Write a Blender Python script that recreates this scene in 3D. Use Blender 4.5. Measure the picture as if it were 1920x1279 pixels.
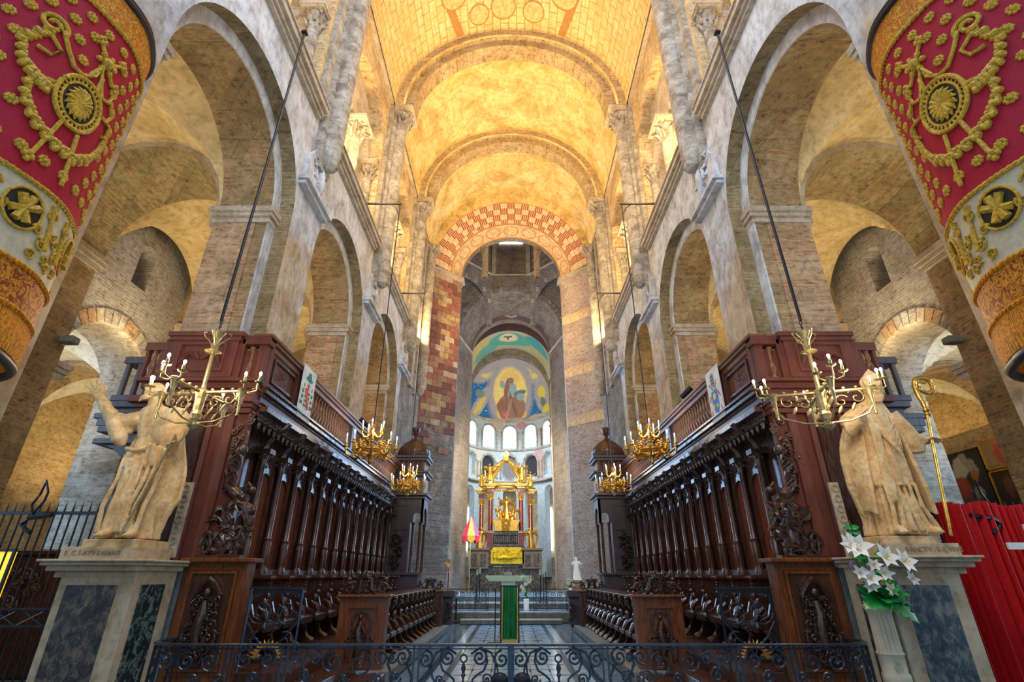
import bpy, bmesh, math, random
from math import sin, cos, pi, sqrt, atan2, radians, tan
from mathutils import Vector, Matrix
random.seed(7)
for o in list(bpy.data.objects): bpy.data.objects.remove(o)
SC = bpy.context.scene
COL = SC.collection
# ------------------------------------------------------------ camera
cam = bpy.data.cameras.new('camera'); camo = bpy.data.objects.new('camera', cam); COL.objects.link(camo)
cam.sensor_width = 36.0; cam.lens = 939.0 / 1920 * 36; cam.clip_start = .05; cam.clip_end = 200
camo.location = (0, 0, 1.6); camo.rotation_euler = (radians(90 + 25.107), 0, 0)
cam.shift_x = 2.0 / 1920
SC.camera = camo
# ------------------------------------------------------------ world, lights, exposure
W = bpy.data.worlds.new('world'); SC.world = W; W.use_nodes = True
W.node_tree.nodes['Background'].inputs[0].default_value = (.52, .72, 1, 1)
W.node_tree.nodes['Background'].inputs[1].default_value = .85
SC.view_settings.view_transform = 'Standard'; SC.view_settings.look = 'None'
SC.view_settings.exposure = .0; SC.view_settings.gamma = 1; SC.view_settings.use_curve_mapping = False
SC.cycles.max_bounces = 6; SC.cycles.diffuse_bounces = 4; SC.cycles.glossy_bounces = 3
SC.cycles.sample_clamp_indirect = 6; SC.cycles.use_denoising = True
WARM = (1, .66, .27); COOL = (.55, .75, 1); LAMP = (1, .80, .52)
def area(name, loc, target, size, power, color, sy=None):
    l = bpy.data.lights.new(name, 'AREA'); l.energy = power*1.06; l.color = color; l.size = size
    if sy: l.shape = 'RECTANGLE'; l.size_y = sy
    o = bpy.data.objects.new(name, l); COL.objects.link(o); o.location = loc
    o.rotation_euler = (Vector(target) - Vector(loc)).to_track_quat('-Z', 'Y').to_euler()
    return o
def point(name, loc, power, color, r=.1):
    l = bpy.data.lights.new(name, 'POINT'); l.energy = power; l.color = color; l.shadow_soft_size = r
    o = bpy.data.objects.new(name, l); COL.objects.link(o); o.location = loc; return o
for s in (-1, 1):
    for y in (11.3, 16.4, 21.2):      # floodlights standing on the tribune, thrown up at the nave vault
        area('tribune_floodlight', (s*4.22, y + (-1.5 if y < 20 else 0), 11.75), (-s*1.2, y + .6, 21), .45, 400 if y < 20 else 260, WARM)
    for y in (6.2, 11.3, 16.4):       # inside the tribune gallery
        area('gallery_floodlight', (s*7.4, y, 11.9), (s*6.9, y, 16), 1.4, 170, (1, .70, .34))
        area('aisle_floodlight', (s*9.0, y - .4, 6.2), (s*7.3, y + .3, 10), .7, 85, (1, .76, .40))
        area('outer_aisle_lamp', (s*12.4, y, 3.6), (s*12.8, y, 7.5), 1.2, 75, (1, .70, .30) if s < 0 else (1, .66, .22))
    area('crossing_daylight', (s*4.1, 29.0, 7.5), (-s*3.0, 14, 1.0), 1.8, 950, (.34, .62, 1), 7)
    area('transept_daylight', (s*11, 28.3, 9), (0, 28.3, 8), 7, 1500, COOL, 9)
    area('aisle_daylight', (s*12.6, 4.4, 4.8), (s*10.0, 12.5, 3.0), 2.2, 520, (.42, .70, 1))
area('nave_daylight', (0, 2.0, 15.5), (0, 14, 4), 7, 620, (.80, .88, 1))
area('tribune_daylight', (0, 3, 12), (0, 22, 12), 6, 200, (.9, .93, 1))
area('choir_daylight', (0, 41, 12.5), (0, 43, 2), 4, 520, (.8, .9, 1))
area('choir_lamp', (0, 35.2, 10.5), (-.2, 42, 15.0), 3, 430, (1, .93, .8))
area('altar_lamp', (-.2, 29.5, 9), (-.2, 36, 4), 1.5, 500, (1, .84, .55))
area('crossing_lamp', (0, 27.5, 15.5), (0, 29.5, 24), 3, 60, (.9, .9, 1))
# ------------------------------------------------------------ node helper
class N:
    def __init__(s, name):
        s.m = bpy.data.materials.new(name); s.m.use_nodes = True; s.t = s.m.node_tree
        s.b = s.t.nodes['Principled BSDF']; s.out = s.t.nodes['Material Output']
    def n(s, typ, **k):
        x = s.t.nodes.new(typ)
        for a, v in k.items(): setattr(x, a, v)
        return x
    def put(s, sock, v):
        if isinstance(v, bpy.types.NodeSocket): s.t.links.new(v, sock)
        elif isinstance(v, (tuple, list)):
            sock.default_value = (tuple(v) + (1,))[:4] if len(sock.default_value) == 4 else tuple(v)[:3]
        else: sock.default_value = v
    def math(s, op, a, b=0., c=0., clamp=False):
        x = s.n('ShaderNodeMath', operation=op, use_clamp=clamp); s.put(x.inputs[0], a); s.put(x.inputs[1], b); s.put(x.inputs[2], c)
        return x.outputs[0]
    def mix(s, f, a, b, mode='MIX'):
        x = s.n('ShaderNodeMix', data_type='RGBA', blend_type=mode); s.put(x.inputs[0], f); s.put(x.inputs[6], a); s.put(x.inputs[7], b)
        return x.outputs[2]
    def pos(s, obj=False):
        if obj: return s.n('ShaderNodeTexCoord').outputs['Object']
        return s.n('ShaderNodeNewGeometry').outputs['Position']
    def sep(s, v): x = s.n('ShaderNodeSeparateXYZ'); s.put(x.inputs[0], v); return x.outputs
    def comb(s, a, b, c=0.): x = s.n('ShaderNodeCombineXYZ'); s.put(x.inputs[0], a); s.put(x.inputs[1], b); s.put(x.inputs[2], c); return x.outputs[0]
    def noise(s, sc, v=None, det=4, rough=.55, dist=0.):
        x = s.n('ShaderNodeTexNoise'); x.inputs['Scale'].default_value = sc; x.inputs['Detail'].default_value = det
        x.inputs['Roughness'].default_value = rough; x.inputs['Distortion'].default_value = dist
        if v is not None: s.put(x.inputs['Vector'], v)
        return x.outputs[0]
    def vscale(s, v, k):
        x = s.n('ShaderNodeVectorMath', operation='MULTIPLY'); s.put(x.inputs[0], v); x.inputs[1].default_value = k; return x.outputs[0]
    def vadd(s, v, w):
        x = s.n('ShaderNodeVectorMath', operation='ADD'); s.put(x.inputs[0], v); s.put(x.inputs[1], w); return x.outputs[0]
    def ramp(s, f, stops):
        x = s.n('ShaderNodeValToRGB'); e = x.color_ramp.elements
        while len(e) < len(stops): e.new(.5)
        for i, (p, c) in enumerate(stops):
            e[i].position = p; e[i].color = (tuple(c) + (1,))[:4] if isinstance(c, (tuple, list)) else (c, c, c, 1)
        s.put(x.inputs[0], f); return x.outputs[0]
    def fin(s, col, rough=.8, metal=0., bump=None, bs=.3, bd=.02, spec=None, emit=None, es=0.):
        s.put(s.b.inputs['Base Color'], col); s.put(s.b.inputs['Roughness'], rough); s.put(s.b.inputs['Metallic'], metal)
        if spec is not None: s.put(s.b.inputs['Specular IOR Level'], spec)
        if bump is not None:
            x = s.n('ShaderNodeBump'); x.inputs['Strength'].default_value = bs; x.inputs['Distance'].default_value = bd
            s.put(x.inputs['Height'], bump); s.t.links.new(x.outputs[0], s.b.inputs['Normal'])
        if emit is not None: s.put(s.b.inputs['Emission Color'], emit); s.b.inputs['Emission Strength'].default_value = es
        return s.m
def bricktex(n, vec, w, h, mort, c1, c2, cm, bias=0.):
    x = n.n('ShaderNodeTexBrick'); n.put(x.inputs['Vector'], vec)
    n.put(x.inputs['Color1'], c1); n.put(x.inputs['Color2'], c2); n.put(x.inputs['Mortar'], cm)
    x.inputs['Scale'].default_value = 1; x.inputs['Mortar Size'].default_value = mort; x.inputs['Mortar Smooth'].default_value = .3
    x.inputs['Bias'].default_value = bias; x.inputs['Brick Width'].default_value = w; x.inputs['Row Height'].default_value = h
    return x.outputs[0], x.outputs[1]
def masonry(name, c1, c2, cm, s1, s2, frac=.45, ud=1, stain=(.35, .22, .12), pale=(.66, .58, .45), bh=.07, bs=.6, dash=.62):
    n = N(name); P = n.pos(); x, y, z = n.sep(P)
    u = n.math('ADD', x, n.math('MULTIPLY', y, float(ud)))
    wob = n.noise(1.6, P, 3); u = n.math('ADD', u, n.math('MULTIPLY', wob, .16)); z2 = n.math('ADD', z, n.math('MULTIPLY', n.noise(1.1, P, 3), .12))
    vec = n.comb(u, z2)
    b, bf = bricktex(n, vec, .37, bh, .015, c1, c2, cm)
    # whole runs of brick are worn back to the mortar colour
    run = n.noise(1., n.comb(n.math('MULTIPLY', u, 1.1), n.math('MULTIPLY', z2, 6.)), 4, .75)
    b = n.mix(n.ramp(run, [(dash-.16, 1.), (dash-.02, 0.)]), b, cm)
    st, sf = bricktex(n, vec, .50, .28, .014, s1, s2, (cm[0]*.62, cm[1]*.58, cm[2]*.52))
    row = n.math('FLOOR', n.math('DIVIDE', z2, .28)); cell = n.math('FLOOR', n.math('ADD', n.math('DIVIDE', u, .50), n.math('MULTIPLY', row, .5)))
    wn = n.n('ShaderNodeTexWhiteNoise', noise_dimensions='2D'); n.put(wn.inputs[0], n.comb(n.math('MULTIPLY', cell, .37), row))
    wr = n.n('ShaderNodeTexWhiteNoise', noise_dimensions='1D'); n.put(wr.inputs[1], n.math('FLOOR', n.math('DIVIDE', z2, .84)))
    m = n.math('ADD', n.math('MULTIPLY', wn.outputs[0], .45), n.math('MULTIPLY', wr.outputs[0], .55)); m = n.math('LESS_THAN', m, frac)
    st = n.mix(.5, st, n.ramp(wn.outputs[0], [(0., .6), (1., 1.25)]), 'MULTIPLY')
    col = n.mix(m, b, st); fac = n.mix(m, bf, sf)
    sn = n.noise(.8, P, 7, .7); col = n.mix(n.ramp(sn, [(.44, 0.), (.66, .7)]), col, stain, 'MIX')
    pn = n.noise(1.5, n.vadd(P, (7, 3, 1)), 7, .72); col = n.mix(n.ramp(pn, [(.50, 0.), (.66, .65)]), col, pale, 'MIX')
    fine = n.noise(7, n.vscale(P, (1, 1, 1.8)), 8, .78); col = n.mix(1., col, n.ramp(fine, [(.34, .26), (.46, .86), (.6, 1.12), (.74, 1.4)]), 'MULTIPLY')
    h = n.math('ADD', n.math('MULTIPLY', fine, 1.6), n.math('MULTIPLY', n.math('SUBTRACT', 1., fac), .7))
    return n.fin(col, .9, 0, h, bs, .035)
def plaster(name, c1, c2, c3, sc=1.6, bs=.35, streak=0., joint=None, crack=1):
    n = N(name); P = n.pos(); a = n.noise(sc, P, 7, .68, .4); b = n.noise(sc*5, n.vscale(P, (1, 1, .45)) if streak else P, 6, .7)
    col = n.ramp(a, [(.36, c1), (.52, c2), (.68, c3)])
    col = n.mix(.65, col, n.ramp(b, [(.34, .52), (.5, .97), (.7, 1.18)]), 'MULTIPLY')
    h = b
    if joint:
        x, y, z = n.sep(P); jc, jf = bricktex(n, n.comb(n.math('ADD', x, y), z), joint[0], joint[1], .014, (1, 1, 1), (.9, .9, .9), (.55, .5, .42))
        col = n.mix(.55, col, jc, 'MULTIPLY'); h = n.math('SUBTRACT', b, n.math('MULTIPLY', jf, .6))
    if not crack: return n.fin(col, .8, 0, h, bs, .02)
    cr = n.n('ShaderNodeTexVoronoi', feature='DISTANCE_TO_EDGE'); cr.inputs['Scale'].default_value = .22
    n.put(cr.inputs['Vector'], n.vadd(P, n.vscale(n.n('ShaderNodeTexNoise').outputs[1], (.6, .6, .6))))
    col = n.mix(n.ramp(cr.outputs[0], [(0., .4), (.004, 0.)]), col, (.2, .16, .12))
    return n.fin(col, .85, 0, h, bs, .02)
M = {}
M['brick'] = masonry('brick_and_stone', (.32, .13, .06), (.42, .22, .10), (.48, .34, .17), (.44, .31, .15), (.36, .25, .12), .45, stain=(.25,.15,.07), pale=(.52,.40,.22))
M['brick_pier'] = masonry('pier_brick', (.38, .13, .07), (.50, .22, .11), (.60, .42, .25), (.56, .39, .22), (.48, .31, .17), .42, stain=(.36, .20, .10), pale=(.64,.47,.29))
M['brick_grey'] = masonry('grey_brick', (.34, .28, .22), (.42, .37, .31), (.54, .50, .44), (.48, .43, .37), (.38, .34, .29), .12, stain=(.30, .24, .18), pale=(.66, .66, .64), bh=.075)
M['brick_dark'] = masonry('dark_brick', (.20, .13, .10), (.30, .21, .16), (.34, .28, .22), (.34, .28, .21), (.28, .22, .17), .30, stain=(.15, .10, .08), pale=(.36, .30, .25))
M['brick_cross'] = masonry('crossing_brick', (.40, .28, .22), (.52, .39, .31), (.60, .52, .44), (.60, .52, .42), (.55, .46, .38), .04, ud=-1, stain=(.40, .26, .19), pale=(.58, .50, .43), bh=.10)
M['brick_yellow'] = masonry('lamplit_brick', (.52, .30, .12), (.66, .44, .20), (.74, .58, .34), (.66, .50, .28), (.6, .42, .2), .22, stain=(.42, .26, .1), pale=(.72, .58, .34))  # yellow of the warm lamp light is put into this brick's colour
M['white'] = plaster('white_plaster', (.40, .38, .37), (.58, .60, .63), (.70, .75, .82), 1.7, .5, 1)
M['tan'] = plaster('tan_plaster', (.50, .38, .24), (.64, .52, .36), (.74, .66, .52), 1.2, .5, 1)
def twotone(name):
    n = N(name); P = n.pos(); x, y, z = n.sep(P); a = n.noise(1.6, P, 7, .7, .4); b = n.noise(7, n.vscale(P, (1, 1, .5)), 7, .75)
    w = n.ramp(a, [(.36, (.40, .38, .37)), (.52, (.58, .60, .63)), (.68, (.70, .75, .82))]); t = n.ramp(a, [(.36, (.40, .28, .16)), (.52, (.58, .45, .30)), (.68, (.68, .60, .46))])
    e = n.math('ADD', n.math('MULTIPLY', n.math('SUBTRACT', z, 6.9), .9), n.math('MULTIPLY', n.math('SUBTRACT', n.noise(.7, P, 5, .7), .5), 6.), clamp=True)
    col = n.mix(e, t, w); col = n.mix(.75, col, n.ramp(b, [(.34, .45), (.5, .97), (.7, 1.2)]), 'MULTIPLY')
    return n.fin(col, .88, 0, b, .6, .025)
M['nave_plaster'] = twotone('nave_plaster')
M['vault'] = plaster('vault_plaster', (.56, .38, .13), (.82, .62, .27), (.90, .75, .42), 1.1, .15)
M['aisle_vault'] = plaster('aisle_vault_plaster', (.52, .38, .17), (.68, .52, .27), (.78, .64, .38), 1.3, .15)
M['pale_vault'] = plaster('outer_vault_plaster', (.62, .60, .50), (.74, .74, .66), (.82, .82, .76), 1.3, .15)
M['stone'] = plaster('pale_stone', (.22, .18, .14), (.40, .36, .30), (.56, .54, .50), 3.2, .6, 0, (3.0, .42), 0)
M['mould'] = plaster('moulding_stone', (.38, .30, .21), (.50, .42, .32), (.60, .54, .45), 2.6, .4, crack=0)
M['soffit'] = masonry('arch_soffit', (.34, .17, .08), (.42, .27, .12), (.46, .36, .19), (.42, .33, .17), (.36, .27, .13), .45, stain=(.26, .17, .07), pale=(.50, .42, .25))
M['gold_arch'] = masonry('vault_arch_stone', (.46, .27, .12), (.56, .38, .18), (.58, .46, .28), (.62, .48, .27), (.56, .42, .22), .7, stain=(.42, .26, .1), pale=(.66, .52, .30))
M['rubble'] = masonry('rubble_stone', (.32, .27, .22), (.46, .40, .34), (.26, .22, .18), (.42, .36, .3), (.34, .3, .26), .5, ud=-1, stain=(.22, .18, .14), bs=1.)
def simple(name, col, rough=.5, metal=0., var=.3, sc=8, bs=.15, spec=None, det=4, obj=True):
    n = N(name); P = n.pos(obj); a = n.noise(sc, P, det, .6)
    c = n.mix(1., col, n.ramp(a, [(.3, 1 - var), (.7, 1 + var)]), 'MULTIPLY')
    return n.fin(c, rough, metal, a, bs, .01, spec)
def woodmat(name, c1, c2, rough=.3, spec=.7, sc=3.):
    n = N(name); P = n.pos(True); v = n.vscale(P, (9, 9, 1.2)); a = n.noise(sc, v, 6, .65, .8); b = n.noise(2, P, 3)
    col = n.ramp(a, [(.3, c1), (.7, c2)]); col = n.mix(.5, col, n.ramp(b, [(.3, .55), (.7, 1.3)]), 'MULTIPLY')
    return n.fin(col, n.ramp(a, [(.3, rough - .06), (.7, rough + .14)]), 0, a, .12, .01, spec)
M['wood'] = woodmat('dark_walnut', (.040, .014, .008), (.11, .038, .020), .26, .8)
M['wood_mid'] = woodmat('brown_walnut', (.036, .013, .007), (.115, .040, .018), .25, .9)
M['wood_panel'] = woodmat('warm_panel_wood', (.13, .030, .010), (.24, .062, .020), .4, .4)
M['wood_red'] = woodmat('red_stained_wood', (.12, .034, .022), (.21, .060, .038), .5, .35)
M['wood_orange'] = woodmat('orange_oak', (.09, .024, .007), (.30, .085, .018), .25, .7)
M['wood_violet'] = woodmat('aged_violet_wood', (.05, .036, .042), (.105, .075, .082), .38, .7)
M['wood_rail'] = woodmat('baluster_wood', (.15, .055, .022), (.33, .14, .06), .35, .5)
M['carve'] = simple('carved_black_walnut', (.055, .022, .014), .20, 0, .6, 22, .7, 1.0)
M['carve_brown'] = simple('carved_brown_walnut', (.17, .085, .05), .3, 0, .5, 22, .7, .8)
M['iron'] = simple('wrought_iron', (.06, .085, .12), .28, .75, .3, 20, .2, .8)
M['blackiron'] = simple('black_iron', (.02, .022, .03), .45, .4, .3, 20, .2)
M['gilt'] = simple('gilt_bronze', (.78, .46, .09), .30, .9, .35, 25, .5)
M['gold'] = simple('bright_gold', (.86, .56, .12), .36, .8, .5, 9, .6)
M['brass'] = simple('aged_brass', (.52, .42, .20), .30, .8, .4, 12, .3)
M['goldpaint'] = simple('gilded_relief', (.85, .62, .03), .35, .45, .5, 22, 1.)
M['marble'] = plaster('statue_marble', (.60, .38, .16), (.76, .54, .27), (.84, .68, .44), 3.5, .12, crack=0)
M['pedestal'] = plaster('pedestal_limestone', (.46, .36, .22), (.58, .47, .31), (.64, .55, .40), 2.2, .12, crack=0)
M['greystone'] = plaster('grey_green_stone', (.16, .17, .15), (.22, .24, .22), (.28, .30, .28), 2.5, .1, crack=0)
def marblemat(name, stops, sc=5, rough=.25, dist=1.5):
    n = N(name); P = n.pos(); a = n.noise(sc*1.7, n.vscale(P, (1, 1, .7)), 9, .78, dist*.3)
    return n.fin(n.ramp(a, stops), rough, 0, None, spec=.6)
M['darkmarble'] = marblemat('dark_brown_marble', [(.38, (.018, .018, .025)), (.49, (.05, .045, .045)), (.56, (.15, .12, .09)), (.66, (.26, .20, .14))], 5)
M['greenmarble'] = marblemat('green_veined_marble', [(.4, (.012, .025, .028)), (.53, (.02, .04, .04)), (.57, (.30, .38, .34)), (.61, (.02, .035, .035))], 6, .2, 2.5)
M['bluemarble'] = marblemat('blue_grey_marble', [(.38, (.015, .035, .05)), (.49, (.05, .085, .10)), (.57, (.16, .18, .17)), (.67, (.26, .27, .24))], 5)
M['redmarble'] = marblemat('red_marble', [(.3, (.10, .012, .015)), (.55, (.24, .04, .035)), (.7, (.42, .16, .12))], 5, .15)
M['altarstone'] = marblemat('pale_green_stone', [(.3, (.42, .52, .30)), (.6, (.62, .70, .48)), (.68, (.2, .26, .18))], 16, .5)
M['creamstone'] = simple('cream_column_stone', (.66, .58, .42), .6, 0, .15, 6, .1)
M['brownstone'] = simple('brown_altar_stone', (.20, .14, .11), .4, 0, .35, 5, .2)
M['bulb'] = N('lit_bulb').fin((1, 1, 1), .5, emit=(1, .86, .62), es=45)
M['flame'] = N('lit_candle_bulb').fin((1, 1, 1), .5, emit=(.95, .95, 1), es=9)
M['candle'] = N('white_candle').fin((.85, .88, .82), .4, emit=(.8, .9, .9), es=.25)
M['pane'] = N('bright_window_glass').fin((.9, .95, 1), .3, emit=(.86, .94, 1), es=3.2)
M['yellowbox'] = N('lit_yellow_panel').fin((.9, .6, .05), .5, emit=(1, .62, .04), es=1.1)
def flat(name, c, r=.6, metal=0.): return simple(name, c, r, metal, .12, 6, .05)
M['green_cloth'] = simple('green_satin', (.006, .17, .045), .38, 0, .35, 5, .1, .6)
M['redcurtain'] = simple('red_curtain_cloth', (.58, .006, .012), .6, 0, .2, 30, .2)
M['leaf'] = simple('glossy_leaf', (.012, .26, .05), .28, 0, .4, 12, .2)
M['petal'] = flat('white_petal', (.82, .85, .82), .5)
M['yellowflower'] = flat('yellow_flower', (.75, .62, .02)); M['violetflower'] = flat('violet_flower', (.25, .16, .6))
M['board'] = flat('white_board', (.82, .84, .78)); M['ink'] = flat('black_ink', (.03, .03, .035))
M['hatgreen'] = flat('heraldic_green', (.01, .22, .14)); M['hred'] = flat('heraldic_red', (.75, .04, .05))
M['hblue'] = flat('heraldic_blue', (.03, .22, .62)); M['hyellow'] = flat('heraldic_yellow', (.9, .58, .05)); M['hgrey'] = flat('heraldic_grey', (.30, .30, .33))
M['pink'] = flat('pink_cloth', (.85, .12, .35)); M['orange'] = flat('orange_cloth', (.88, .42, .02)); M['lime'] = flat('green_yellow_cloth', (.5, .65, .12)); M['cloth_white'] = flat('white_silk', (.85, .85, .8)); M['cloth_red'] = flat('red_silk', (.8, .02, .05))
M['goldembr'] = simple('gold_embroidery', (.70, .43, .03), .55, .0, .45, 40, .7)
M['bannerred'] = simple('crimson_velvet', (.47, .004, .03), .75, 0, .2, 60, .2)
M['blackedge'] = flat('black_rim', (.02, .02, .022), .5)
def ornate(name, c1, c2, c3, sc):
    n = N(name); P = n.pos(); a = n.noise(sc, P, 3, .5, 2.5); b = n.noise(sc*2.3, P, 4, .6, 1.5)
    w = n.math('ABSOLUTE', n.math('SUBTRACT', a, .5))
    col = n.ramp(w, [(0., c2), (.035, c2), (.06, c3), (.10, c1)]); col = n.mix(.6, col, n.ramp(b, [(.35, .5), (.6, 1.2)]), 'MULTIPLY')
    return n.fin(col, .7, 0, a, .4, .01)
M['orangeband'] = ornate('orange_brocade', (.72, .20, .01), (.86, .45, .02), (.40, .07, .01), 9)
M['darkband'] = ornate('dark_orange_brocade', (.36, .06, .01), (.86, .38, .02), (.62, .2, .01), 11)
M['cream'] = simple('cream_silk', (.72, .66, .46), .7, 0, .15, 20, .1)
M['fringe'] = simple('orange_fringe', (.85, .33, .01), .7, 0, .5, 40, .6)
def paint(name, base, blobs, rough=.6, warp=.12, wsc=3., axes='xz', obj=False, spots=None, dirt=.5):
    """flat picture: soft ellipses (cx, cz, rx, rz, rot, colour, softness) over a base colour"""
    n = N(name); P = n.pos(obj); x, y, z = n.sep(P); A = {'x': x, 'y': y, 'z': z}
    u, v = A[axes[0]], A[axes[1]]
    wn = n.n('ShaderNodeTexNoise'); wn.inputs['Scale'].default_value = wsc; wn.inputs['Detail'].default_value = 5; n.put(wn.inputs['Vector'], P)
    wx, wy, wz = n.sep(wn.outputs[1])
    u = n.math('ADD', u, n.math('MULTIPLY', n.math('SUBTRACT', wx, .5), warp*2)); v = n.math('ADD', v, n.math('MULTIPLY', n.math('SUBTRACT', wy, .5), warp*2))
    col = base
    if spots:
        vo = n.n('ShaderNodeTexVoronoi'); vo.inputs['Scale'].default_value = spots[0]; n.put(vo.inputs['Vector'], P)
        col = n.mix(n.ramp(vo.outputs[0], [(.14, 1.), (.20, 0.)]), base, spots[1])
    for cx, cz, rx, rz, rot, c, soft in blobs:
        du = n.math('SUBTRACT', u, cx); dv = n.math('SUBTRACT', v, cz); cr, sr = cos(rot), sin(rot)
        a = n.math('ADD', n.math('MULTIPLY', du, cr/rx), n.math('MULTIPLY', dv, sr/rx)); b = n.math('ADD', n.math('MULTIPLY', du, -sr/rz), n.math('MULTIPLY', dv, cr/rz))
        d = n.math('SQRT', n.math('ADD', n.math('MULTIPLY', a, a), n.math('MULTIPLY', b, b)))
        col = n.mix(n.ramp(d, [(max(0, .5 - soft/2), 1.), (.5, 0.)]) if False else n.math('MULTIPLY', n.math('SUBTRACT', 1. + soft, d), 1/max(soft, .01), clamp=True), col, c)
    f = n.noise(wsc*3, P, 6, .7); col = n.mix(dirt, col, n.ramp(f, [(.3, .5), (.5, 1.), (.7, 1.35)]), 'MULTIPLY')
    return n.fin(col, rough)
# ------------------------------------------------------------ mesh helper
class G:
    def __init__(s): s.v = []; s.f = []
    def add(s, vs, fs):
        k = len(s.v); s.v += [tuple(p) for p in vs]; s.f += [tuple(i + k for i in f) for f in fs]; return s
    def box(s, x0, x1, y0, y1, z0, z1):
        return s.add([(x, y, z) for x in (x0, x1) for y in (y0, y1) for z in (z0, z1)],
                     [(0, 1, 3, 2), (4, 6, 7, 5), (0, 4, 5, 1), (2, 3, 7, 6), (0, 2, 6, 4), (1, 5, 7, 3)])
    def bx(s, c, h, rot=None):
        R = rot or Matrix.Identity(3); C = Vector(c)
        return s.add([C + R @ Vector((a*h[0], b*h[1], d*h[2])) for a in (-1, 1) for b in (-1, 1) for d in (-1, 1)],
                     [(0, 1, 3, 2), (4, 6, 7, 5), (0, 4, 5, 1), (2, 3, 7, 6), (0, 2, 6, 4), (1, 5, 7, 3)])
    def grid(s, fn, nu, nv, cu=False, cv=False):
        vs = [fn(i/nu, j/nv) for i in range(nu + (0 if cu else 1)) for j in range(nv + (0 if cv else 1))]
        W_ = nv + (0 if cv else 1); H = nu + (0 if cu else 1)
        fs = [(i*W_ + j, ((i+1) % H)*W_ + j, ((i+1) % H)*W_ + (j+1) % W_, i*W_ + (j+1) % W_) for i in range(nu) for j in range(nv)]
        return s.add(vs, fs)
    def lathe(s, prof, c=(0, 0, 0), n=16, mod=None, ax=None):
        c = Vector(c); vs = []; R = ax or Matrix.Identity(3)
        for r, z in prof:
            for i in range(n):
                a = 2*pi*i/n; q = r*(mod(a, z) if mod else 1); vs.append(c + R @ Vector((q*cos(a), q*sin(a), z)))
        m = len(prof); fs = [(j*n + i, j*n + (i+1) % n, (j+1)*n + (i+1) % n, (j+1)*n + i) for j in range(m-1) for i in range(n)]
        fs.append(tuple(range(n))[::-1]); fs.append(tuple((m-1)*n + i for i in range(n)))
        return s.add(vs, fs)
    def tube(s, pts, r, n=6, cap=True):
        P = [Vector(p) for p in pts]; vs = []; m = len(P); rr = r if isinstance(r, (list, tuple)) else [r]*m
        up = Vector((.123, .3, 1)).normalized()
        for i, p in enumerate(P):
            t = (P[min(i+1, m-1)] - P[max(i-1, 0)])
            t = t.normalized() if t.length > 1e-9 else Vector((0, 0, 1))
            a = t.cross(up); 
            if a.length < 1e-3: a = t.cross(Vector((1, 0, 0)))
            a.normalize(); b = t.cross(a).normalized()
            for k in range(n):
                q = 2*pi*k/n; vs.append(p + (a*cos(q) + b*sin(q))*rr[i])
        fs = [(i*n + k, i*n + (k+1) % n, (i+1)*n + (k+1) % n, (i+1)*n + k) for i in range(m-1) for k in range(n)]
        if cap: fs += [tuple(range(n))[::-1], tuple((m-1)*n + k for k in range(n))]
        return s.add(vs, fs)
    def ball(s, c, r, n=8, m=6, rot=None):
        r = (r, r, r) if not isinstance(r, (tuple, list)) else r; c = Vector(c); R = rot or Matrix.Identity(3); vs = [c + R @ Vector((0, 0, r[2]))]
        for j in range(1, m):
            for i in range(n): a = pi*j/m; b = 2*pi*i/n; vs.append(c + R @ Vector((r[0]*sin(a)*cos(b), r[1]*sin(a)*sin(b), r[2]*cos(a))))
        vs.append(c + R @ Vector((0, 0, -r[2])))
        fs = [(0, 1+i, 1+(i+1) % n) for i in range(n)] + [(1+(j-1)*n+i, 1+j*n+i, 1+j*n+(i+1) % n, 1+(j-1)*n+(i+1) % n) for j in range(1, m-1) for i in range(n)]
        fs += [(len(vs)-1, 1+(m-2)*n+(i+1) % n, 1+(m-2)*n+i) for i in range(n)]
        return s.add(vs, fs)
    def prism(s, poly, fn, h0, h1):
        """poly 2D points, fn(a, b, h) -> 3D"""
        n = len(poly); vs = [fn(a, b, h0) for a, b in poly] + [fn(a, b, h1) for a, b in poly]
        return s.add(vs, [tuple(range(n))[::-1], tuple(range(n, 2*n))] + [(i, (i+1) % n, n + (i+1) % n, n + i) for i in range(n)])
    def archwall(s, fn, w0, w1, a, b, z0, z1, c, r, zs, zo, seg=20, soffit=True, faces=True, rz=1.):
        """wall in (u, z) from a..b, z0..z1 with a round arched opening (centre c, radius r, springing zs, sill zo)"""
        A = [(c - r*cos(pi*i/seg), zs + rz*r*sin(pi*i/seg)) for i in range(seg + 1)]
        if faces:
            for w in (w0, w1):
                for (u0, q0), (u1, q1) in zip(A, A[1:]): s.add([fn(u0, w, q0), fn(u1, w, q1), fn(u1, w, z1), fn(u0, w, z1)], [(0, 1, 2, 3)])
                for lo, hi in ((a, c - r), (c + r, b)):
                    if hi - lo > 1e-4:
                        k = max(1, int((hi - lo)/1.2))
                        for q in range(k):
                            l, h = lo + (hi-lo)*q/k, lo + (hi-lo)*(q+1)/k
                            s.add([fn(l, w, z0), fn(h, w, z0), fn(h, w, z1), fn(l, w, z1)], [(0, 1, 2, 3)])
                if zo > z0: s.add([fn(c-r, w, z0), fn(c+r, w, z0), fn(c+r, w, zo), fn(c-r, w, zo)], [(0, 1, 2, 3)])
            for u in (a, b): s.add([fn(u, w0, z0), fn(u, w1, z0), fn(u, w1, z1), fn(u, w0, z1)], [(0, 1, 2, 3)])
            s.add([fn(a, w0, z1), fn(b, w0, z1), fn(b, w1, z1), fn(a, w1, z1)], [(0, 1, 2, 3)])
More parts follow.
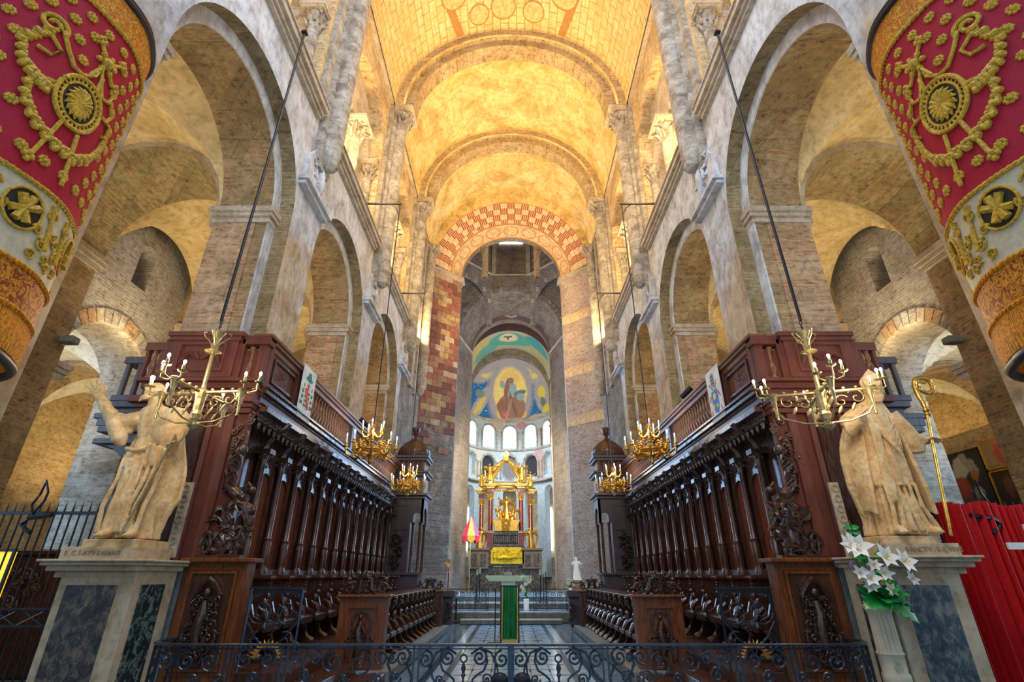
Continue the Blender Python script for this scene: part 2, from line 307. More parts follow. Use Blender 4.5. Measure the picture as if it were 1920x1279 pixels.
        if soffit:
            B = [(c - r, zo)] + A + [(c + r, zo)]
            for (u0, q0), (u1, q1) in zip(B, B[1:]): s.add([fn(u0, w0, q0), fn(u1, w0, q1), fn(u1, w1, q1), fn(u0, w1, q0)], [(0, 1, 2, 3)])
            if zo > z0: s.add([fn(c-r, w0, zo), fn(c+r, w0, zo), fn(c+r, w1, zo), fn(c-r, w1, zo)], [(0, 1, 2, 3)])
        return s
    def ring(s, fn, w0, w1, c, zs, r0, r1, t0=0, t1=pi, seg=24, rz=1.):
        P = [(t0 + (t1-t0)*i/seg) for i in range(seg+1)]
        vs = [fn(c - r*cos(t), w, zs + rz*r*sin(t)) for t in P for r in (r0, r1) for w in (w0, w1)]
        fs = []
        for i in range(seg):
            k = i*4; m = k + 4
            fs += [(k, m, m+1, k+1), (k+2, k+3, m+3, m+2), (k, k+2, m+2, m), (k+1, m+1, m+3, k+3)]
        fs += [(0, 1, 3, 2), (seg*4, seg*4+2, seg*4+3, seg*4+1)]
        return s.add(vs, fs)
    def mesh(s, name, mat, smooth=False):
        me = bpy.data.meshes.new(name); me.from_pydata(s.v, [], s.f); me.validate(); me.update()
        bm = bmesh.new(); bm.from_mesh(me); bmesh.ops.remove_doubles(bm, verts=bm.verts, dist=1e-5); bmesh.ops.recalc_face_normals(bm, faces=bm.faces); bm.to_mesh(me); bm.free()
        me.materials.append(M[mat] if isinstance(mat, str) else mat)
        if smooth: me.shade_smooth() if smooth is True else me.polygons.foreach_set('use_smooth', [True]*len(me.polygons))
        return me
    def build(s, name, mat, parent=None, smooth=False, kind=None, label=None, cat=None, group=None, bevel=0):
        o = bpy.data.objects.new(name, s.mesh(name, mat, smooth)); COL.objects.link(o)
        if smooth == 'auto' or smooth is True:
            try: o.data.set_sharp_from_angle(angle=radians(45))
            except Exception: pass
        if parent: par(o, parent)
        if bevel: b = o.modifiers.new('b', 'BEVEL'); b.width = bevel; b.segments = 1; b.limit_method = 'ANGLE'
        return tag(o, label, cat, group, kind)
def tag(o, label=None, cat=None, group=None, kind=None):
    for k, v in (('label', label), ('category', cat), ('group', group), ('kind', kind)):
        if v: o[k] = v
    return o
def thing(name, label, cat, loc=(0, 0, 0), rz=0, group=None):
    o = bpy.data.objects.new(name, None); o.empty_display_size = .1; COL.objects.link(o); o.location = loc; o.rotation_euler[2] = rz
    return tag(o, label, cat, group)
def struct(name):
    o = bpy.data.objects.new(name, None); COL.objects.link(o); o['kind'] = 'structure'; return o
def wmat(o):
    m = o.matrix_parent_inverse @ Matrix.LocRotScale(o.location, o.rotation_euler, o.scale)
    return wmat(o.parent) @ m if o.parent else m
def par(o, parent): o.parent = parent; o.matrix_parent_inverse = wmat(parent).inverted()
def inst(me, name, parent, loc=(0, 0, 0), rot=(0, 0, 0), sc=(1, 1, 1)):
    o = bpy.data.objects.new(name, me); COL.objects.link(o); par(o, parent); o.location = loc; o.rotation_euler = rot; o.scale = sc; return o
def copytree(o, parent=None):
    c = o.copy(); COL.objects.link(c); c.parent = parent
    for ch in [q for q in o.children]: copytree(ch, c)
    return c
def fx(s=1): return lambda u, w, z: (s*w, u, z)      # walls that face the nave
def fy(): return lambda u, w, z: (u, w, z)          # walls that face the camera
def spiral(c, r0, r1, t0, turns, fn, n=28, k=1.):
    """points of a spiral in a plane mapped by fn(a, b)"""
    out = []
    for i in range(n + 1):
        q = i/n; r = r0 + (r1 - r0)*q**k; t = t0 + turns*2*pi*q; out.append(fn(c[0] + r*cos(t), c[1] + r*sin(t)))
    return out
# ============================================================ setting: nave arcades, aisles, vaults
BAYS = (1.1, 6.2, 11.3, 16.4); PIERS = (3.65, 8.75, 13.85, 18.95)
ZS = 8.2; ZN = 17.7; RN = 4.35
def groin(cx, cy, rx, ry, zs, h, n=30):
    def f(u, v):
        x = -1 + 2*u; y = -1 + 2*v
        return (cx + rx*x, cy + ry*y, zs + h*max(sqrt(max(0, 1-x*x)), sqrt(max(0, 1-y*y))))
    return G().grid(f, n, n)
def imp(g, x0, x1, y0, y1, z, h=.3, e=.12):
    """impost moulding round a pier (x0<x1)"""
    g.box(x0-e, x1+e, y0-e, y1+e, z-h*.35, z); g.box(x0-e*.75, x1+e*.75, y0-e*.75, y1+e*.75, z-h*.65, z-h*.35); g.box(x0-e*.35, x1+e*.35, y0-e*.35, y1+e*.35, z-h, z-h*.65); return g
def capital(c, r0, r1, h, seg=12):
    """leafy capital: flared bell, two rows of curling leaves, abacus"""
    g = G(); x, y, z = c
    g.lathe([(r0*1.12, z), (r0*1.12, z+.04), (r0, z+.05), (r0*1.05, z+h*.4), (r1*.95, z+h*.85)], (x, y, 0), 14)
    for row, (zz, rr, hh) in enumerate(((z+.05, r0*1.0, h*.42), (z+h*.38, r0*1.1, h*.42))):
        for k in range(8):
            a = 2*pi*(k + .5*row)/8; d = Vector((cos(a), sin(a), 0)); b = Vector((x, y, zz)) + d*rr
            g.tube([b, b + Vector((0, 0, hh*.55)) + d*.03, b + Vector((0, 0, hh*.95)) + d*(.11*h/.5), b + Vector((0, 0, hh*.82)) + d*(.17*h/.5)], [r0*.30, r0*.30, r0*.2, r0*.08], 5)
    for a in (pi/4, 3*pi/4, 5*pi/4, 7*pi/4):
        g.ball((x + cos(a)*r1*1.12, y + sin(a)*r1*1.12, z+h*.80), r0*.26, 6, 5)
    return g
def abacus(c, r1, h):
    x, y, z = c; g = G(); g.box(x-r1*1.02, x+r1*1.02, y-r1*1.02, y+r1*1.02, z+h*.87, z+h*.95); g.box(x-r1*1.15, x+r1*1.15, y-r1*1.15, y+r1*1.15, z+h*.95, z+h*1.08); return g
def mir(s, g):
    if s < 0: g.v = [(-x, y, z) for x, y, z in g.v]
    return g
def relief_fig(c, hgt, s, seed):
    """small worn figure in relief on the nave wall (plane x = const)"""
    rnd = random.Random(seed); g = G(); x, y, z = c
    g.ball((x, y, z+hgt*.42), (.07, .075, .10), 8, 6)
    g.tube([(x, y, z+hgt*.33), (x-.02, y+.02, z), (x, y+.08, z-hgt*.28), (x, y+.16, z-hgt*.45)], [.07, .12, .11, .05], 7)
    g.tube([(x, y-.05, z+hgt*.25), (x-.04, y-.2, z+hgt*.05), (x-.02, y-.12, z-hgt*.2)], [.05, .045, .035], 6)
    g.tube([(x, y+.05, z+hgt*.25), (x-.04, y+.22, z+hgt*.2), (x, y+.26, z+hgt*.42)], [.05, .045, .035], 6)
    for k in range(9):
        a = rnd.uniform(-.36, .36); b = rnd.uniform(-.42, .42)
        g.tube([(x+.02, y+a, z+b*hgt), (x-.03, y+a+rnd.uniform(-.12, .12), z+b*hgt+rnd.uniform(-.1, .14)), (x+.02, y+a+rnd.uniform(-.15, .15), z+b*hgt+.1)], [.03, .045, .02], 5)
    return g
WALL = {}
for s in (-1, 1):
    nm = 'wall_left' if s < 0 else 'wall_right'; w = WALL[s] = struct(nm)
    F = fx(s)
    for i, cy in enumerate(BAYS):
        a, b = cy-2.55, cy+2.55
        G().archwall(F, 4.45, 4.75, a, b, 6.4, 11.2, cy, 1.95, ZS, 6.4, 28, soffit=False).build('upper_wall', 'nave_plaster', w)
        G().archwall(F, 4.45, 4.75, a, b, 0, 6.4, cy, 1.95, 9, 0, 2, soffit=False, faces=False).build('jamb', 'soffit', w)
        g = G()
        for u0, u1 in ((a, cy-1.95), (cy+1.95, b)): g.box(min(s*4.45, s*4.75), max(s*4.45, s*4.75), u0, u1, 0, 6.4)
        g.build('lower_wall', 'nave_plaster', w)
        G().archwall(F, 4.45, 4.76, a, b, 0, 11, cy, 1.948, ZS, 0, 28, faces=False).build('arch_soffit', 'soffit', w)
        # inner order: white face ring and brick body
        G().archwall(F, 4.76, 5.8, a, b, 0, 10.9, cy, 1.70, ZS, 0, 28).build('inner_arch', 'brick', w)
        g = G().ring(F, 4.735, 4.77, cy, ZS, 1.69, 1.96, seg=28)
        for q in (-1, 1): g.box(min(s*4.735, s*4.77), max(s*4.735, s*4.77), min(cy+q*1.69, cy+q*1.96), max(cy+q*1.69, cy+q*1.96), 5.2, ZS)
        g.build('plaster_band', 'white', w)
        # string cornice
        g = G()
        for h0, h1, e in ((11.05, 11.12, .10), (11.12, 11.2, .16), (11.2, 11.34, .24), (11.34, 11.38, .28)): g.box(min(s*4.46, s*(4.45-e)), max(s*4.46, s*(4.45-e)), cy-2.02, cy+2.02, h0, h1)
        g.build('cornice', 'mould', w)
        # tribune stage
        wy = [(cy-1.9, cy, cy-.92), (cy, cy+1.9, cy+.92)]
        for l, h, c in wy: G().archwall(F, 4.9, 5.25, l, h, 11.2, 17.75, c, .70, 14.35, 11.2, 16).build('tribune_arch', 'mould', w)
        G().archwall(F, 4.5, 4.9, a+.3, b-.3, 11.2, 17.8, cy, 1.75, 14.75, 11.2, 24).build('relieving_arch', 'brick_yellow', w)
        for dx in (0, ): 
            col = G().lathe([(.30, 11.38), (.30, 11.5), (.24, 11.6), (.225, 13.55), (.24, 13.6)], (s*4.84, cy, 0), 18).build('tribune_column', 'stone', w, True)
            capital((s*4.84, cy, 13.6), .22, .36, .62).build('capital', 'stone', col)
            abacus((s*4.84, cy, 13.6), .40, .68).build('abacus', 'mould', col)
        for q in (-1, 1):
            col = G().lathe([(.2, 11.38), (.2, 11.5), (.15, 11.58), (.145, 13.6)], (s*4.84, cy+q*1.66, 0), 12).build('tribune_column', 'stone', w, True)
            capital((s*4.84, cy+q*1.66, 13.6), .145, .26, .6).build('capital', 'stone', col)
            abacus((s*4.84, cy+q*1.66, 13.6), .28, .66).build('abacus', 'mould', col)
    for i, py in enumerate(PIERS):
        g = G(); 
        for x0, x1, y0, y1 in ((4.38, 5.1, py-.64, py+.64), (5.1, 5.6, py-.85, py+.85)): g.box(min(s*x0, s*x1), max(s*x0, s*x1), y0, y1, 11.2, 17.8)
        g.build('tribune_pier', 'stone', w)
        g = G(); g.box(min(s*5.0, s*5.82), max(s*5.0, s*5.82), py-.86, py+.86, 0, ZS); g.box(min(s*5.8, s*6.02), max(s*5.8, s*6.02), py-.5, py+.5, 0, ZS)
        g.build('pier', 'brick_pier', w)
        g = G(); imp(g, min(s*4.76, s*5.82), max(s*4.76, s*5.82), py-.85, py+.85, ZS, .34, .1); imp(g, min(s*5.5, s*6.02), max(s*5.5, s*6.02), py-.5, py+.5, ZS, .34, .1)
        g.build('impost', 'mould', w)
        # wall strips, tall half shaft, capital
        g = G(); g.box(min(s*4.28, s*4.46), max(s*4.28, s*4.46), py-.36, py+.36, 10.6, 17.8); g.prism([(py-.36, 10.6), (py+.36, 10.6), (py+.25, 9.9), (py-.25, 9.9)], lambda a, b, h: (h, a, b), s*4.28, s*4.46)
        g.build('pilaster', 'stone', w)
        sh = G().lathe([(.10, 10.05), (.2, 10.25), (.25, 10.5), (.25, 17.1)], (s*4.22, py, 0), 20).build('half_shaft', 'stone', w, True)
        capital((s*4.2, py, 17.0), .25, .42, .62).build('capital', 'stone', sh)
        abacus((s*4.2, py, 17.02), .44, .66).build('abacus', 'mould', sh)
        if i > 0:
            g = G(); g.prism([(py-.62, 9.25), (py+.62, 9.25), (py+.58, 9.95), (py+.22, 10.45), (py-.22, 10.45), (py-.58, 9.95)], lambda a, b, h: (h, a, b), s*4.36, s*4.47)
            pn = g.build('relief_panel', 'white', w)
            relief_fig((s*4.34, py, 9.85), .9, s, i).build('worn_figure', 'white', pn, True)
            G().ball((s*4.15, py, 10.15), (.16, .16, .19), 10, 8).ball((s*4.02, py, 10.1), .06).build('carved_head', 'stone', pn, True)
            g = G(); g.box(min(s*4.22, s*4.47), max(s*4.22, s*4.47), py-.72, py+.72, 9.14, 9.24); g.box(min(s*4.3, s*4.47), max(s*4.3, s*4.47), py-.68, py+.68, 9.05, 9.14)
            g.build('relief_ledge', 'white', pn)
    # solid end of the arcade up to the crossing
    G().box(min(s*4.45, s*5.8), max(s*4.45, s*5.8), 18.95, 23.3, 0, 10.2).build('end_wall', 'rubble', w)
    G().box(min(s*4.5, s*5.8), max(s*4.5, s*5.8), 19.6, 23.3, 10.2, 17.8).build('end_wall', 'stone', w)
    for yy, r_ in ((21.3, .25),):
        sh = G().lathe([(r_*.5, 9.2), (r_, 9.7), (r_, 17.1)], (s*4.25, 22.2, 0), 18).build('half_shaft', 'stone', w, True)
        capital((s*4.22, 22.2, 17.0), .25, .42, .62).build('capital', 'stone', sh)
    g = G(); g.box(min(s*4.3, s*4.5), max(s*4.3, s*4.5), 20.2, 20.7, 9, 17.8); g.box(min(s*4.35, s*4.5), max(s*4.35, s*4.5), 21.4, 21.7, 9, 17.8)
    g.build('pilaster', 'stone', w)
    G().box(min(s*4.38, s*5.3), max(s*4.38, s*5.3), -1.5, 23.2, 17.6, 23).build('vault_leak_block', 'mould', w)  # added box behind the vault springing, stops world light leaking in
    # tribune floor, back wall, sloping roof
    G().box(min(s*4.76, s*9.9), max(s*4.76, s*9.9), -1.5, 23.3, 10.9, 11.19).build('tribune_floor', 'mould', w)
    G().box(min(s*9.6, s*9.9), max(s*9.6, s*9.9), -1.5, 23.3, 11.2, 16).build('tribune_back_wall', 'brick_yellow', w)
    G().grid(lambda u, v: (s*(5.25+4.4*sin(u*pi/2)), -1.5+24.8*v, 14.2+3.8*cos(u*pi/2)), 12, 4).build('tribune_vault', 'vault', w, True)
    # ------------------------------------------------ first aisle
    A = struct('wall_left_aisle' if s < 0 else 'wall_right_aisle')
    for i, cy in enumerate(BAYS):
        groin(s*7.6, cy, 1.8, 1.72, ZS, 1.85).build('groin_vault', 'aisle_vault', A)
        # second row of piers and the wall with its lunette and low arch
        for y0, y1, z0, z1, c, r, zs, zo, m in ((cy-2.55, cy+2.55, 0, 8.3, cy-.2, 1.4, 5.75, 0, 'brick_grey'), (cy-2.55, cy+2.55, 8.3, 10.6, cy-.1, .27, 9.35, 8.4, 'brick_grey')):
            G().archwall(F, 9.7, 10.85 if z0 == 0 else 10.7, y0, y1, z0, z1, c, r, zs, zo, 20).build('aisle_wall', m, A)
        G().box(min(s*10.7, s*10.8), max(s*10.7, s*10.8), cy-.6, cy+.6, 8.3, 10.2).build('slit_back', 'brick_dark', A)
        wedge = G()
        for q in range(2):
            pass
        r0, r1, dth = 1.40, 1.74, pi/21*.90
        me = G().prism([(r0*cos(-dth/2), r0*sin(-dth/2)), (r1*cos(-dth/2), r1*sin(-dth/2)), (r1*cos(dth/2), r1*sin(dth/2)), (r0*cos(dth/2), r0*sin(dth/2))], lambda a, b, h: (h, a, b), -.05, .03)
        mes = [me.mesh('voussoir', m) for m in ('brick_grey', 'stone', 'brick_pier', 'mould')]
        if 1 <= i <= 2:
            for k in range(21):
                inst(mes[(k*7+k//3) % 4], 'voussoir', A, (s*9.69, cy-.2, 5.75), (pi*(k+.5)/21, 0, 0))
    for i, py in enumerate(PIERS):
        Fy = fy()
        G().archwall(Fy, py-.83, py+.83, min(s*5.8, s*9.4), max(s*5.8, s*9.4), ZS-.02, 10.6, s*7.6, 1.70, ZS, ZS-.02, 26, soffit=False).build('transverse_arch', 'mould', A)
        G().archwall(Fy, py-.83, py+.83, 0, 0, ZS, 0, s*7.6, 1.699, ZS, ZS, 26, faces=False).build('transverse_arch_soffit', 'soffit', A)
        g = G(); g.box(min(s*9.4, s*10.9), max(s*9.4, s*10.9), py-.85, py+.85, 0, 10.6); g.build('aisle_pier', 'brick', A)
        imp(G(), min(s*9.4, s*10.6), max(s*9.4, s*10.6), py-.85, py+.85, ZS, .36, .12).build('impost', 'mould', A)
        imp(G(), min(s*9.7, s*10.85), max(s*9.7, s*10.85), py-1.16, py+1.36, 5.75, .34, .1).build('low_impost', 'mould', A)
        # outer aisle
        G().archwall(Fy, py-.5, py+.5, min(s*10.85, s*14.5), max(s*10.85, s*14.5), 5.3, 7.9, s*12.65, 1.68, 5.4, 5.3, 22).build('outer_transverse_arch', 'brick', A)
        g = G(); g.box(min(s*14.3, s*14.7), max(s*14.3, s*14.7), py-.55, py+.55, 0, 5.4); g.build('outer_pier', 'brick_grey', A)
    for cy in BAYS[:3] + (16.4,):
        groin(s*12.65, cy, 1.8, 2.05, 5.4, 1.85).build('outer_vault', 'pale_vault' if cy > 8 else 'aisle_vault', A)
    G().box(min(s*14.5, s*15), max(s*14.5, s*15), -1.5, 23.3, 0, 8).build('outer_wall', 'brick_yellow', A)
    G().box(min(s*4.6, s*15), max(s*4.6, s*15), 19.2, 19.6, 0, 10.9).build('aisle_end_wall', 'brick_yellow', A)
# ------------------------------------------------ nave vault
C = struct('ceiling')
def barrel(y0, y1, r, zs, n=36, rz=1., seg=1): return G().grid(lambda u, v: (-r*cos(pi*u), y0+(y1-y0)*v, zs+rz*r*sin(pi*u)), n, seg)
n_ = N('painted_ashlar_vault'); P_ = n_.pos(); x_, y_, z_ = n_.sep(P_)
ang = n_.math('ARCTAN2', n_.math('SUBTRACT', z_, ZN), x_)
bc, bf = bricktex(n_, n_.comb(y_, n_.math('MULTIPLY', ang, RN)), .62, .33, .02, (.80, .60, .28), (.86, .68, .36), (.50, .30, .10))
nn = n_.noise(1.2, P_, 6, .65)
colr = n_.mix(n_.ramp(nn, [(.45, 0.), (.7, .7)]), bc, (.70, .46, .14)); colr = n_.mix(.5, colr, n_.ramp(n_.noise(6, P_, 5), [(.35, .6), (.6, 1.1)]), 'MULTIPLY')
M['ashlar'] = n_.fin(colr, .85)
ys = [-1.5] + [v for p in PIERS for v in (p-.55, p+.55)] + [23.0]
for k in range(0, len(ys), 2):
    barrel(ys[k], ys[k+1], RN, ZN, 40).build('nave_vault', 'ashlar' if ys[k] < 13 else 'vault', C, True)
for p in PIERS:
    a = G().ring(fy(), p-.55, p+.55, 0, ZN, 4.0, RN+.02, seg=44).build('transverse_arch', 'gold_arch', C)
    G().ring(fy(), p-.33, p+.33, 0, ZN, 3.70, 4.02, seg=44).build('inner_order', 'gold_arch', a)
    G().ring(fy(), p-.58, p-.54, 0, ZN, 3.97, 4.05, seg=44).build('arch_edge_mould', 'vault', a)
# medallions and painted bands on the vault before the first arch
def curved_disc(th, y, r, e=.03, ri=0.):
    g = G()
    def f(u, v):
        rr = (ri + (r-ri)*v); a = 2*pi*u; q = th + rr*cos(a)/RN; R_ = RN - e
        return (R_*cos(q), y + rr*sin(a), ZN + R_*sin(q))
    return g.grid(f, 28, 4, cu=True)
M['med'] = paint('faded_medallion', (.70, .50, .22), [(0, 0, 9, 9, 0, (.62, .40, .16), .5)], wsc=2.5, dirt=.9)
M['medring'] = flat('medallion_ring', (.45, .24, .07), .8)
for th, y, r in ((94, 12.35, .5), (107, 12.55, .42), (78, 12.5, .44), (120, 11.6, .55), (62, 11.6, .6), (93, 10.9, .6)):
    o = curved_disc(radians(th), y, r).build('medallion', 'med', C); curved_disc(radians(th), y, r, .035, r*.9).build('medallion_ring', 'medring', o)
for th in (116, 64):
    G().grid(lambda u, v: ((RN-.02)*cos(radians(th + (90-th)*.0 + (2.2 if th > 90 else -2.2)*v*2 + (12*u if th > 90 else -12*u))), 13.2-3.2*u, ZN+(RN-.02)*sin(radians(th + (2.2 if th > 90 else -2.2)*v*2 + (12*u if th > 90 else -12*u)))), 8, 2).build('painted_band', 'medring', C)
# ------------------------------------------------ crossing
X = struct('wall_crossing')
ZC = 17.1
def fun(p): return 23.0 + 1.6*p, 4.15 - 1.30*p        # depth and radius along the splay
n_ = N('brick_stripes'); tc = n_.pos(True); x_, y_, z_ = n_.sep(tc)
m_ = n_.math('LESS_THAN', n_.math('PINGPONG', n_.math('MULTIPLY', y_, 18.), 1.), .42)
M['stripes'] = n_.fin(n_.mix(m_, (.34, .07, .035), (.66, .48, .28)), .85)
def wedge_mesh(p0, p1, dth, mat, th=.06):
    (y0, r0), (y1, r1) = fun(p0), fun(p1); vs = []
    for dy, dr in ((0, 0), (-.12, .1)):
        for (yy, rr) in ((y0, r0), (y1, r1)):
            for q in (-dth/2, dth/2): vs.append(((rr+dr)*cos(q), (rr+dr)*sin(q), yy+dy if dy == 0 else yy+.05))
    # local: x radial, y tangential, z depth
    return G().add(vs, [(0, 1, 3, 2), (4, 6, 7, 5), (0, 2, 6, 4), (1, 5, 7, 3), (0, 4, 5, 1), (2, 3, 7, 6)]).mesh('voussoir', mat)
M['block'] = simple('cream_block', (.68, .50, .30), .85, 0, .25, 7, .3)
E0 = [0, .15, .31, .47, .58]
for k in range(4):
    nseg = (31, 29, 27, 29)[k]; dth = pi/nseg
    ms = [wedge_mesh(E0[k]+.006, E0[k+1]-.006, dth*.94, m) for m in ('stripes', 'block')]
    for i in range(nseg):
        # local z depth -> world y ; rotate about y
        o = inst(ms[(i - nseg//2 + k) % 2], 'voussoir', X, (0, 0, ZC)); q = pi*(i+.5)/nseg
        o.rotation_mode = 'QUATERNION'
        o.rotation_quaternion = Matrix(((cos(q), -sin(q), 0), (0, 0, 1), (sin(q), cos(q), 0))).to_quaternion() if False else Matrix(((cos(q), sin(q)*1, 0), (0, 0, 1), (sin(q), -cos(q), 0))).to_quaternion()
# smooth splayed core, painted inner band, wall above
def cone(p0, p1, e, n=48): 
    (y0, r0), (y1, r1) = fun(p0), fun(p1)
    return G().grid(lambda u, v: (-(r0+e+(r1-r0)*v)*cos(pi*u), y0+(y1-y0)*v, ZC+(r0+e+(r1-r0)*v)*sin(pi*u)), n, 1)
cone(0, .6, .03).build('arch_bed', 'medring', X)
M['arcpaint'] = ornate('faded_arch_painting', (.66, .46, .26), (.74, .58, .38), (.55, .33, .18), 2.2)
cone(.58, 1, 0).build('painted_arch_band', 'arcpaint', X, True)
for k in range(9):
    q0 = pi*(k+.5)/9; pc = .79
    def ann(u, v, q0=q0):
        rr = (.86 + .14*v); p = pc + .155*rr*cos(2*pi*u)*.95; q = q0 + .145*rr*sin(2*pi*u); yy, r_ = fun(p); r_ -= .012; return (-r_*cos(q), yy, ZC + r_*sin(q))
    G().grid(ann, 26, 1, cu=True).build('painted_circle', 'medring', X)
for p_ in (.60, .985):
    yy, r_ = fun(p_); G().ring(fy(), yy-.02, yy+.02, 0, ZC, r_-.03, r_+.02, seg=48).build('painted_edge', 'medring', X)
G().ring(fy(), 24.6, 24.95, 0, ZC, 2.85, 3.3, seg=40).build('arch_soffit', 'brick_dark', X)
G().archwall(fy(), 23.02, 23.1, -6, 6, ZC-.3, 23, 0, 4.15, ZC, ZC-.3, 40).build('crossing_wall', 'vault', X)
for s in (-1, 1):
    poly = [(s*4.62, 23.0), (s*2.85, 24.6), (s*2.85, 25.0), (s*6, 25.0), (s*6, 23.0)]
    g = G().prism(poly, lambda a, b, h: (a, b, h), 0, ZC-.3); pr = g.build('crossing_pier', 'brick_cross' if s > 0 else 'rubble', X)
    e = .1
    for z0, z1, e in ((ZC-.3, ZC-.18, .05), (ZC-.18, ZC-.02, .16)):
        pp = [(s*(4.62+e*.2), 23.0-e), (s*(2.85-e), 24.6-e*.9), (s*(2.85-e), 25.1), (s*6, 25.1), (s*6, 23.0-e)]
        G().prism(pp, lambda a, b, h: (a, b, h), z0, z1).build('impost', 'mould', X)
    # blocks on the splayed face
    Av, Bv = Vector((s*4.62, 23.0, 0)), Vector((s*2.85, 24.6, 0)); d = (Bv-Av); L = d.length; d.normalize(); nrm = Vector((-d.y*s*-1, 0, 0))
    nrm = Vector((d.y, -d.x, 0)); nrm = nrm if nrm.y < 0 else -nrm
    ang = atan2(d.y, d.x)
    if s < 0:
        bm = [G().bx((0, 0, 0), (L/8*.965, .05, .158)).mesh('block', m) for m in ('b1', 'b2', 'b3', 'b4')] if False else None
        cols = [('block_red', (.27, .11, .08)), ('block_dark_red', (.17, .075, .065)), ('block_ochre', (.38, .28, .14)), ('block_cream', (.42, .34, .24)), ('block_brick', (.30, .18, .12))]
        for nme, cc in cols:
            if nme not in M: M[nme] = simple(nme, cc, .85, 0, .35, 5, .4, obj=False)
        full = {c[0]: G().bx((0, 0, 0), (L/8*.97, .04, .158)).mesh('block', c[0]) for c in cols}; half = {c[0]: G().bx((0, 0, 0), (L/16*.95, .04, .158)).mesh('block', c[0]) for c in cols}
        rnd = random.Random(5); z = ZC-.3-.17; row = 0
        while z > 6.2:
            off = (row % 2)*.5; k = 0
            for k in range(4 + (row % 2)):
                if row % 2 and k in (0, 4): me = half; c_ = L*(.0625 if k == 0 else .9375)
                else: me = full; c_ = L*(k+.5)/4 if row % 2 == 0 else L*k/4
                if z < 8.6 and rnd.random() < .35 + (8.6-z)*.25: continue
                cn = rnd.choices([c[0] for c in cols], (3, 3, 3, 1.2, 2))[0]
                p = Av + d*c_; inst(me[cn], 'stone_block', X, (p.x + nrm.x*.0, p.y + nrm.y*.0, z), (0, 0, ang))
            z -= .33; row += 1
    else:
        for z in (14.3, 11.2, 8.6):
            for k in range(4):
                p = Av + d*(L*(k+.5)/4); inst(G().bx((0, 0, 0), (L/8*.97, .03, .26)).mesh('stone_block', 'block'), 'stone_block', X, (p.x, p.y, z), (0, 0, ang))
# crossing tower: octagon on squinches
AP = 3.2; cyo = 28.15
for k in range(8):
    a = pi/8 + k*pi/4; p0 = Vector((AP/cos(pi/8)*cos(a), cyo + AP/cos(pi/8)*sin(a), 0)); p1 = Vector((AP/cos(pi/8)*cos(a+pi/4), cyo + AP/cos(pi/8)*sin(a+pi/4), 0))
    if abs((a+pi/8) - 3*pi/2) < .1 or abs(a+pi/8-pi*3/2-2*pi) < .1: pass
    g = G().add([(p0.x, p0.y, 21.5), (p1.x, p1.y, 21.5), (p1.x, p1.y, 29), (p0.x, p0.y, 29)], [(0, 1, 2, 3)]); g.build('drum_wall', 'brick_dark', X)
    g = G().tube([p0 + Vector((0, 0, 21.6)), p1 + Vector((0, 0, 21.6))], .17, 4); g.build('drum_cornice', 'mould', X)
    if p0.y > 26: G().bx((p0.x, p0.y, 25.3), (.17, .17, 3.7), Matrix.Rotation(a, 3, 'Z')).build('drum_rib', 'mould', X)
    G().add([(p0.x, p0.y, 29), (p1.x, p1.y, 29), (0, cyo, 31.5)], [(0, 1, 2)]).build('tower_roof', 'brick_dark', X)
wn = struct('window_1'); G().box(-.9, .9, 31.25, 31.28, 24.4, 25.4).build('glass', 'pane', wn)
# east crossing wall and squinch walls
ZE = 16.6
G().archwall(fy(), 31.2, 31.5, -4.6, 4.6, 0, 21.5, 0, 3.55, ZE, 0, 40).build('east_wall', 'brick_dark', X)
me = [G().prism([(3.55*cos(q), 3.55*sin(q)) if r == 0 else (3.95*cos(q), 3.95*sin(q)) for r, q in ((0, -.047), (1, -.047), (1, .047), (0, .047))], lambda a, b, h: (a, h, b), -.06, .02).mesh('voussoir', m) for m in ('brick_dark', 'rubble')]
for k in range(31): inst(me[k % 2], 'voussoir', X, (0, 31.2, ZE), (0, -pi*(k+.5)/31, 0))
G().grid(lambda u, v: (-(3.55-.7*v)*cos(pi*u), 31.2+2.4*v, ZE+(3.55-.7*v)*sin(pi*u)), 40, 1).build('arch_soffit', 'brick_dark', X, True)
M['purple'] = paint('painted_arch_ring', (.20, .12, .13), [(0, 19.75, .55, .5, 0, (.60, .55, .45), .1), (0, 19.75, .42, .36, 0, (.36, .14, .09), .1)], wsc=3)
G().ring(fy(), 33.5, 33.7, -.05, ZE-.3, 2.82, 3.25, seg=40).build('painted_ring', 'purple', X)
G().archwall(fy(), 33.6, 34.2, -4.6, 4.6, 0, 22, 0, 2.85, ZE-.3, 0, 36).build('choir_wall', 'brick_dark', X)
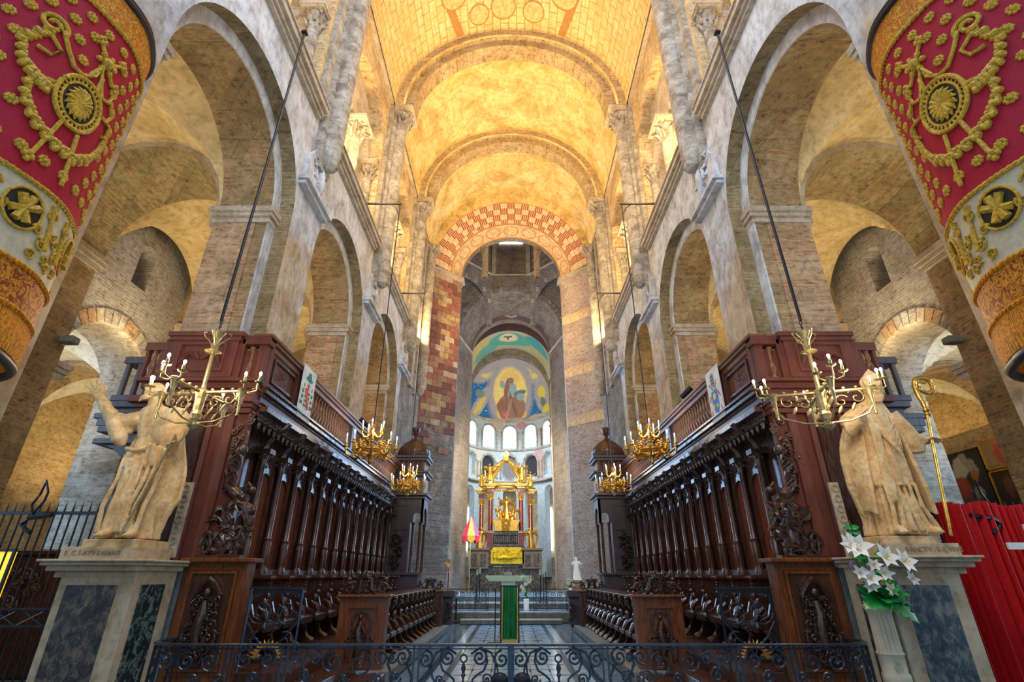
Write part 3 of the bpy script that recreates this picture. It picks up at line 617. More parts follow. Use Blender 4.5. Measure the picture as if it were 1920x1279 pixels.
for s in (-1, 1):
    poly = [(s*3.55, 31.2), (s*2.85, 33.6), (s*4.6, 33.6), (s*4.6, 31.2)]
    G().prism(poly, lambda a, b, h: (a, b, h), 0, ZE).build('east_pier', 'brick_dark', X)
    G().tube([(s*3.6, 31.15, ZE), (s*2.8, 33.55, ZE-.3)], .1, 4).build('impost', 'mould', X)
    for yy in (24.6, 31.2):
        # diagonal squinch: arch across the corner with a shaded hollow behind
        p0 = Vector((s*4.2, yy + (3.0 if yy < 28 else -2.9), 0)); p1 = Vector((s*1.35, yy + (.4 if yy < 28 else 0), 0)); L = (p1-p0).length; dd = (p1-p0).normalized(); nn = Vector((-dd.y, dd.x, 0))
        nn = nn if (nn.y > 0) == (yy > 28) else -nn
        G().archwall(lambda u, w_, z: tuple(p0 + dd*u + nn*w_ + Vector((0, 0, z))), 0, .25, 0, L, 17.4, 21.5, L/2, L/2-.25, 18.6, 17.4, 20).build('squinch', 'brick_dark', X)
        for r_, k in ((L/2-.25, 13),):
            for q in range(k):
                t = pi*(q+.5)/k; c_ = p0 + dd*(L/2 - (r_+.12)*cos(t)) + Vector((0, 0, 18.6+(r_+.12)*sin(t)))
                if q % 2: G().bx(c_, (.1, .1, .13)).build('squinch_stone', 'mould', X)
    G().archwall(fx(s), 4.3, 4.7, 25.0, 31.2, 0, 21.5, 28.7, 2.2, 15.5, 0, 30).build('transept_arch', 'brick_dark', X)
# ------------------------------------------------ choir and apse
CH = struct('wall_apse'); AX = -.12
for s in (-1, 1): G().box(min(s*3.55, s*4.2)+AX, max(s*3.55, s*4.2)+AX, 34.2, 42.4, 0, 22).build('choir_side_wall', 'tan', CH)
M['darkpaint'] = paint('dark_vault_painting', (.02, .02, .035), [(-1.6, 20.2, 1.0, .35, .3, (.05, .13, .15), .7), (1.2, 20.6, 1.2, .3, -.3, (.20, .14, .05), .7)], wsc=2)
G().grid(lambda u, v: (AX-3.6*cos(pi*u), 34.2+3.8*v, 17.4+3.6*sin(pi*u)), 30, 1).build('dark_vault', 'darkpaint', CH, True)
G().archwall(fy(), 37.9, 38.0, -3.9+AX, 3.9+AX, 14, 22, AX, 3.45, 16.9, 14, 36).build('vault_face', 'purple', CH)
M['greenpaint'] = paint('green_vault_painting', (.50, .50, .36), [
    (AX-2.6, 39.2, .8, 1.5, 0, (.62, .50, .20), .15), (AX+2.5, 39.8, .7, 1.8, 0, (.48, .44, .22), .2), (AX+2.3, 38.9, .9, .8, .3, (.06, .36, .42), .2), (AX-2.1, 40.6, .9, .9, 0, (.16, .44, .40), .3),
    (AX, 39.6, 1.75, 1.25, 0, (.10, .42, .36), .1), (AX-.1, 39.3, .68, .70, 0, (.80, .68, .48), .35), (AX-.15, 39.3, .28, .20, 0, (.85, .80, .75), .2), (AX-.30, 39.15, .22, .13, .5, (.10, .07, .05), .2), (AX+.02, 39.15, .22, .13, -.5, (.10, .07, .05), .2), (AX-.14, 39.45, .08, .3, 0, (.10, .07, .05), .2)], axes='xy', warp=.05, dirt=.45)
G().grid(lambda u, v: (AX-3.45*cos(pi*u), 38+3.6*v, 16.9+3.45*sin(pi*u)), 40, 4).build('painted_vault', 'greenpaint', CH, True)
G().archwall(fy(), 41.6, 42.3, -4+AX, 4+AX, 14, 22, AX, 3.5, 16.15, 14, 36).build('apse_arch', 'brick_dark', CH)
# conch
BL, CL, YL = (.012, .16, .42), (.42, .40, .42), (.85, .68, .16)
ZG = 14.8; R = 3.95
def Z(px, py): return AX + (px-920)/1918*8.1*1.03, 19.75 - (py-320)/960*4.75   # relative layout of the mural
def el(px, py, rx, ry, rot, c, so=.25):
    a, b = Z(px, py); return (a, b, rx/1918*8.3, ry/960*4.75, rot, c, so)
M['conch'] = paint('apse_mural', BL, [
    el(250, 620, 330, 90, .5, CL, .35), el(1500, 620, 420, 90, -.5, CL, .35), el(930, 430, 520, 130, 0, CL, .3), el(460, 560, 150, 26, .45, (.75, .66, .2), .2), el(620, 540, 40, 30, 0, YL, .2), el(1240, 460, 140, 28, -.4, (.75, .66, .2), .2), el(1430, 580, 90, 26, -.6, YL, .2), el(1250, 480, 80, 22, -.5, (.12, .18, .17), .2),
    el(930, 850, 440, 560, 0, (.40, .38, .42), .25), el(930, 800, 340, 370, 0, (.92, .72, .22), .14), el(930, 560, 170, 110, 0, (.86, .60, .2), .3), el(780, 1160, 130, 110, 0, (.86, .62, .14), .2), el(1190, 1180, 90, 80, 0, (.9, .5, .1), .2),
    el(300, 1040, 90, 330, -.45, CL, .2), el(280, 1080, 45, 200, -.45, (.78, .56, .14), .2), el(290, 880, 90, 60, .5, (.18, .30, .28), .2), el(1620, 950, 130, 290, .25, CL, .25), el(1600, 880, 60, 110, .3, (.8, .62, .1), .2), el(1640, 1060, 40, 110, .3, (.16, .2, .2), .2), el(1690, 1200, 60, 90, 0, (.7, .6, .1), .3),
    el(960, 1060, 290, 260, 0, (.34, .19, .13), .1), el(760, 1020, 120, 90, .6, (.32, .13, .09), .12), el(940, 930, 130, 130, 0, (.30, .17, .12), .15), el(960, 740, 110, 120, 0, (.32, .44, .50), .08), el(860, 700, 50, 150, -.25, (.30, .13, .09), .1), el(760, 650, 50, 60, .4, (.3, .42, .48), .2), el(1140, 800, 120, 50, .15, (.12, .22, .20), .15), el(1160, 870, 80, 60, 0, (.3, .42, .48), .2),
    el(945, 605, 52, 60, 0, (.36, .30, .26), .1), el(945, 585, 58, 42, 0, (.24, .19, .17), .2), el(1000, 1010, 30, 230, .3, (.22, .11, .08), .3), el(900, 1080, 30, 180, -.3, (.42, .26, .2), .3),
    el(1000, 1400, 420, 110, 0, (.46, .44, .46), .5), el(1380, 1370, 380, 90, .1, (.04, .22, .28), .5), el(1500, 1300, 160, 60, 0, (.5, .47, .4), .4)],
    warp=.10, wsc=2.2, spots=(3.2, (.7, .75, .75)), dirt=.5)
G().grid(lambda u, v: (AX-R*cos(pi*u)*cos(v*pi/2), 42.2+R*sin(pi*u)*cos(v*pi/2), ZG+4.9*sin(v*pi/2)), 48, 16).build('conch', 'conch', CH, True)
G().grid(lambda u, v: (AX-(R-.10*(v > .4))*cos(pi*u), 42.2+(R-.10*(v > .4))*sin(pi*u), ZG-.15+.3*v), 48, 3).build('apse_cornice', 'mould', CH)
def cyl(R_): return lambda u, w_, z: (AX+(R_+w_)*sin(u/R_), 42.2+(R_+w_)*cos(u/R_), z)
M['apsepaint'] = paint('painted_apse_wall', (.42, .52, .60), [(AX+1.1, 14.4, .4, .3, 0, (.45, .25, .3), .4), (AX-1.2, 14.4, .6, .4, 0, (.5, .42, .36), .4), (AX+2.6, 10.6, .5, 1.2, 0, (.42, .30, .3), .4), (AX-2.7, 10.6, .5, 1.2, 0, (.5, .5, .45), .4), (AX, 10.5, .6, 1.0, 0, (.2, .2, .22), .5)], wsc=2.2, warp=.25, dirt=.7)
for k in range(-3, 4):
    c = k*2.02; a, b = c-1.01, c+1.01
    G().archwall(cyl(R), 0, .45, a, b, 12.0, 14.75, c, .58, 13.75, 12.25, 14).build('window_bay', 'apsepaint', CH)
    G().ring(cyl(R), -.07, .02, c, 13.75, .60, .74, seg=14).build('window_arch_mould', 'stone', CH)
    wi = struct('window_%d' % (k+5)); G().grid(lambda u, v: cyl(R)(c-.6+1.2*u, .4, 12.2+2.2*v), 3, 1).build('glass', 'pane', wi)
    for q in (-1, 1):
        o = G().lathe([(.1, 12.2), (.07, 12.3), (.065, 13.45), (.1, 13.6), (.13, 13.75)], cyl(R)(c+q*.74, -.08, 0), 8).build('colonnette', 'redmarble' if k == 2 else 'stone', CH, True)
    G().archwall(cyl(R), 0, .5, a, b, 9.2, 11.95, c, .62, 10.9, 9.6, 14).build('gallery_bay', 'apsepaint', CH)
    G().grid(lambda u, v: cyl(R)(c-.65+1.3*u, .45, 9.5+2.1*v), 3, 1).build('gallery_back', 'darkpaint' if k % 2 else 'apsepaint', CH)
    G().ring(cyl(R), -.07, .02, c, 10.9, .64, .80, seg=14).build('gallery_arch_mould', 'stone', CH)
    for q in (-1, 1): G().lathe([(.1, 9.5), (.07, 9.6), (.065, 10.6), (.1, 10.75), (.13, 10.9)], cyl(R)(c+q*.82, -.08, 0), 8).build('colonnette', 'stone', CH, True)
    G().archwall(cyl(R), 0, .6, a, b, 1.5, 9.15, c, .60, 8.1, 1.5, 14).build('lower_bay', 'apsepaint', CH)
    wi = struct('window_%d' % (k+14)) if abs(k) in (1, 2, 3) else None
    if wi: G().archwall(cyl(R+2.6), 0, .02, c-.02, c+.02, 2.0, 2.1, c, .01, 2.05, 2.0, 2).build('frame', 'stone', wi); G().grid(lambda u, v: cyl(R+2.6)(c*1.62-.42+.84*u + (.35 if k > 0 else -.35), 0, 3.6+3.6*v), 2, 1).build('glass', 'pane', wi)
for z0, z1, e in ((11.9, 12.12, .1), (9.05, 9.3, .14)): G().grid(lambda u, v: cyl(R)(-6.8+13.6*u, -e if 0 < v < .99 else 0, z0+(z1-z0)*v), 44, 3).build('string_course', 'stone', CH)
den = G()
for i in range(60):
    u = -6+12*i/59; den.bx(cyl(R)(u, -.1, 9.0), (.05, .05, .07))
den.build('dentil_course', 'blackedge', CH)['kind'] = 'stuff'
G().grid(lambda u, v: cyl(R+2.9)(-10.2+20.4*u, 0, 9*v), 40, 1).build('ambulatory_wall', 'tan', CH)
G().grid(lambda u, v: cyl(R)(-6.8+13.6*u, 3.2*v, 9.0), 40, 1).build('ambulatory_vault', 'pale_vault', CH)
G().grid(lambda u, v: (AX+(R+.6)*sin((-6.4+12.8*u)/R), 42.2+(R+.6)*cos((-6.4+12.8*u)/R), 3.0*v), 30, 1).build('apse_screen', 'rubble', CH)
# ------------------------------------------------ floor
FL = struct('floor')
M['floor'] = simple('grey_floor_stone', (.15, .25, .34), .22, 0, .25, 3, .05, obj=False)
M['tile_pale'] = simple('pale_marble_tile_blue_sheen', (.38, .60, .80), .16, 0, .25, 4, .04, obj=False)  # reflected blue daylight is put into the colours of floor and tiles
M['tile_dark'] = simple('dark_slate_tile_blue_sheen', (.03, .09, .14), .14, 0, .3, 4, .04, obj=False)
M['tile_mid'] = simple('grey_marble_tile', (.15, .26, .35), .14, 0, .3, 4, .04, obj=False)
G().box(-15, 15, -1.5, 47, -.3, -.02).build('floor_bed', 'floor', FL)
mp, md, mm = [G().bx((0, 0, 0), (.165, .285, .02)).mesh('tile', 'tile_pale'), G().prism([(-.16, 0), (0, .05), (.16, 0), (0, -.05)], lambda a, b, h: (a, b, h), -.02, .004).mesh('tile_inset', 'tile_dark'), None]
nx = 6
for j in range(24):
    for i in range(-3, 3):
        y = 6.8 + j*.58; x = (i+.5)*.36
        inst(mp, 'floor_tile', FL, (x, y, -.02)); 
        inst(md, 'tile_inset', FL, (x + (.18 if j % 2 else 0), y+.29, 0)) if (i < 2 or j % 2 == 0) else None
for s in (-1, 1):
    for x0, x1, m in ((1.09, 1.2, 'tile_dark'), (1.2, 1.42, 'tile_pale'), (1.42, 1.56, 'tile_dark'), (1.56, 1.92, 'tile_mid')):
        for j in range(14): 
            y = 6.5 + j*1.0; G().box(min(s*x0, s*x1)+.004, max(s*x0, s*x1)-.004, y+.004, y+.996, -.02, .0).build('border_slab', m, FL)
# ============================================================ carved scroll generator
def carving(c, w, h, seed, fn=None, dens=1., thick=1., dep=.06, sym=False):
    """baroque carving filling w x h round c: spirals, leaves, bosses; fn maps (a, b, out) -> 3D"""
    rnd = random.Random(seed); g = G(); fn = fn or (lambda a, b, o: (c[0] + a, c[1] - o, c[2] + b))
    k = max(3, int(9*dens)); 
    for i in range(k):
        a0 = rnd.uniform(-.36, .36)*w; b0 = (-.42 + .84*(i + .5)/k)*h; r = rnd.uniform(.16, .26)*min(w, h*.6); d = rnd.choice((-1, 1))
        sp = spiral((a0, b0), r, r*.12, rnd.uniform(0, 6), d*1.4, lambda a, b: (max(-w/2, min(w/2, a)), b), 18)
        for q in ((1, -1) if sym else (1,)):
            g.tube([fn(q*a, b, dep*.4 + dep*.5*j/18) for j, (a, b) in enumerate(sp)], [thick*r*(.20 - .12*j/18) for j in range(19)], 6)
            g.ball(fn(q*sp[-1][0], sp[-1][1], dep), r*.22*thick, 7, 5)
            for m in range(4):
                a, b = sp[m*4 + 1]; t = rnd.uniform(0, 6.3)
                g.tube([fn(q*a, b, dep*.4), fn(q*(a + .12*r*cos(t) + .25*r*cos(t)), b + .35*r*sin(t), dep), fn(q*(a + .6*r*cos(t+.4)), b + .6*r*sin(t+.4), dep*.3)], [r*.14*thick, r*.12*thick, r*.02], 5)
    return g
def carv_x(x, y0, z0, s): return lambda a, b, o: (x - s*o, y0 + a, z0 + b)     # on a face that looks to the nave axis
def carv_y(x0, y, z0): return lambda a, b, o: (x0 + a, y - o, z0 + b)          # on a face that looks to the camera
def sb(g, s, x0, x1, y0, y1, z0, z1): return g.box(min(s*x0, s*x1), max(s*x0, s*x1), y0, y1, z0, z1)
def frame_y(g, x0, x1, y, z0, z1, t=.05, d=.03):
    for a, b, c, e in ((x0, x1, z0, z0+t), (x0, x1, z1-t, z1), (x0, x0+t, z0+t, z1-t), (x1-t, x1, z0+t, z1-t)): g.box(a, b, y-d, y, c, e)
    return g
def scrollmonster(s, c, h, w):
    """S-shaped winged beast and acanthus scroll standing on a stall end (seen from the front)"""
    x, y, z = c; g = G(); P = lambda a, b, o=0: (x + s*a*w, y - o, z + b*h)
    # body: big coil below, neck and figure above
    pts = [P(.40, .03), P(.05, .04), P(-.30, .12), P(-.46, .26), P(-.40, .42), P(-.12, .50), P(.12, .43), P(.18, .32), P(.05, .24), P(-.10, .27), P(-.08, .35)]
    g.tube(pts, [.03, .07, .085, .09, .09, .085, .075, .065, .05, .04, .02], 8)
    g.tube([P(-.30, .50), P(-.05, .56), P(.18, .64), P(.22, .76), P(.12, .86), P(.10, .97)], [.08, .09, .10, .09, .075, .06], 8)
    g.ball(P(.06, 1.0), (.085, .085, .10), 10, 8); g.ball(P(-.42, .60, .04), .055, 8, 6); g.tube([P(-.1, .56), P(-.3, .66), P(-.42, .60)], [.05, .045, .03], 6)
    rnd = random.Random(4)
    for i in range(46):   # feathers and scales along the coil
        p = Vector(pts[1 + i % 9]); t = rnd.uniform(0, 6.28); a = .08
        q = p + Vector((a*cos(t)*1.1, -.05 - rnd.random()*.03, a*sin(t)*1.2)); e = q + Vector((.09*cos(t+.7), -.02, .10*sin(t+.7)))
        g.tube([p, q, e], [.035, .035, .006], 5)
    for i in range(14):
        b = .58 + .028*i; g.tube([P(.22, b, .05), P(.08 + .1*sin(i), b + .03, .11), P(-.02, b - .03, .06)], [.03, .035, .008], 5)
    for cx, cz, r in ((.34, .10, .10), (-.30, .06, .09), (.02, .33, .06)):
        g.tube(spiral((cx, cz), r*1.25, .015, 0, 1.6, lambda a, b: P(a, b, .06), 20), [.038 - .0012*i for i in range(21)], 6)
    g.bx(P(0, .0), (w*.5, .09, .02))
    return g
def stack_beads(g, p, r, n=3):
    for i in range(n): g.ball((p[0], p[1], p[2] + i*r*1.5), (r, r, r*.8), 8, 5)
    return g
YS, YE = 7.75, 18.15; X0 = 4.42; NB = 14; PITCH = .73; YC0 = 8.55
for s in (-1, 1):
    who = 'behind the raised-arm statue' if s < 0 else 'behind the crosier-holding statue'
    T = thing('choir_stalls', 'long canopied back row of carved choir stalls ' + who, 'choir stalls', (s*4, 7.6, 0), group=None)
    # platform and steps
    sb(G(), s, 2.95, 4.44, 7.72, 19.2, 0, .46).build('platform', 'wood_mid', FL, bevel=.01)
    g = G(); sb(g, s, 2.55, 2.95, 7.72, 9.7, 0, .30); sb(g, s, 2.05, 2.55, 7.72, 9.7, 0, .16); g.build('step', 'wood_mid', FL, bevel=.01)
    # back wall of panels, one bay each
    sb(G(), s, 4.36, 4.43, YS, YE+.9, .46, 4.0).build('back_board', 'wood', T)
    Fx = fx(s)
    pane_me = {}
    for i in range(NB):
        y = YC0 + PITCH*(i + .5)
        G().archwall(Fx, 4.27, 4.33, y-PITCH/2+.06, y+PITCH/2-.06, 1.66, 3.62, y, .20, 3.02, 1.72, 12).build('panel_frame', 'wood', T)
        g = G(); sb(g, s, 4.31, 4.36, y-.215, y+.215, 1.70, 3.26); g.build('back_panel', 'wood_panel', T)
        carving((0, 0, 0), .5, .30, 30+i, carv_x(s*4.26, y, 3.42, s), .45, 1.2, .05, True).build('carved_spandrel', 'carve', T)
        # seat, misericord ledge, leg bracket
        g = G(); sb(g, s, 3.72, 4.28, y-.30, y+.30, .90, .95); sb(g, s, 3.70, 3.76, y-.28, y+.28, .82, .93); g.build('seat', 'wood', T, bevel=.008)
    for i in range(NB + 1):
        y = YC0 + PITCH*i; top = 3.50
        col = G().lathe([(.085, 1.62), (.085, 1.68), (.06, 1.72), (.065, 1.76), (.075, 2.1), (.062, 2.14), (.075, 2.17), (.05, 2.20), (.052, 2.7), (.046, 3.28), (.055, 3.30), (.05, 3.33), (.085, 3.47)], (s*4.20, y, 0), 10,
                        lambda a, z: 1 + (.10*sin(6*a + z*30) if 1.76 < z < 2.12 else 0)).build('column', 'wood_mid', T, True)
        g = G().box(min(s*4.06, s*4.36), max(s*4.06, s*4.36), y-.10, y+.10, 3.47, 3.55)
        for k in range(4): g.ball((s*(4.20+.07*cos(k*pi/2+.8)), y+.07*sin(k*pi/2+.8), 3.42), .035, 6, 5)
        g.build('capital', 'carve', col)
        # curved bracket from the capital up to the canopy
        g = G(); pts = [(s*4.22, 3.55), (s*4.18, 3.68), (s*4.06, 3.82), (s*3.92, 3.92), (s*3.86, 4.0)]
        for q in (-.035, .035): g.tube([(a, y+q, b) for a, b in pts], [.034, .032, .03, .03, .03], 5)
        g.build('bracket', 'wood_mid', T)
        # seat divider: curved cheek, armrest with bead knobs, claw foot
        g = G(); prof = [(4.30, .50), (4.30, 1.55), (3.78, 1.55), (3.70, 1.50), (3.76, 1.36), (3.92, 1.22), (3.86, 1.06), (3.68, .98), (3.66, .90), (3.84, .80), (3.80, .60), (3.66, .50)]
        g.prism([(s*a, b) for a, b in prof], lambda a, b, h: (a, h, b), y-.028, y+.028)
        d = g.build('divider', 'wood', T, bevel=.006)
        g = G(); sb(g, s, 3.66, 4.32, y-.085, y+.085, 1.545, 1.60); g.ball((s*3.68, y, 1.57), (.07, .095, .035), 10, 6)
        g.build('armrest', 'wood_mid', d, bevel=.012)
        g = G(); stack_beads(g, (s*3.70, y, 1.44), .028, 3); g.ball((s*3.74, y, 1.22), (.06, .05, .09), 8, 6); g.ball((s*3.70, y, 1.32), (.04, .04, .05), 8, 6)
        g.tube([(s*3.80, y, 1.16), (s*3.70, y, 1.08), (s*3.66, y, .98)], [.05, .06, .045], 7); g.build('carved_bust', 'carve', d, True)
        g = G(); g.tube([(s*3.80, y, .86), (s*3.88, y, .72), (s*3.80, y, .58), (s*3.68, y, .50)], [.05, .038, .045, .07], 7); sb(g, s, 3.58, 3.84, y-.05, y+.05, .46, .52); g.build('claw_foot', 'wood', d, True)
    # dado rail behind the armrests
    sb(G(), s, 4.22, 4.34, YS, YE+.6, 1.60, 1.70).build('dado_rail', 'wood', T, bevel=.01)
    # canopy: soffit, layered cornice, pendant fringe
    sb(G(), s, 3.9, 4.6, YS-.02, YE, 3.98, 4.06).build('canopy_soffit', 'wood', T)
    g = G()
    for x0, z0, z1 in ((4.02, 3.90, 3.98), (4.08, 3.98, 4.04), (4.02, 4.04, 4.10), (3.98, 4.10, 4.12), (4.10, 4.12, 4.24), (4.02, 4.24, 4.28), (3.96, 4.28, 4.36), (3.92, 4.36, 4.40)): sb(g, s, x0, 4.6, YS-.05, YE, z0, z1)
    g.build('cornice', 'wood', T, bevel=.006)
    sb(G(), s, 4.05, 4.10, YS-.02, YE, 4.12, 4.245).build('cornice_frieze', 'wood_violet', T)
    base = G(); rnd = random.Random(3)
    for k in range(4):
        base.ball((.02*cos(k*1.6), .045*sin(k*1.6), -.03), (.035, .035, .045), 6, 5)
    base.tube([(0, -.08, .03), (0, -.05, -.05), (0, 0, -.09)], [.02, .02, .015], 5); base.tube([(0, .08, .03), (0, .05, -.05), (0, 0, -.09)], [.02, .02, .015], 5)
    base.lathe([(.035, -.07), (.045, -.10), (.025, -.14), (.032, -.16), (.0, -.21)], (0, 0, 0), 7)
    pm = base.mesh('pendant', 'carve', True)
    npd = 56
    for i in range(npd):
        y = YS + .1 + (YE-YS-.2)*i/(npd-1); inst(pm, 'pendant', T, (s*4.05, y, 3.90))
    # balustrade over the canopy
    G2 = thing('gallery_balustrade', 'dark balustrade of turned balusters above the stalls ' + who, 'balustrade', (s*4, 7.6, 4.4))
    g = G(); sb(g, s, 4.06, 4.22, YS-.1, YE+.1, 4.40, 4.50); g.build('bottom_rail', 'wood_violet', G2)
    g = G(); sb(g, s, 4.0, 4.26, YS-.18, YE+.4, 5.16, 5.22); sb(g, s, 3.97, 4.29, YS-.2, YE+.4, 5.22, 5.28); sb(g, s, 4.05, 4.22, YS-.12, YE+.3, 5.06, 5.16); g.build('hand_rail', 'wood_rail', G2, bevel=.012)
    bal = G().lathe([(.045, 4.50), (.045, 4.54), (.03, 4.56), (.035, 4.6), (.052, 4.68), (.045, 4.74), (.022, 4.82), (.035, 4.84), (.022, 4.86), (.024, 4.94), (.036, 5.0), (.03, 5.02), (.045, 5.03), (.045, 5.07)], (0, 0, 0), 9).mesh('baluster', 'wood_rail', True)
    y = 9.15; runs = []
    while y < YE + .05: runs.append(y); y += .165
    for k, yy in enumerate(runs):
        if 12.55 < yy < 13.0: continue
        inst(bal, 'baluster', G2, (s*4.14, yy, 0))
    g = G(); sb(g, s, 4.06, 4.22, 12.6, 12.95, 4.40, 5.1); g.build('post', 'wood_violet', G2)
    frm = G(); 
    for y0, y1 in ((YS-.05, YS+.10), (8.95, 9.07)): sb(frm, s, 4.04, 4.24, y0, y1, 4.40, 5.08)
    sb(frm, s, 4.08, 4.2, YS+.1, 8.95, 4.40, 5.08)
    pnl = frm.build('corner_panel', 'wood_red', G2)
    g = G()
    for a, b, c, d in ((YS+.2, 8.85, 4.55, 4.59), (YS+.2, 8.85, 4.95, 4.99), (YS+.2, YS+.24, 4.59, 4.95), (8.81, 8.85, 4.59, 4.95)): sb(g, s, 4.04, 4.09, a, b, c, d)
    g.build('panel_moulding', 'wood_mid', pnl)
    carving((0, 0, 0), .62, .26, 77, carv_x(s*4.07, 8.32, 4.77, s), .8, 1.2, .05).build('carved_trophy', 'carve_brown', pnl)
    # ---------------- tall end screen facing the camera
    E = thing('end_screen', 'tall red-brown panelled wooden end screen ' + who, 'wooden screen', (s*4.9, 7.6, 0))
    sb(G(), s, 4.1, 5.75, 7.62, 7.74, .4, 5.0).build('board', 'wood_red', E)
    g = G(); sb(g, s, 4.5, 5.6, 7.50, 7.64, 4.48, 5.20); sb(g, s, 4.42, 5.68, 7.46, 7.64, 5.20, 5.28); sb(g, s, 4.46, 5.64, 7.48, 7.64, 5.12, 5.2); sb(g, s, 4.4, 4.56, 7.54, 7.64, 4.40, 5.18); sb(g, s, 5.54, 5.72, 7.54, 7.64, 4.4, 5.18)
    for z0, z1, e in ((4.40, 4.46, .10), (4.30, 4.40, .05), (4.14, 4.30, .02), (4.05, 4.14, .12), (3.98, 4.05, .06), (3.90, 3.98, .03)): sb(g, s, 4.08-e*.4, 5.85+e, 7.62-e*1.3-.04, 7.7, z0, z1)
    g.build('upper_panel', 'wood_red', E, bevel=.008)
    dt = G()
    for k in range(40): dt.bx((s*(4.1+.044*k), 7.53, 4.08), (.012, .02, .022))
    dt.build('dentil_row', 'wood_red', E)['kind'] = 'stuff'
    g = frame_y(G(), min(s*4.66, s*5.44), max(s*4.66, s*5.44), 7.5, 4.58, 5.08, .04, .025); g.build('panel_frame', 'wood_red', E)
    g = G()
    for q in (-1, 1):
        for k in range(9):
            t = k/8; g.tube([(s*5.05 + q*.02, 7.49, 4.78), (s*5.05 + q*(.08+.10*t), 7.46, 4.90 + .03*t - .06*t*t), (s*5.05 + q*(.16+.15*t), 7.46, 4.93 - .02*t - .10*t*t), (s*5.05 + q*(.22+.12*t), 7.48, 4.92 - .06 - .20*t)], [.010, .016, .015, .006], 5)
    g.build('carved_wings', 'wood_red', E, True)
    g = G()
    for x0, x1 in ((4.30, 4.44), (4.62, 4.70), (5.1, 5.16), (5.5, 5.62)): sb(g, s, x0, x1, 7.56, 7.63, .5, 3.9)
    g.build('stile', 'wood_red', E, bevel=.01)
    g = G(); sb(g, s, 4.74, 5.06, 7.58, 7.63, 1.9, 3.8); sb(g, s, 5.2, 5.46, 7.58, 7.63, 1.9, 3.8); g.build('lower_panel', 'wood_mid', E)
    # corner bay of the gallery, seen from the front
    g = G(); sb(g, s, 4.04, 4.18, 7.58, 7.72, 4.42, 5.1); sb(g, s, 4.0, 4.46, 7.54, 7.76, 5.08, 5.24); g.build('corner_post', 'wood_red', E, bevel=.008)
    inst(bal, 'baluster', E, (s*4.29, 7.62, -.02), (0, 0, 0), (1.2, 1.2, 1))
    # upper side box and bracket reaching over the aisle
    g = G(); sb(g, s, 5.72, 6.05, 7.56, 7.7, 4.98, 5.12); sb(g, s, 5.74, 5.80, 7.58, 7.66, 4.46, 5.0); sb(g, s, 5.98, 6.03, 7.58, 7.66, 4.46, 5.0)
    g.build('side_bay', 'wood_red', E)
    inst(bal, 'baluster', E, (s*5.89, 7.62, -.02), (0, 0, 0), (1.3, 1.3, 1))
    g = G(); sb(g, s, 6.03, 6.36, 7.60, 7.9, 4.76, 4.88); sb(g, s, 6.06, 6.12, 7.62, 7.7, 4.2, 4.78); sb(g, s, 6.26, 6.32, 7.62, 7.7, 4.2, 4.78)
    for z0, z1, e in ((4.10, 4.20, .12), (4.0, 4.10, .07), (3.82, 3.90, .28), (3.70, 3.82, .2), (3.60, 3.70, .15), (3.42, 3.50, .16)): sb(g, s, 5.7, 6.22+e, 7.55, 8.0, z0, z1)
    sb(g, s, 5.72, 6.2, 7.62, 7.98, 3.44, 4.14)
    g.prism([(s*6.3, 3.44), (s*5.75, 3.44), (s*5.75, 2.95), (s*5.85, 3.2), (s*6.05, 3.34)], lambda a, b, h: (a, h, b), 7.6, 7.9)
    g.build('side_cornice', 'wood_violet', E, bevel=.008)
    # stall end with carved panel, shelf and beast
    P_ = thing('carved_stall_end', 'tall carved stall end with beast scroll ' + ('next to the raised-arm statue' if s < 0 else 'next to the vase of lilies'), 'stall end', (s*4, 7.6, 0))
    sb(G(), s, 3.60, 4.44, 7.50, 7.74, 0, 1.76).build('body', 'wood_orange', P_)
    sb(G(), s, 3.52, 4.50, 7.42, 7.80, 1.76, 1.82).build('shelf', 'wood_orange', P_, bevel=.015)
    g = frame_y(G(), min(s*3.70, s*4.34), max(s*3.70, s*4.34), 7.50, .5, 1.66, .035, .035); frame_y(g, min(s*3.66, s*4.38), max(s*3.66, s*4.38), 7.50, .46, 1.70, .03, .018); g.build('panel_moulding', 'wood_orange', P_)
    sb(G(), s, 3.735, 4.305, 7.485, 7.5, .535, 1.625).build('recessed_panel', 'wood', P_)
    g = carving((s*4.02, 7.47, .98), .42, .85, 11, None, 1.5, 1.1, .07, True)
    g.tube([(s*4.02-.17, 7.45, 1.36), (s*4.02-.08, 7.42, 1.50), (s*4.02, 7.41, 1.56), (s*4.02+.08, 7.42, 1.50), (s*4.02+.17, 7.45, 1.36)], [.03, .035, .04, .035, .03], 6); g.box(s*4.02-.17, s*4.02+.17, 7.43, 7.48, 1.32, 1.345)
    g.tube([(s*4.02, 7.42, 1.30), (s*4.02, 7.40, 1.15), (s*4.02-.03, 7.40, .95), (s*4.02, 7.42, .75)], [.04, .06, .065, .05], 8); g.ball((s*4.02, 7.41, 1.40), (.045, .04, .055), 8, 6)
    g.build('carved_figure_panel', 'carve', P_, True)
    scrollmonster(s, (s*4.06, 7.62, 1.84), 1.50, .62).build('winged_beast', 'carve', P_, True)
    g = G(); 
    g.tube([(s*4.20, 7.66, 3.05), (s*4.28, 7.62, 3.4), (s*4.15, 7.62, 3.7), (s*4.02, 7.6, 3.86)], [.05, .06, .06, .05], 6)
    carving((0, 0, 0), .34, .95, 15, lambda a, b, o: (s*4.24 - s*(b+.2)*.25 + a*.8, 7.62-o, 3.5+b), 1.2, 1.2, .06).build('carved_bracket', 'carve_brown', P_, True)
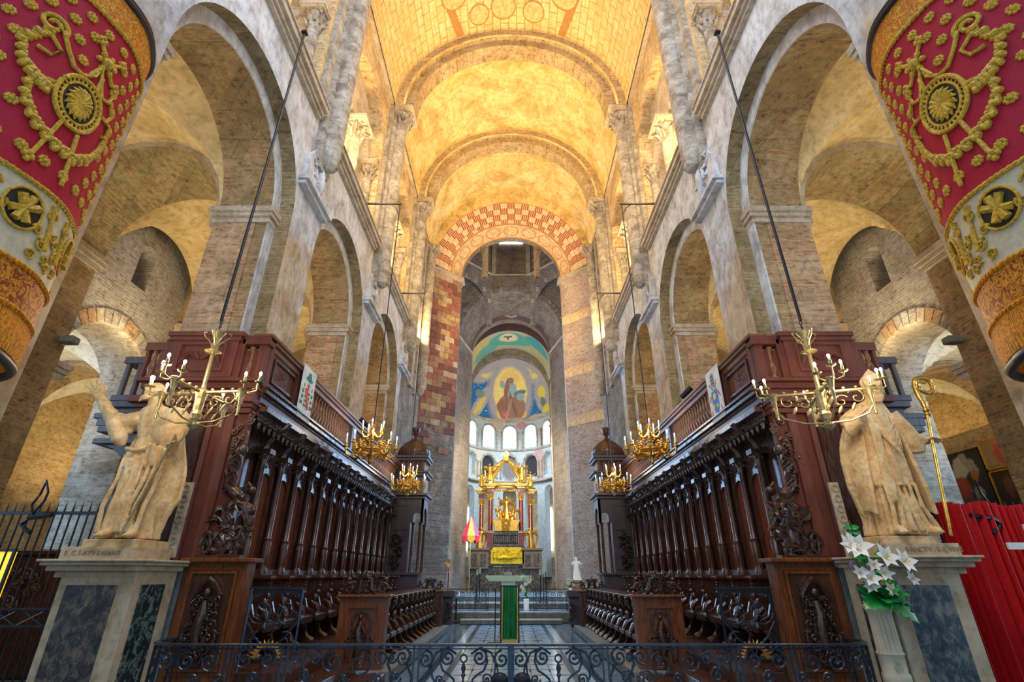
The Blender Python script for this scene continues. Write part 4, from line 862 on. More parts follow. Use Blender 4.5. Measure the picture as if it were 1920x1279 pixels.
    # ---------------- front row of stalls
    R_ = thing('front_choir_stalls', 'low front row of dark carved stalls on the ' + ('raised-arm statue side' if s < 0 else 'crosier statue side'), 'choir stalls', (s*2.6, 10, 0))
    sb(G(), s, 2.0, 2.95, 9.7, 18.2, 0, .18).build('platform', 'greystone', FL, bevel=.01)
    sb(G(), s, 2.88, 2.96, 10.0, 17.8, .18, 1.22).build('back_board', 'wood', R_)
    NF = 11; pf = (17.5-10.4)/NF
    for i in range(NF):
        y = 10.4 + pf*(i+.5); g = G(); sb(g, s, 2.34, 2.88, y-.28, y+.28, .58, .62); sb(g, s, 2.30, 2.36, y-.25, y+.25, .52, .60); g.build('seat', 'wood', R_, bevel=.008)
    for i in range(NF + 1):
        y = 10.4 + pf*i
        prof = [(2.90, .2), (2.90, 1.16), (2.44, 1.16), (2.38, 1.10), (2.44, .98), (2.58, .86), (2.50, .74), (2.34, .66), (2.34, .56), (2.48, .48), (2.44, .30), (2.30, .2)]
        d = G().prism([(s*a, b) for a, b in prof], lambda a, b, h: (a, h, b), y-.03, y+.03).build('divider', 'wood', R_, bevel=.006)
        g = G(); sb(g, s, 2.36, 2.92, y-.08, y+.08, 1.155, 1.20); g.build('armrest', 'wood_mid', d, bevel=.012)
        g = G(); stack_beads(g, (s*2.38, y, 1.06), .026, 3); g.ball((s*2.40, y, .86), (.06, .055, .10), 8, 6); g.tube([(s*2.48, y, .80), (s*2.36, y, .72), (s*2.30, y, .62)], [.05, .06, .045], 7)
        g.tube([(s*2.44, y, .52), (s*2.52, y, .40), (s*2.42, y, .28), (s*2.30, y, .20)], [.045, .035, .04, .065], 7); g.build('carved_figure', 'carve', d, True)
    sb(G(), s, 2.40, 2.96, 10.1, 17.8, 1.20, 1.235).build('arm_rail', 'wood_mid', R_, bevel=.01)
    for y, tp, nm in ((9.9, 1.30, 'a'), (17.75, 1.18, 'b')):
        x0, x1 = 2.16, 2.98; cx = s*(x0+x1)/2
        place = ('by the iron gate' if nm == 'a' else 'towards the altar'); 
        Q = thing('bench_end', 'carved bench end with openwork crest, ' + place + (', raised-arm statue side' if s < 0 else ', crosier statue side'), 'bench end', (cx, y, 0))
        sb(G(), s, x0, x1, y-.06, y+.16, .1, tp-.05).build('body', 'wood_orange' if nm == 'a' else 'wood_mid', Q)
        sb(G(), s, x0-.06, x1+.06, y-.12, y+.2, tp-.05, tp).build('shelf', 'wood_orange', Q, bevel=.012)
        g = frame_y(G(), cx-.26, cx+.26, y-.06, .62, 1.12, .03, .03); frame_y(g, cx-.20, cx+.20, y-.06, .2, .66, .03, .03); g.build('panel_moulding', 'wood_orange', Q)
        g = G().ring(fy(), y-.10, y-.06, cx, .90, .13, .17, seg=14)
        for q in (-1, 1): g.box(min(cx+q*.13, cx+q*.17), max(cx+q*.13, cx+q*.17), y-.10, y-.06, .3, .9)
        g.ball((cx-.01, y-.10, .95), (.035, .035, .045), 8, 6); g.tube([(cx, y-.10, .90), (cx-.02, y-.11, .75), (cx+.02, y-.11, .58), (cx-.03, y-.1, .36)], [.045, .075, .085, .05], 8)
        g.tube([(cx-.04, y-.11, .84), (cx-.10, y-.12, .70), (cx+.02, y-.13, .66)], [.03, .028, .02], 6); g.tube([(cx+.04, y-.11, .84), (cx+.10, y-.12, .72), (cx+.06, y-.13, .62)], [.03, .028, .02], 6)
        for q in (-1, 1): g.tube([(cx+q*.20, y-.08, .62 - .05*k + .0) for k in range(7)], [.02 + .008*(k % 2) for k in range(7)], 6)
        g.build('carved_saint_niche', 'carve', Q, True)
        g = carving((cx, y+.04, tp+.16), .72, .34, 21, lambda a, b, o: (cx + a, y+.05 - o + (.0), tp + .18 + b*(1.15-1.1*abs(a))), 1.3, 1.35, .08, True)
        g.tube([(cx-.18, y+.04, tp+.02), (cx-.10, y, tp+.10), (cx-.10, y, tp+.24), (cx, y, tp+.30), (cx+.10, y, tp+.24), (cx+.10, y, tp+.10), (cx+.18, y+.04, tp+.02)], [.05, .05, .045, .05, .045, .05, .05], 7)
        for q in (-.33, 0, .33): g.ball((cx+q, y+.04, tp+.34-.1*abs(q)/.33), .042, 9, 7); g.ball((cx+q, y+.04, tp+.26-.1*abs(q)/.33), .03, 8, 6)
        for q in (-1, 1): g.tube(spiral((cx+q*.30, tp+.09), .10, .015, 0 if q > 0 else pi, q*1.4, lambda a, b: (a, y-.01, b), 20), [.032-.001*i for i in range(21)], 6)
        g.build('openwork_crest', 'carve', Q, True)
    # far kiosk-like turret at the stalls' end
    K = thing('turret_stall', 'tall dark wooden turret with ribbed dome at the far end, ' + ('by the checkered brick pier' if s < 0 else 'by the plain brick pier'), 'turret', (s*3.7, 19.1, 0))
    x0, x1, ya, yb = 3.15, 4.25, 18.7, 19.7; cx = s*3.7; cyk = 19.2
    sb(G(), s, x0, x1, ya, yb, 0, 1.62).build('base', 'wood_violet', K)
    g = G(); sb(g, s, x0-.08, x1+.08, ya-.08, yb+.08, 1.62, 1.68); g.build('shelf', 'wood_violet', K)
    sb(G(), s, 3.55, x1, ya, yb, 1.68, 4.1).build('panel', 'wood_violet', K)
    g = frame_y(G(), min(s*3.62, s*4.2), max(s*3.62, s*4.2), ya, 1.8, 2.9, .05, .03); frame_y(g, min(s*3.62, s*4.2), max(s*3.62, s*4.2), ya, 3.05, 3.9, .04, .03); g.build('panel_frame', 'wood_violet', K)
    for xx, yy in ((3.2, ya+.05), (3.45, ya+.05), (3.2, yb-.05)):
        G().lathe([(.07, 1.68), (.05, 1.75), (.045, 3.2), (.07, 3.3)], (s*xx, yy, 0), 10).build('column', 'wood', K, True)
    G().archwall(fy(), ya, ya+.08, min(s*3.12, s*3.55), max(s*3.12, s*3.55), 3.3, 4.1, s*3.33, .13, 3.5, 3.3, 12).build('arch', 'wood_violet', K)
    G().archwall(fx(s), 3.12, 3.2, ya, yb, 3.3, 4.1, cyk, .38, 3.45, 3.3, 14).build('side_arch', 'wood_violet', K)
    g = G()
    for z0, z1, e in ((4.1, 4.2, .06), (4.2, 4.28, .16), (4.28, 4.9, -.02), (4.9, 5.0, .08), (5.0, 5.08, .14)): sb(g, s, x0-e, x1+e, ya-e, yb+e, z0, z1)
    g.build('entablature', 'wood_violet', K, bevel=.01)
    g = G(); sb(g, s, x0+.05, x1-.05, ya+.05, yb-.05, 5.08, 5.5); 
    g.build('lantern_core', 'wood', K)
    for k in range(6): inst(bal, 'baluster', K, (s*(3.25+.18*k), ya+.02, 5.12-4.5*.62), (0, 0, 0), (.7, .7, .62))
    g = G(); sb(g, s, x0-.05, x1+.05, ya-.05, yb+.05, 5.46, 5.56); sb(g, s, x0-.1, x1+.1, ya-.1, yb+.1, 5.56, 5.66); g.build('upper_cornice', 'wood_violet', K, bevel=.01)
    dome = G().lathe([(.55, 5.66), (.60, 5.80), (.54, 6.0), (.38, 6.18), (.20, 6.32), (.07, 6.42), (.05, 6.5)], (cx, cyk, 0), 48, lambda a, z: 1 + .05*abs(sin(8*a))).build('ribbed_dome', 'wood', K, True)
    G().lathe([(.05, 6.48), (.13, 6.60), (.10, 6.64), (.15, 6.72), (.16, 6.82), (.0, 6.90)], (cx, cyk, 0), 12, lambda a, z: 1 + .1*sin(6*a)).build('finial', 'wood', dome, True)
    carving((s*3.95, 18.66, 2.4), .45, 1.3, 41, None, 1.6, 1.5, .12).build('scroll_figure', 'carve', K, True)
    # low desk near the far steps
    D = thing('carved_desk', 'small dark carved desk beside the far steps, ' + ('raised-arm statue side' if s < 0 else 'crosier statue side'), 'desk', (s*2.2, 19.2, 0))
    g = G(); sb(g, s, 1.92, 2.5, 18.6, 18.9, .15, .95); g.build('body', 'wood_violet', D); sb(G(), s, 1.86, 2.56, 18.5, 19.0, .95, 1.16).build('top', 'wood_violet', D, bevel=.02)
    carving((s*2.02, 18.56, .55), .28, .6, 43, None, .8, 1.4, .08).build('carved_side', 'carve', D, True)
# ------------------------------------------------------------ coats of arms on white boards
def board_pts(s): return lambda a, b, o=0.: (s*(3.955 - o), 8.93 + a, 4.28 + b)
for s in (-1, 1):
    F = board_pts(s); w, h = .62, 1.02
    B = thing('heraldic_board', 'white board with a green hat and red bend hung on the balustrade' if s < 0 else 'white board with a blue shield and golden sun hung on the balustrade', 'sign board', (s*3.955, 9.2, 4.3))
    def poly(pts, nm, m, e=.006, base=0.): return G().prism(pts, lambda a, b, hh: F(a, b, hh), base, base+e).build(nm, m, B)
    poly([(0, 0), (w, 0), (w, h), (0, h)], 'panel', 'board', .02, -.02)
    def EL(cx, cy, rx, ry, n=18): return [(cx + rx*cos(2*pi*i/n), cy + ry*sin(2*pi*i/n)) for i in range(n)]
    if s < 0:
        poly([(.14, .80), (.20, .76), (.42, .76), (.48, .80), (.40, .84), (.36, .93), (.26, .93), (.22, .84)], 'hat', 'hatgreen')
        poly([(.295, .52), (.325, .52), (.325, .74), (.295, .74)], 'cross_shaft', 'hred'); poly([(.24, .66), (.38, .66), (.38, .685), (.24, .685)], 'cross_bar', 'hred'); poly([(.25, .60), (.37, .60), (.37, .62), (.25, .62)], 'cross_bar', 'hred')
        poly([(.18, .60), (.44, .60), (.44, .34), (.40, .24), (.31, .17), (.22, .24), (.18, .34)], 'shield', 'cream', .004)
        poly([(.18, .60), (.27, .60), (.44, .28), (.44, .26), (.40, .21), (.18, .56)], 'red_bend', 'hred', .012)
        for k in range(16): a = .20 + .05*(k % 5); b = .25 + .085*(k // 4); (poly([(a, b), (a+.022, b), (a+.022, b+.04), (a, b+.04)], 'charge', 'ink', .010))
        for q in (0, 1):
            for k in range(4):
                for j in range(1 + (k > 0) + (k > 2)):
                    a = (.10 if q == 0 else .49) + (.045*j if q else -.045*j); b = .60 - .115*k; poly([(a, b), (a+.035, b), (a+.03, b+.07), (a+.005, b+.07)], 'tassel', 'hatgreen')
        for k in range(12): t = pi*(k+.5)/12; poly(EL(.31 - .17*cos(t), .13 - .05*sin(t), .010, .012, 6), 'motto_letter', 'ink', .008)
    else:
        poly([(.17, .58), (.45, .58), (.46, .32), (.40, .18), (.31, .12), (.22, .18), (.16, .32)], 'shield', 'hblue', .008)
        poly(EL(.31, .46, .065, .07), 'sun', 'hyellow', .014); poly(EL(.24, .26, .05, .045, 5), 'star', 'hyellow', .014); poly(EL(.40, .29, .035, .05, 6), 'flower', 'hyellow', .014)
        poly(EL(.31, .80, .085, .14), 'mitre', 'hgrey', .010)
        for k in range(3): poly([(.24, .72+.07*k), (.38, .72+.07*k), (.38, .735+.07*k), (.24, .735+.07*k)], 'mitre_band', 'ink', .014)
        for q in (-1, 1):
            poly([(.31, .60), (.31+q*.03, .60), (.31+q*.20, .74), (.31+q*.18, .77)], 'crossed_key', 'hgrey' if q > 0 else 'hyellow', .010)
            poly([(.31+q*.17, .50), (.31+q*.24, .40), (.31+q*.26, .43), (.31+q*.19, .54)], 'ribbon', 'hred'); poly([(.31+q*.04, .62), (.31+q*.09, .70), (.31+q*.12, .68), (.31+q*.07, .60)], 'ribbon', 'hred')
            poly([(.31+q*.2, .22), (.31+q*.25, .12), (.31+q*.27, .15), (.31+q*.22, .24)], 'ribbon', 'hred')
# spotlights clamped to the rails
def spot(loc, lab, s, n=3):
    t = thing('spotlight', lab, 'spotlight', loc); x, y, z = loc
    G().tube([(x, y-.1, z), (x, y+.12*n, z)], .02, 6).build('bar', 'blackiron', t)
    for k in range(n):
        yy = y + .13*k; c = G(); R3 = Matrix.Rotation(radians(50*s), 3, 'Y') @ Matrix.Rotation(radians(20), 3, 'X')
        c.lathe([(.05, -.10), (.06, -.05), (.06, .07), (.075, .10)], (x - s*.04, yy, z+.09), 10, None, R3); can = c.build('lamp_head', 'blackiron', t, True)
spot((4.05, 10.75, 5.30), 'cluster of black spotlights clamped to the balustrade rail by the blue shield board', 1, 3)
spot((-4.05, 13.2, 5.30), 'black spotlights clamped on the balustrade rail behind the gilt chandelier', -1, 3)
# ------------------------------------------------------------ wrought iron gates between stall end and bench end
def flatbar(g, p, q, t=.012, n=4): return g.tube([p, q], t, n)
def scr(g, c, r, t0, turns, fn, th=.011, n=24, r1=.12): return g.tube(spiral(c, r, r*r1, t0, turns, fn, n), th, 6)
for s in (-1, 1):
    T = thing('iron_gate', 'wrought-iron scroll gate with gilt half-sun on the ' + ('raised-arm statue side' if s < 0 else 'lily vase side'), 'gate', (s*3.2, 7.66, 0))
    y = 7.66; F = lambda a, b: (s*a, y, b)
    g = G()
    for p, q in (((2.84, .46), (2.84, 1.44)), ((3.54, .46), (3.54, 1.44)), ((2.80, 1.44), (3.58, 1.44)), ((2.84, 1.40), (3.54, 1.40)), ((2.84, .62), (3.54, .62))): flatbar(g, F(*p), F(*q), .016)
    g.build('frame', 'iron', T)
    for k, (c, r, t0, tu) in enumerate((((3.02, 1.16), .17, pi, 1.6), ((3.36, 1.16), .17, 0, -1.6), ((3.12, 1.0), .07, 0, 1.4), ((3.26, 1.0), .07, pi, -1.4), ((2.98, .80), .13, 1.2, 1.5), ((3.40, .80), .13, 1.9, -1.5), ((2.93, 1.36), .05, 0, 1.3), ((3.45, 1.36), .05, pi, -1.3))):
        scr(G(), c, r, t0, tu, F).build('scroll', 'iron', T, True)
    for q in (-1, 1):
        G().tube([F(3.19 + q*.33, 1.36), F(3.19 + q*.34, 1.05), F(3.19 + q*.2, .86), F(3.19 + q*.05, .74), F(3.19, .64)], .012, 6).build('curved_bar', 'iron', T, True)
        G().tube([F(3.19 + q*.06, 1.38), F(3.19 + q*.12, 1.2), F(3.19 + q*.04, 1.0)], .011, 6).build('curved_bar', 'iron', T, True)
    g = G().ring(lambda u, w, z: (u, w, z), y-.03, y, s*3.19, .62, .13, .16, seg=14)
    for k in range(13): t = pi*(k+.5)/13; g.tube([(s*3.19 + .15*cos(t), y-.015, .62+.15*sin(t)), (s*3.19 + .25*cos(t), y-.015, .62+.22*sin(t))], [.022, .004], 5)
    g.build('gilt_sun', 'gilt', T)
# ------------------------------------------------------------ communion rail in front
T = thing('communion_rail', 'long wrought-iron communion rail of scrollwork with rounded corners across the foreground', 'railing', (0, 6.35, 0))
YR, XR, HR = 6.35, 3.62, .93
def rp(d):
    """point along the rail by arc distance from the middle (signed)"""
    s = 1 if d >= 0 else -1; d = abs(d); rc = .42
    if d < XR: return (s*d, YR)
    d -= XR
    if d < rc*pi/2: a = d/rc; return (s*(XR + rc*sin(a)), YR + rc*(1-cos(a)))
    d -= rc*pi/2; return (s*(XR+rc), YR+rc+d)
LEN = XR + .42*pi/2 + .25
nn_ = 120; pts = [rp(-LEN + 2*LEN*i/nn_) for i in range(nn_+1)]
def strip(z0, z1, hw, nm):
    g = G(); vs = []
    for i, (x, y) in enumerate(pts):
        a = pts[max(i-1, 0)]; b = pts[min(i+1, nn_)]; d = Vector((b[0]-a[0], b[1]-a[1])).normalized(); n = Vector((-d.y, d.x))*hw
        vs += [(x+n.x, y+n.y, z0), (x-n.x, y-n.y, z0), (x-n.x, y-n.y, z1), (x+n.x, y+n.y, z1)]
    fs = [(i*4+k, i*4+(k+1) % 4, (i+1)*4+(k+1) % 4, (i+1)*4+k) for i in range(nn_) for k in range(4)]
    g.add(vs, fs).build(nm, 'iron', T, bevel=.004)
strip(HR-.025, HR, .035, 'hand_rail'); strip(HR-.055, HR-.043, .018, 'top_bar'); strip(.12, .14, .018, 'bottom_bar')
RF = lambda a, b: (rp(a)[0], rp(a)[1], b)
posts = [-LEN, -3.95, -3.05, -2.45, -1.02, 0, 1.02, 2.45, 3.05, 3.95, LEN]
for p in posts:
    g = G(); x, y = rp(p)
    if p in (0,): g.box(x-.035, x+.035, y-.02, y+.02, 0, HR-.03)
    else:
        for q in (-.03, .03): g.box(x+q-.01, x+q+.01, y-.014, y+.014, 0, HR-.03)
    g.build('post', 'iron', T)
for q in (-.12, .12): G().ball((q, YR-.02, .60), (.09, .05, .07), 10, 8).build('foot_block', 'blackiron', T, True)
def rs(c, r, t0, tu, th=.012, k=26, r1=.14):
    me = G(); scr(me, c, r, t0, tu, RF, th, k, r1); me.ball(RF(c[0] + r*r1*cos(t0+2*pi*tu), c[1] + r*r1*sin(t0+2*pi*tu)), .017, 6, 5); me.build('scroll', 'iron', T, True)
for sgn in (-1, 1):
    for cx in (.51, ):     # lyre motif between the middle posts
        C_ = sgn*cx
        for q in (-1, 1):
            rs((C_ + q*.17, .80), .085, pi/2 if q > 0 else pi/2, -q*1.55)
            G().tube([RF(C_ + q*a, b) for a, b in ((.08, .83), (.17, .885), (.24, .84), (.255, .76), (.22, .68), (.15, .64), (.10, .60), (.09, .52))], .012, 6).build('lyre_bar', 'iron', T, True)
            G().tube([RF(C_ + q*a, b) for a, b in ((.20, .88), (.30, .84), (.345, .74), (.33, .62), (.26, .52))], .012, 6).build('curved_bar', 'iron', T, True)
            rs((C_ + q*.25, .60), .055, 0, q*1.4, .010)
            rs((C_ + q*.41, .78), .085, pi/2 + (0 if q > 0 else 0), q*1.5)
            G().tube([RF(C_ + q*.36, .74), RF(C_ + q*.37, .66), RF(C_ + q*.42, .60), RF(C_ + q*.48, .58)], .011, 6).build('curved_bar', 'iron', T, True)
        g = G(); g.tube([RF(C_ + .035*cos(2*pi*i/14), .79 + .035*sin(2*pi*i/14)) for i in range(15)], .010, 6); g.tube([RF(C_, .755), RF(C_, .70), RF(C_, .66), RF(C_, .50)], [.012, .03, .016, .008], 6); g.ball(RF(C_, .64), .026, 7, 5); g.build('pendant_drop', 'iron', T, True)
    for a0, a1 in ((1.05, 2.43), ):
        for j, (c, r, t0, tu) in enumerate((((1.17, .80), .09, pi/2, 1.5), ((1.40, .80), .09, pi/2, -1.5), ((1.285, .79), .05, 0, 1.2), ((1.62, .74), .13, pi/2, 1.7), ((1.92, .76), .12, pi/2, -1.7), ((1.24, .62), .07, 0, 1.5), ((1.45, .60), .09, pi, -1.5), ((2.12, .80), .07, pi/2, 1.5), ((2.30, .80), .07, pi/2, -1.5), ((2.2, .64), .08, 0, 1.5), ((1.78, .60), .06, 0, 1.4))):
            rs((sgn*c[0], c[1]), r, t0, sgn*tu)
        for x in (1.08, 1.285, 2.2): g = G().tube([RF(sgn*x, .86), RF(sgn*(x+.04), .74), RF(sgn*(x-.02), .62), RF(sgn*x, .48)], [.01, .016, .01, .012], 6).build('stem', 'iron', T, True)
    for j, (c, r, t0, tu) in enumerate((((2.62, .78), .10, pi/2, 1.5), ((2.88, .78), .10, pi/2, -1.5), ((2.75, .62), .07, 0, 1.5), ((3.25, .76), .12, pi/2, 1.6), ((3.50, .76), .10, pi/2, -1.6), ((3.38, .60), .07, 0, 1.4), ((3.75, .76), .10, pi/2, 1.5), ((4.08, .76), .10, pi/2, 1.5), ((4.30, .76), .09, pi/2, -1.5), ((4.2, .60), .06, 0, 1.5), ((3.12, .60), .07, pi, -1.4))):
        rs((sgn*c[0], c[1]), r, t0, sgn*tu)
# ============================================================ pedestals and statues
def lerpk(keys, z):
    """keys: list of tuples, first item = parameter; smooth interpolation"""
    if z <= keys[0][0]: return keys[0][1:]
    for a, b in zip(keys, keys[1:]):
        if z <= b[0]:
            t = (z-a[0])/(b[0]-a[0]); t = t*t*(3-2*t)*.5 + t*.5; return tuple(p + (q-p)*t for p, q in zip(a[1:], b[1:]))
    return keys[-1][1:]
def robe(g, keys, nf=15, seed=0, na=96, nz=70, twist=0., lo=0, hi=1):
    """closed loft of elliptical sections (z, cx, cy, rx, ry, fold) with deep vertical folds"""
    rnd = random.Random(seed); ph = [rnd.uniform(0, 6.28) for _ in range(6)]; z0, z1 = keys[0][0], keys[-1][0]; prof = []; vs = []
    for j in range(nz+1):
        z = z0 + (z1-z0)*j/nz; cx, cy, rx, ry, am = lerpk(keys, z)
        for i in range(na):
            a = 2*pi*i/na; b = a + twist*(z-z0)
            f = sin(nf*b + ph[0] + .9*sin(2.1*z + ph[1]) + 1.2*sin(a*2+ph[2])); f = abs(f)**.7*(1 if f > 0 else -1)
            f2 = sin((nf*.43)*b + ph[3] + 2.4*z)
            r = 1 + am*(.65*f + .55*f2)
            vs.append((cx + rx*r*cos(a), cy + ry*r*sin(a), z))
    fs = [(j*na+i, j*na+(i+1) % na, (j+1)*na+(i+1) % na, (j+1)*na+i) for j in range(nz) for i in range(na)] + [tuple(range(na))[::-1], tuple(nz*na+i for i in range(na))]
    return g.add(vs, fs)
def shell(g, fn, nu, nv, th):
    """thick sheet: fn(u, v) -> point"""
    P = [[Vector(fn(i/nu, j/nv)) for j in range(nv+1)] for i in range(nu+1)]; A = []; B = []
    for i in range(nu+1):
        for j in range(nv+1):
            du = P[min(i+1, nu)][j] - P[max(i-1, 0)][j]; dv = P[i][min(j+1, nv)] - P[i][max(j-1, 0)]; n = du.cross(dv); n = n.normalized() if n.length > 1e-9 else Vector((0, 1, 0))
            A.append(P[i][j] + n*th/2); B.append(P[i][j] - n*th/2)
    W_ = nv+1; m = len(A); fs = []
    for i in range(nu):
        for j in range(nv):
            a, b, c, d = i*W_+j, (i+1)*W_+j, (i+1)*W_+j+1, i*W_+j+1; fs += [(a, b, c, d), (m+d, m+c, m+b, m+a)]
    rim = [i*W_ for i in range(nu+1)] + [nu*W_+j for j in range(1, nv+1)] + [i*W_+nv for i in range(nu-1, -1, -1)] + [j for j in range(nv-1, 0, -1)]
    for a, b in zip(rim, rim[1:] + rim[:1]): fs.append((b, a, m+a, m+b))
    return g.add(A + B, fs)
def hand(g, wrist, direction, palm_n, size=.20, curl=.25, spread=.28, thumb_side=1):
    """palm, four unequal bent fingers and a thumb that leaves the side of the palm"""
    w = Vector(wrist); d = Vector(direction).normalized(); n = Vector(palm_n).normalized(); sd = d.cross(n).normalized(); n = sd.cross(d).normalized()
    pl = size*.50; pw = size*.22
    for k in range(4):
        q = (k-1.5)/1.5; g.tube([w + sd*q*pw*.35, w + d*pl*.5 + sd*q*pw*.75, w + d*pl + sd*q*pw*.92], [size*.10, size*.105, size*.085], 8)
        L = size*(.44, .52, .48, .36)[k]; b = w + d*pl*.95 + sd*q*pw*.92; dd = (d + sd*q*spread).normalized(); pts = [b]; cur = dd
        for j in range(3):
            cur = (cur + n*curl).normalized(); pts.append(pts[-1] + cur*L*(.42, .33, .25)[j])
        g.tube(pts, [size*.062, size*.058, size*.052, size*.036], 8); g.ball(pts[-1], size*.036, 6, 5)
    t = w + d*pl*.22 + sd*thumb_side*pw*.8; dd = (d*.6 + sd*thumb_side*.85 + n*.15).normalized()
    p = [t, t + dd*size*.20, t + (dd*.7 + d*.5).normalized()*size*.34 + n*size*.03, t + (dd*.5 + d*.75).normalized()*size*.46 + n*size*.06]
    g.tube(p, [size*.085, size*.072, size*.058, size*.04], 8)
def head(g, c, r, f, beard=True, mitre=False, hair=True):
    """head of radius r looking along f: skull, brow, nose, cheeks, lips, ears, hair, beard"""
    c = Vector(c); f = Vector(f).normalized(); sd = f.cross(Vector((0, 0, 1))).normalized(); u = sd.cross(f).normalized(); Rm = Matrix((sd, f, u)).transposed()
    L = lambda a, b, d: c + Rm @ Vector((a*r, b*r, d*r))
    g.ball(c, (r*.78, r*.92, r*1.08), 20, 16, Rm); g.ball(L(0, .25, -.55), (r*.58, r*.55, r*.52), 14, 10, Rm)
    g.tube([L(0, .84, .30), L(0, 1.0, .02), L(0, 1.12, -.16), L(0, .92, -.24)], [r*.10, r*.10, r*.15, r*.08], 8)
    for q in (-1, 1):
        g.tube([L(q*.12, .88, .34), L(q*.34, .84, .40), L(q*.60, .62, .30)], [r*.09, r*.11, r*.06], 6); g.ball(L(q*.31, .74, .16), (r*.15, r*.12, r*.10), 8, 6, Rm)
        g.ball(L(q*.42, .62, -.18), (r*.24, r*.22, r*.22), 8, 6, Rm); g.tube([L(q*.78, -.05, .15), L(q*.88, -.12, .02), L(q*.78, -.02, -.25)], [r*.10, r*.12, r*.08], 6)
    g.tube([L(-.26, .80, -.44), L(0, .92, -.42), L(.26, .80, -.44)], [r*.05, r*.08, r*.05], 6); g.tube([L(-.20, .80, -.56), L(0, .90, -.58), L(.20, .80, -.56)], [r*.05, r*.08, r*.05], 6)
    rnd = random.Random(2)
    if beard:
        for k in range(26):
            q = -1 + 2*k/25; a = q*1.25; b0 = L(.62*sin(a), .62*cos(a)*1.05, -.45 - .25*cos(a)); g.tube([b0, b0 + Rm @ Vector((.1*q*r, .22*r, -.35*r)), b0 + Rm @ Vector(((.05*q + rnd.uniform(-.1, .1))*r, .15*r, -(.55+.45*cos(a))*r))], [r*.13, r*.12, r*.03], 6)
        for q in (-1, 1): g.tube([L(q*.06, .92, -.34), L(q*.28, .84, -.42), L(q*.42, .66, -.72)], [r*.07, r*.08, r*.04], 6)
    if hair:
        for k in range(34):
            a = rnd.uniform(.35*pi, 1.65*pi) + pi/2 - pi/2; b = rnd.uniform(-.4, 1.1)
            x_, y_ = .80*sin(a)*cos(b*.8), .86*cos(a)*cos(b*.8); z_ = 1.0*sin(b)
            g.tube([L(x_, y_, z_), L(x_*1.15, y_*1.12 , z_-.12), L(x_*1.05 + .1*sin(k), y_*1.05, z_-.40)], [r*.15, r*.16, r*.06], 6)
    if mitre:
        for k in (-1, 1):
            pr = [(-.86, .30), (.86, .30), (1.0, 1.15), (0, 2.35), (-1.0, 1.15)]
            g.prism(pr, lambda a, b, h: L(a*.92, h - k*.12*(b-.3), b), k*.62, k*.80)
        g.lathe([(r*.86, .20*r), (r*.92, .28*r), (r*.92, .50*r), (r*.86, .56*r)], c, 20, None, Rm); g.ball(L(0, 0, 1.0), (r*.8, r*.6, r*.9), 12, 8, Rm)
        for q in (-.3, .3): g.tube([L(q, -.85, .3), L(q, -1.0, -.6), L(q*1.2, -1.0, -1.6)], [r*.13, r*.13, r*.13], 6)
def foot(g, p, d, L=.24):
    p = Vector(p); d = Vector(d).normalized(); s_ = Vector((-d.y, d.x, 0))
    g.tube([p - d*L*.35 + Vector((0, 0, .06)), p + Vector((0, 0, .06)), p + d*L*.4 + Vector((0, 0, .04)), p + d*L*.6 + Vector((0, 0, .03))], [.045, .055, .045, .03], 8)
    for k in range(5): g.ball(p + d*L*(.62 - .03*abs(k-1.2)) + s_*(k-2)*.02 + Vector((0, 0, .024)), (.015, .02, .016) if k else (.019, .024, .02), 6, 5)
def statue_mesh(g, nm, parent, vox=.013):
    o = g.build(nm, 'marble', parent); m = o.modifiers.new('r', 'REMESH'); m.mode = 'VOXEL'; m.voxel_size = vox; m.use_smooth_shade = True
    sm = o.modifiers.new('s', 'SMOOTH'); sm.factor = .5; sm.iterations = 2
    tx = bpy.data.textures.new('chisel', 'CLOUDS'); tx.noise_scale = .12; d = o.modifiers.new('d', 'DISPLACE'); d.texture = tx; d.strength = .012; d.mid_level = .5; d.texture_coords = 'GLOBAL'
    return o
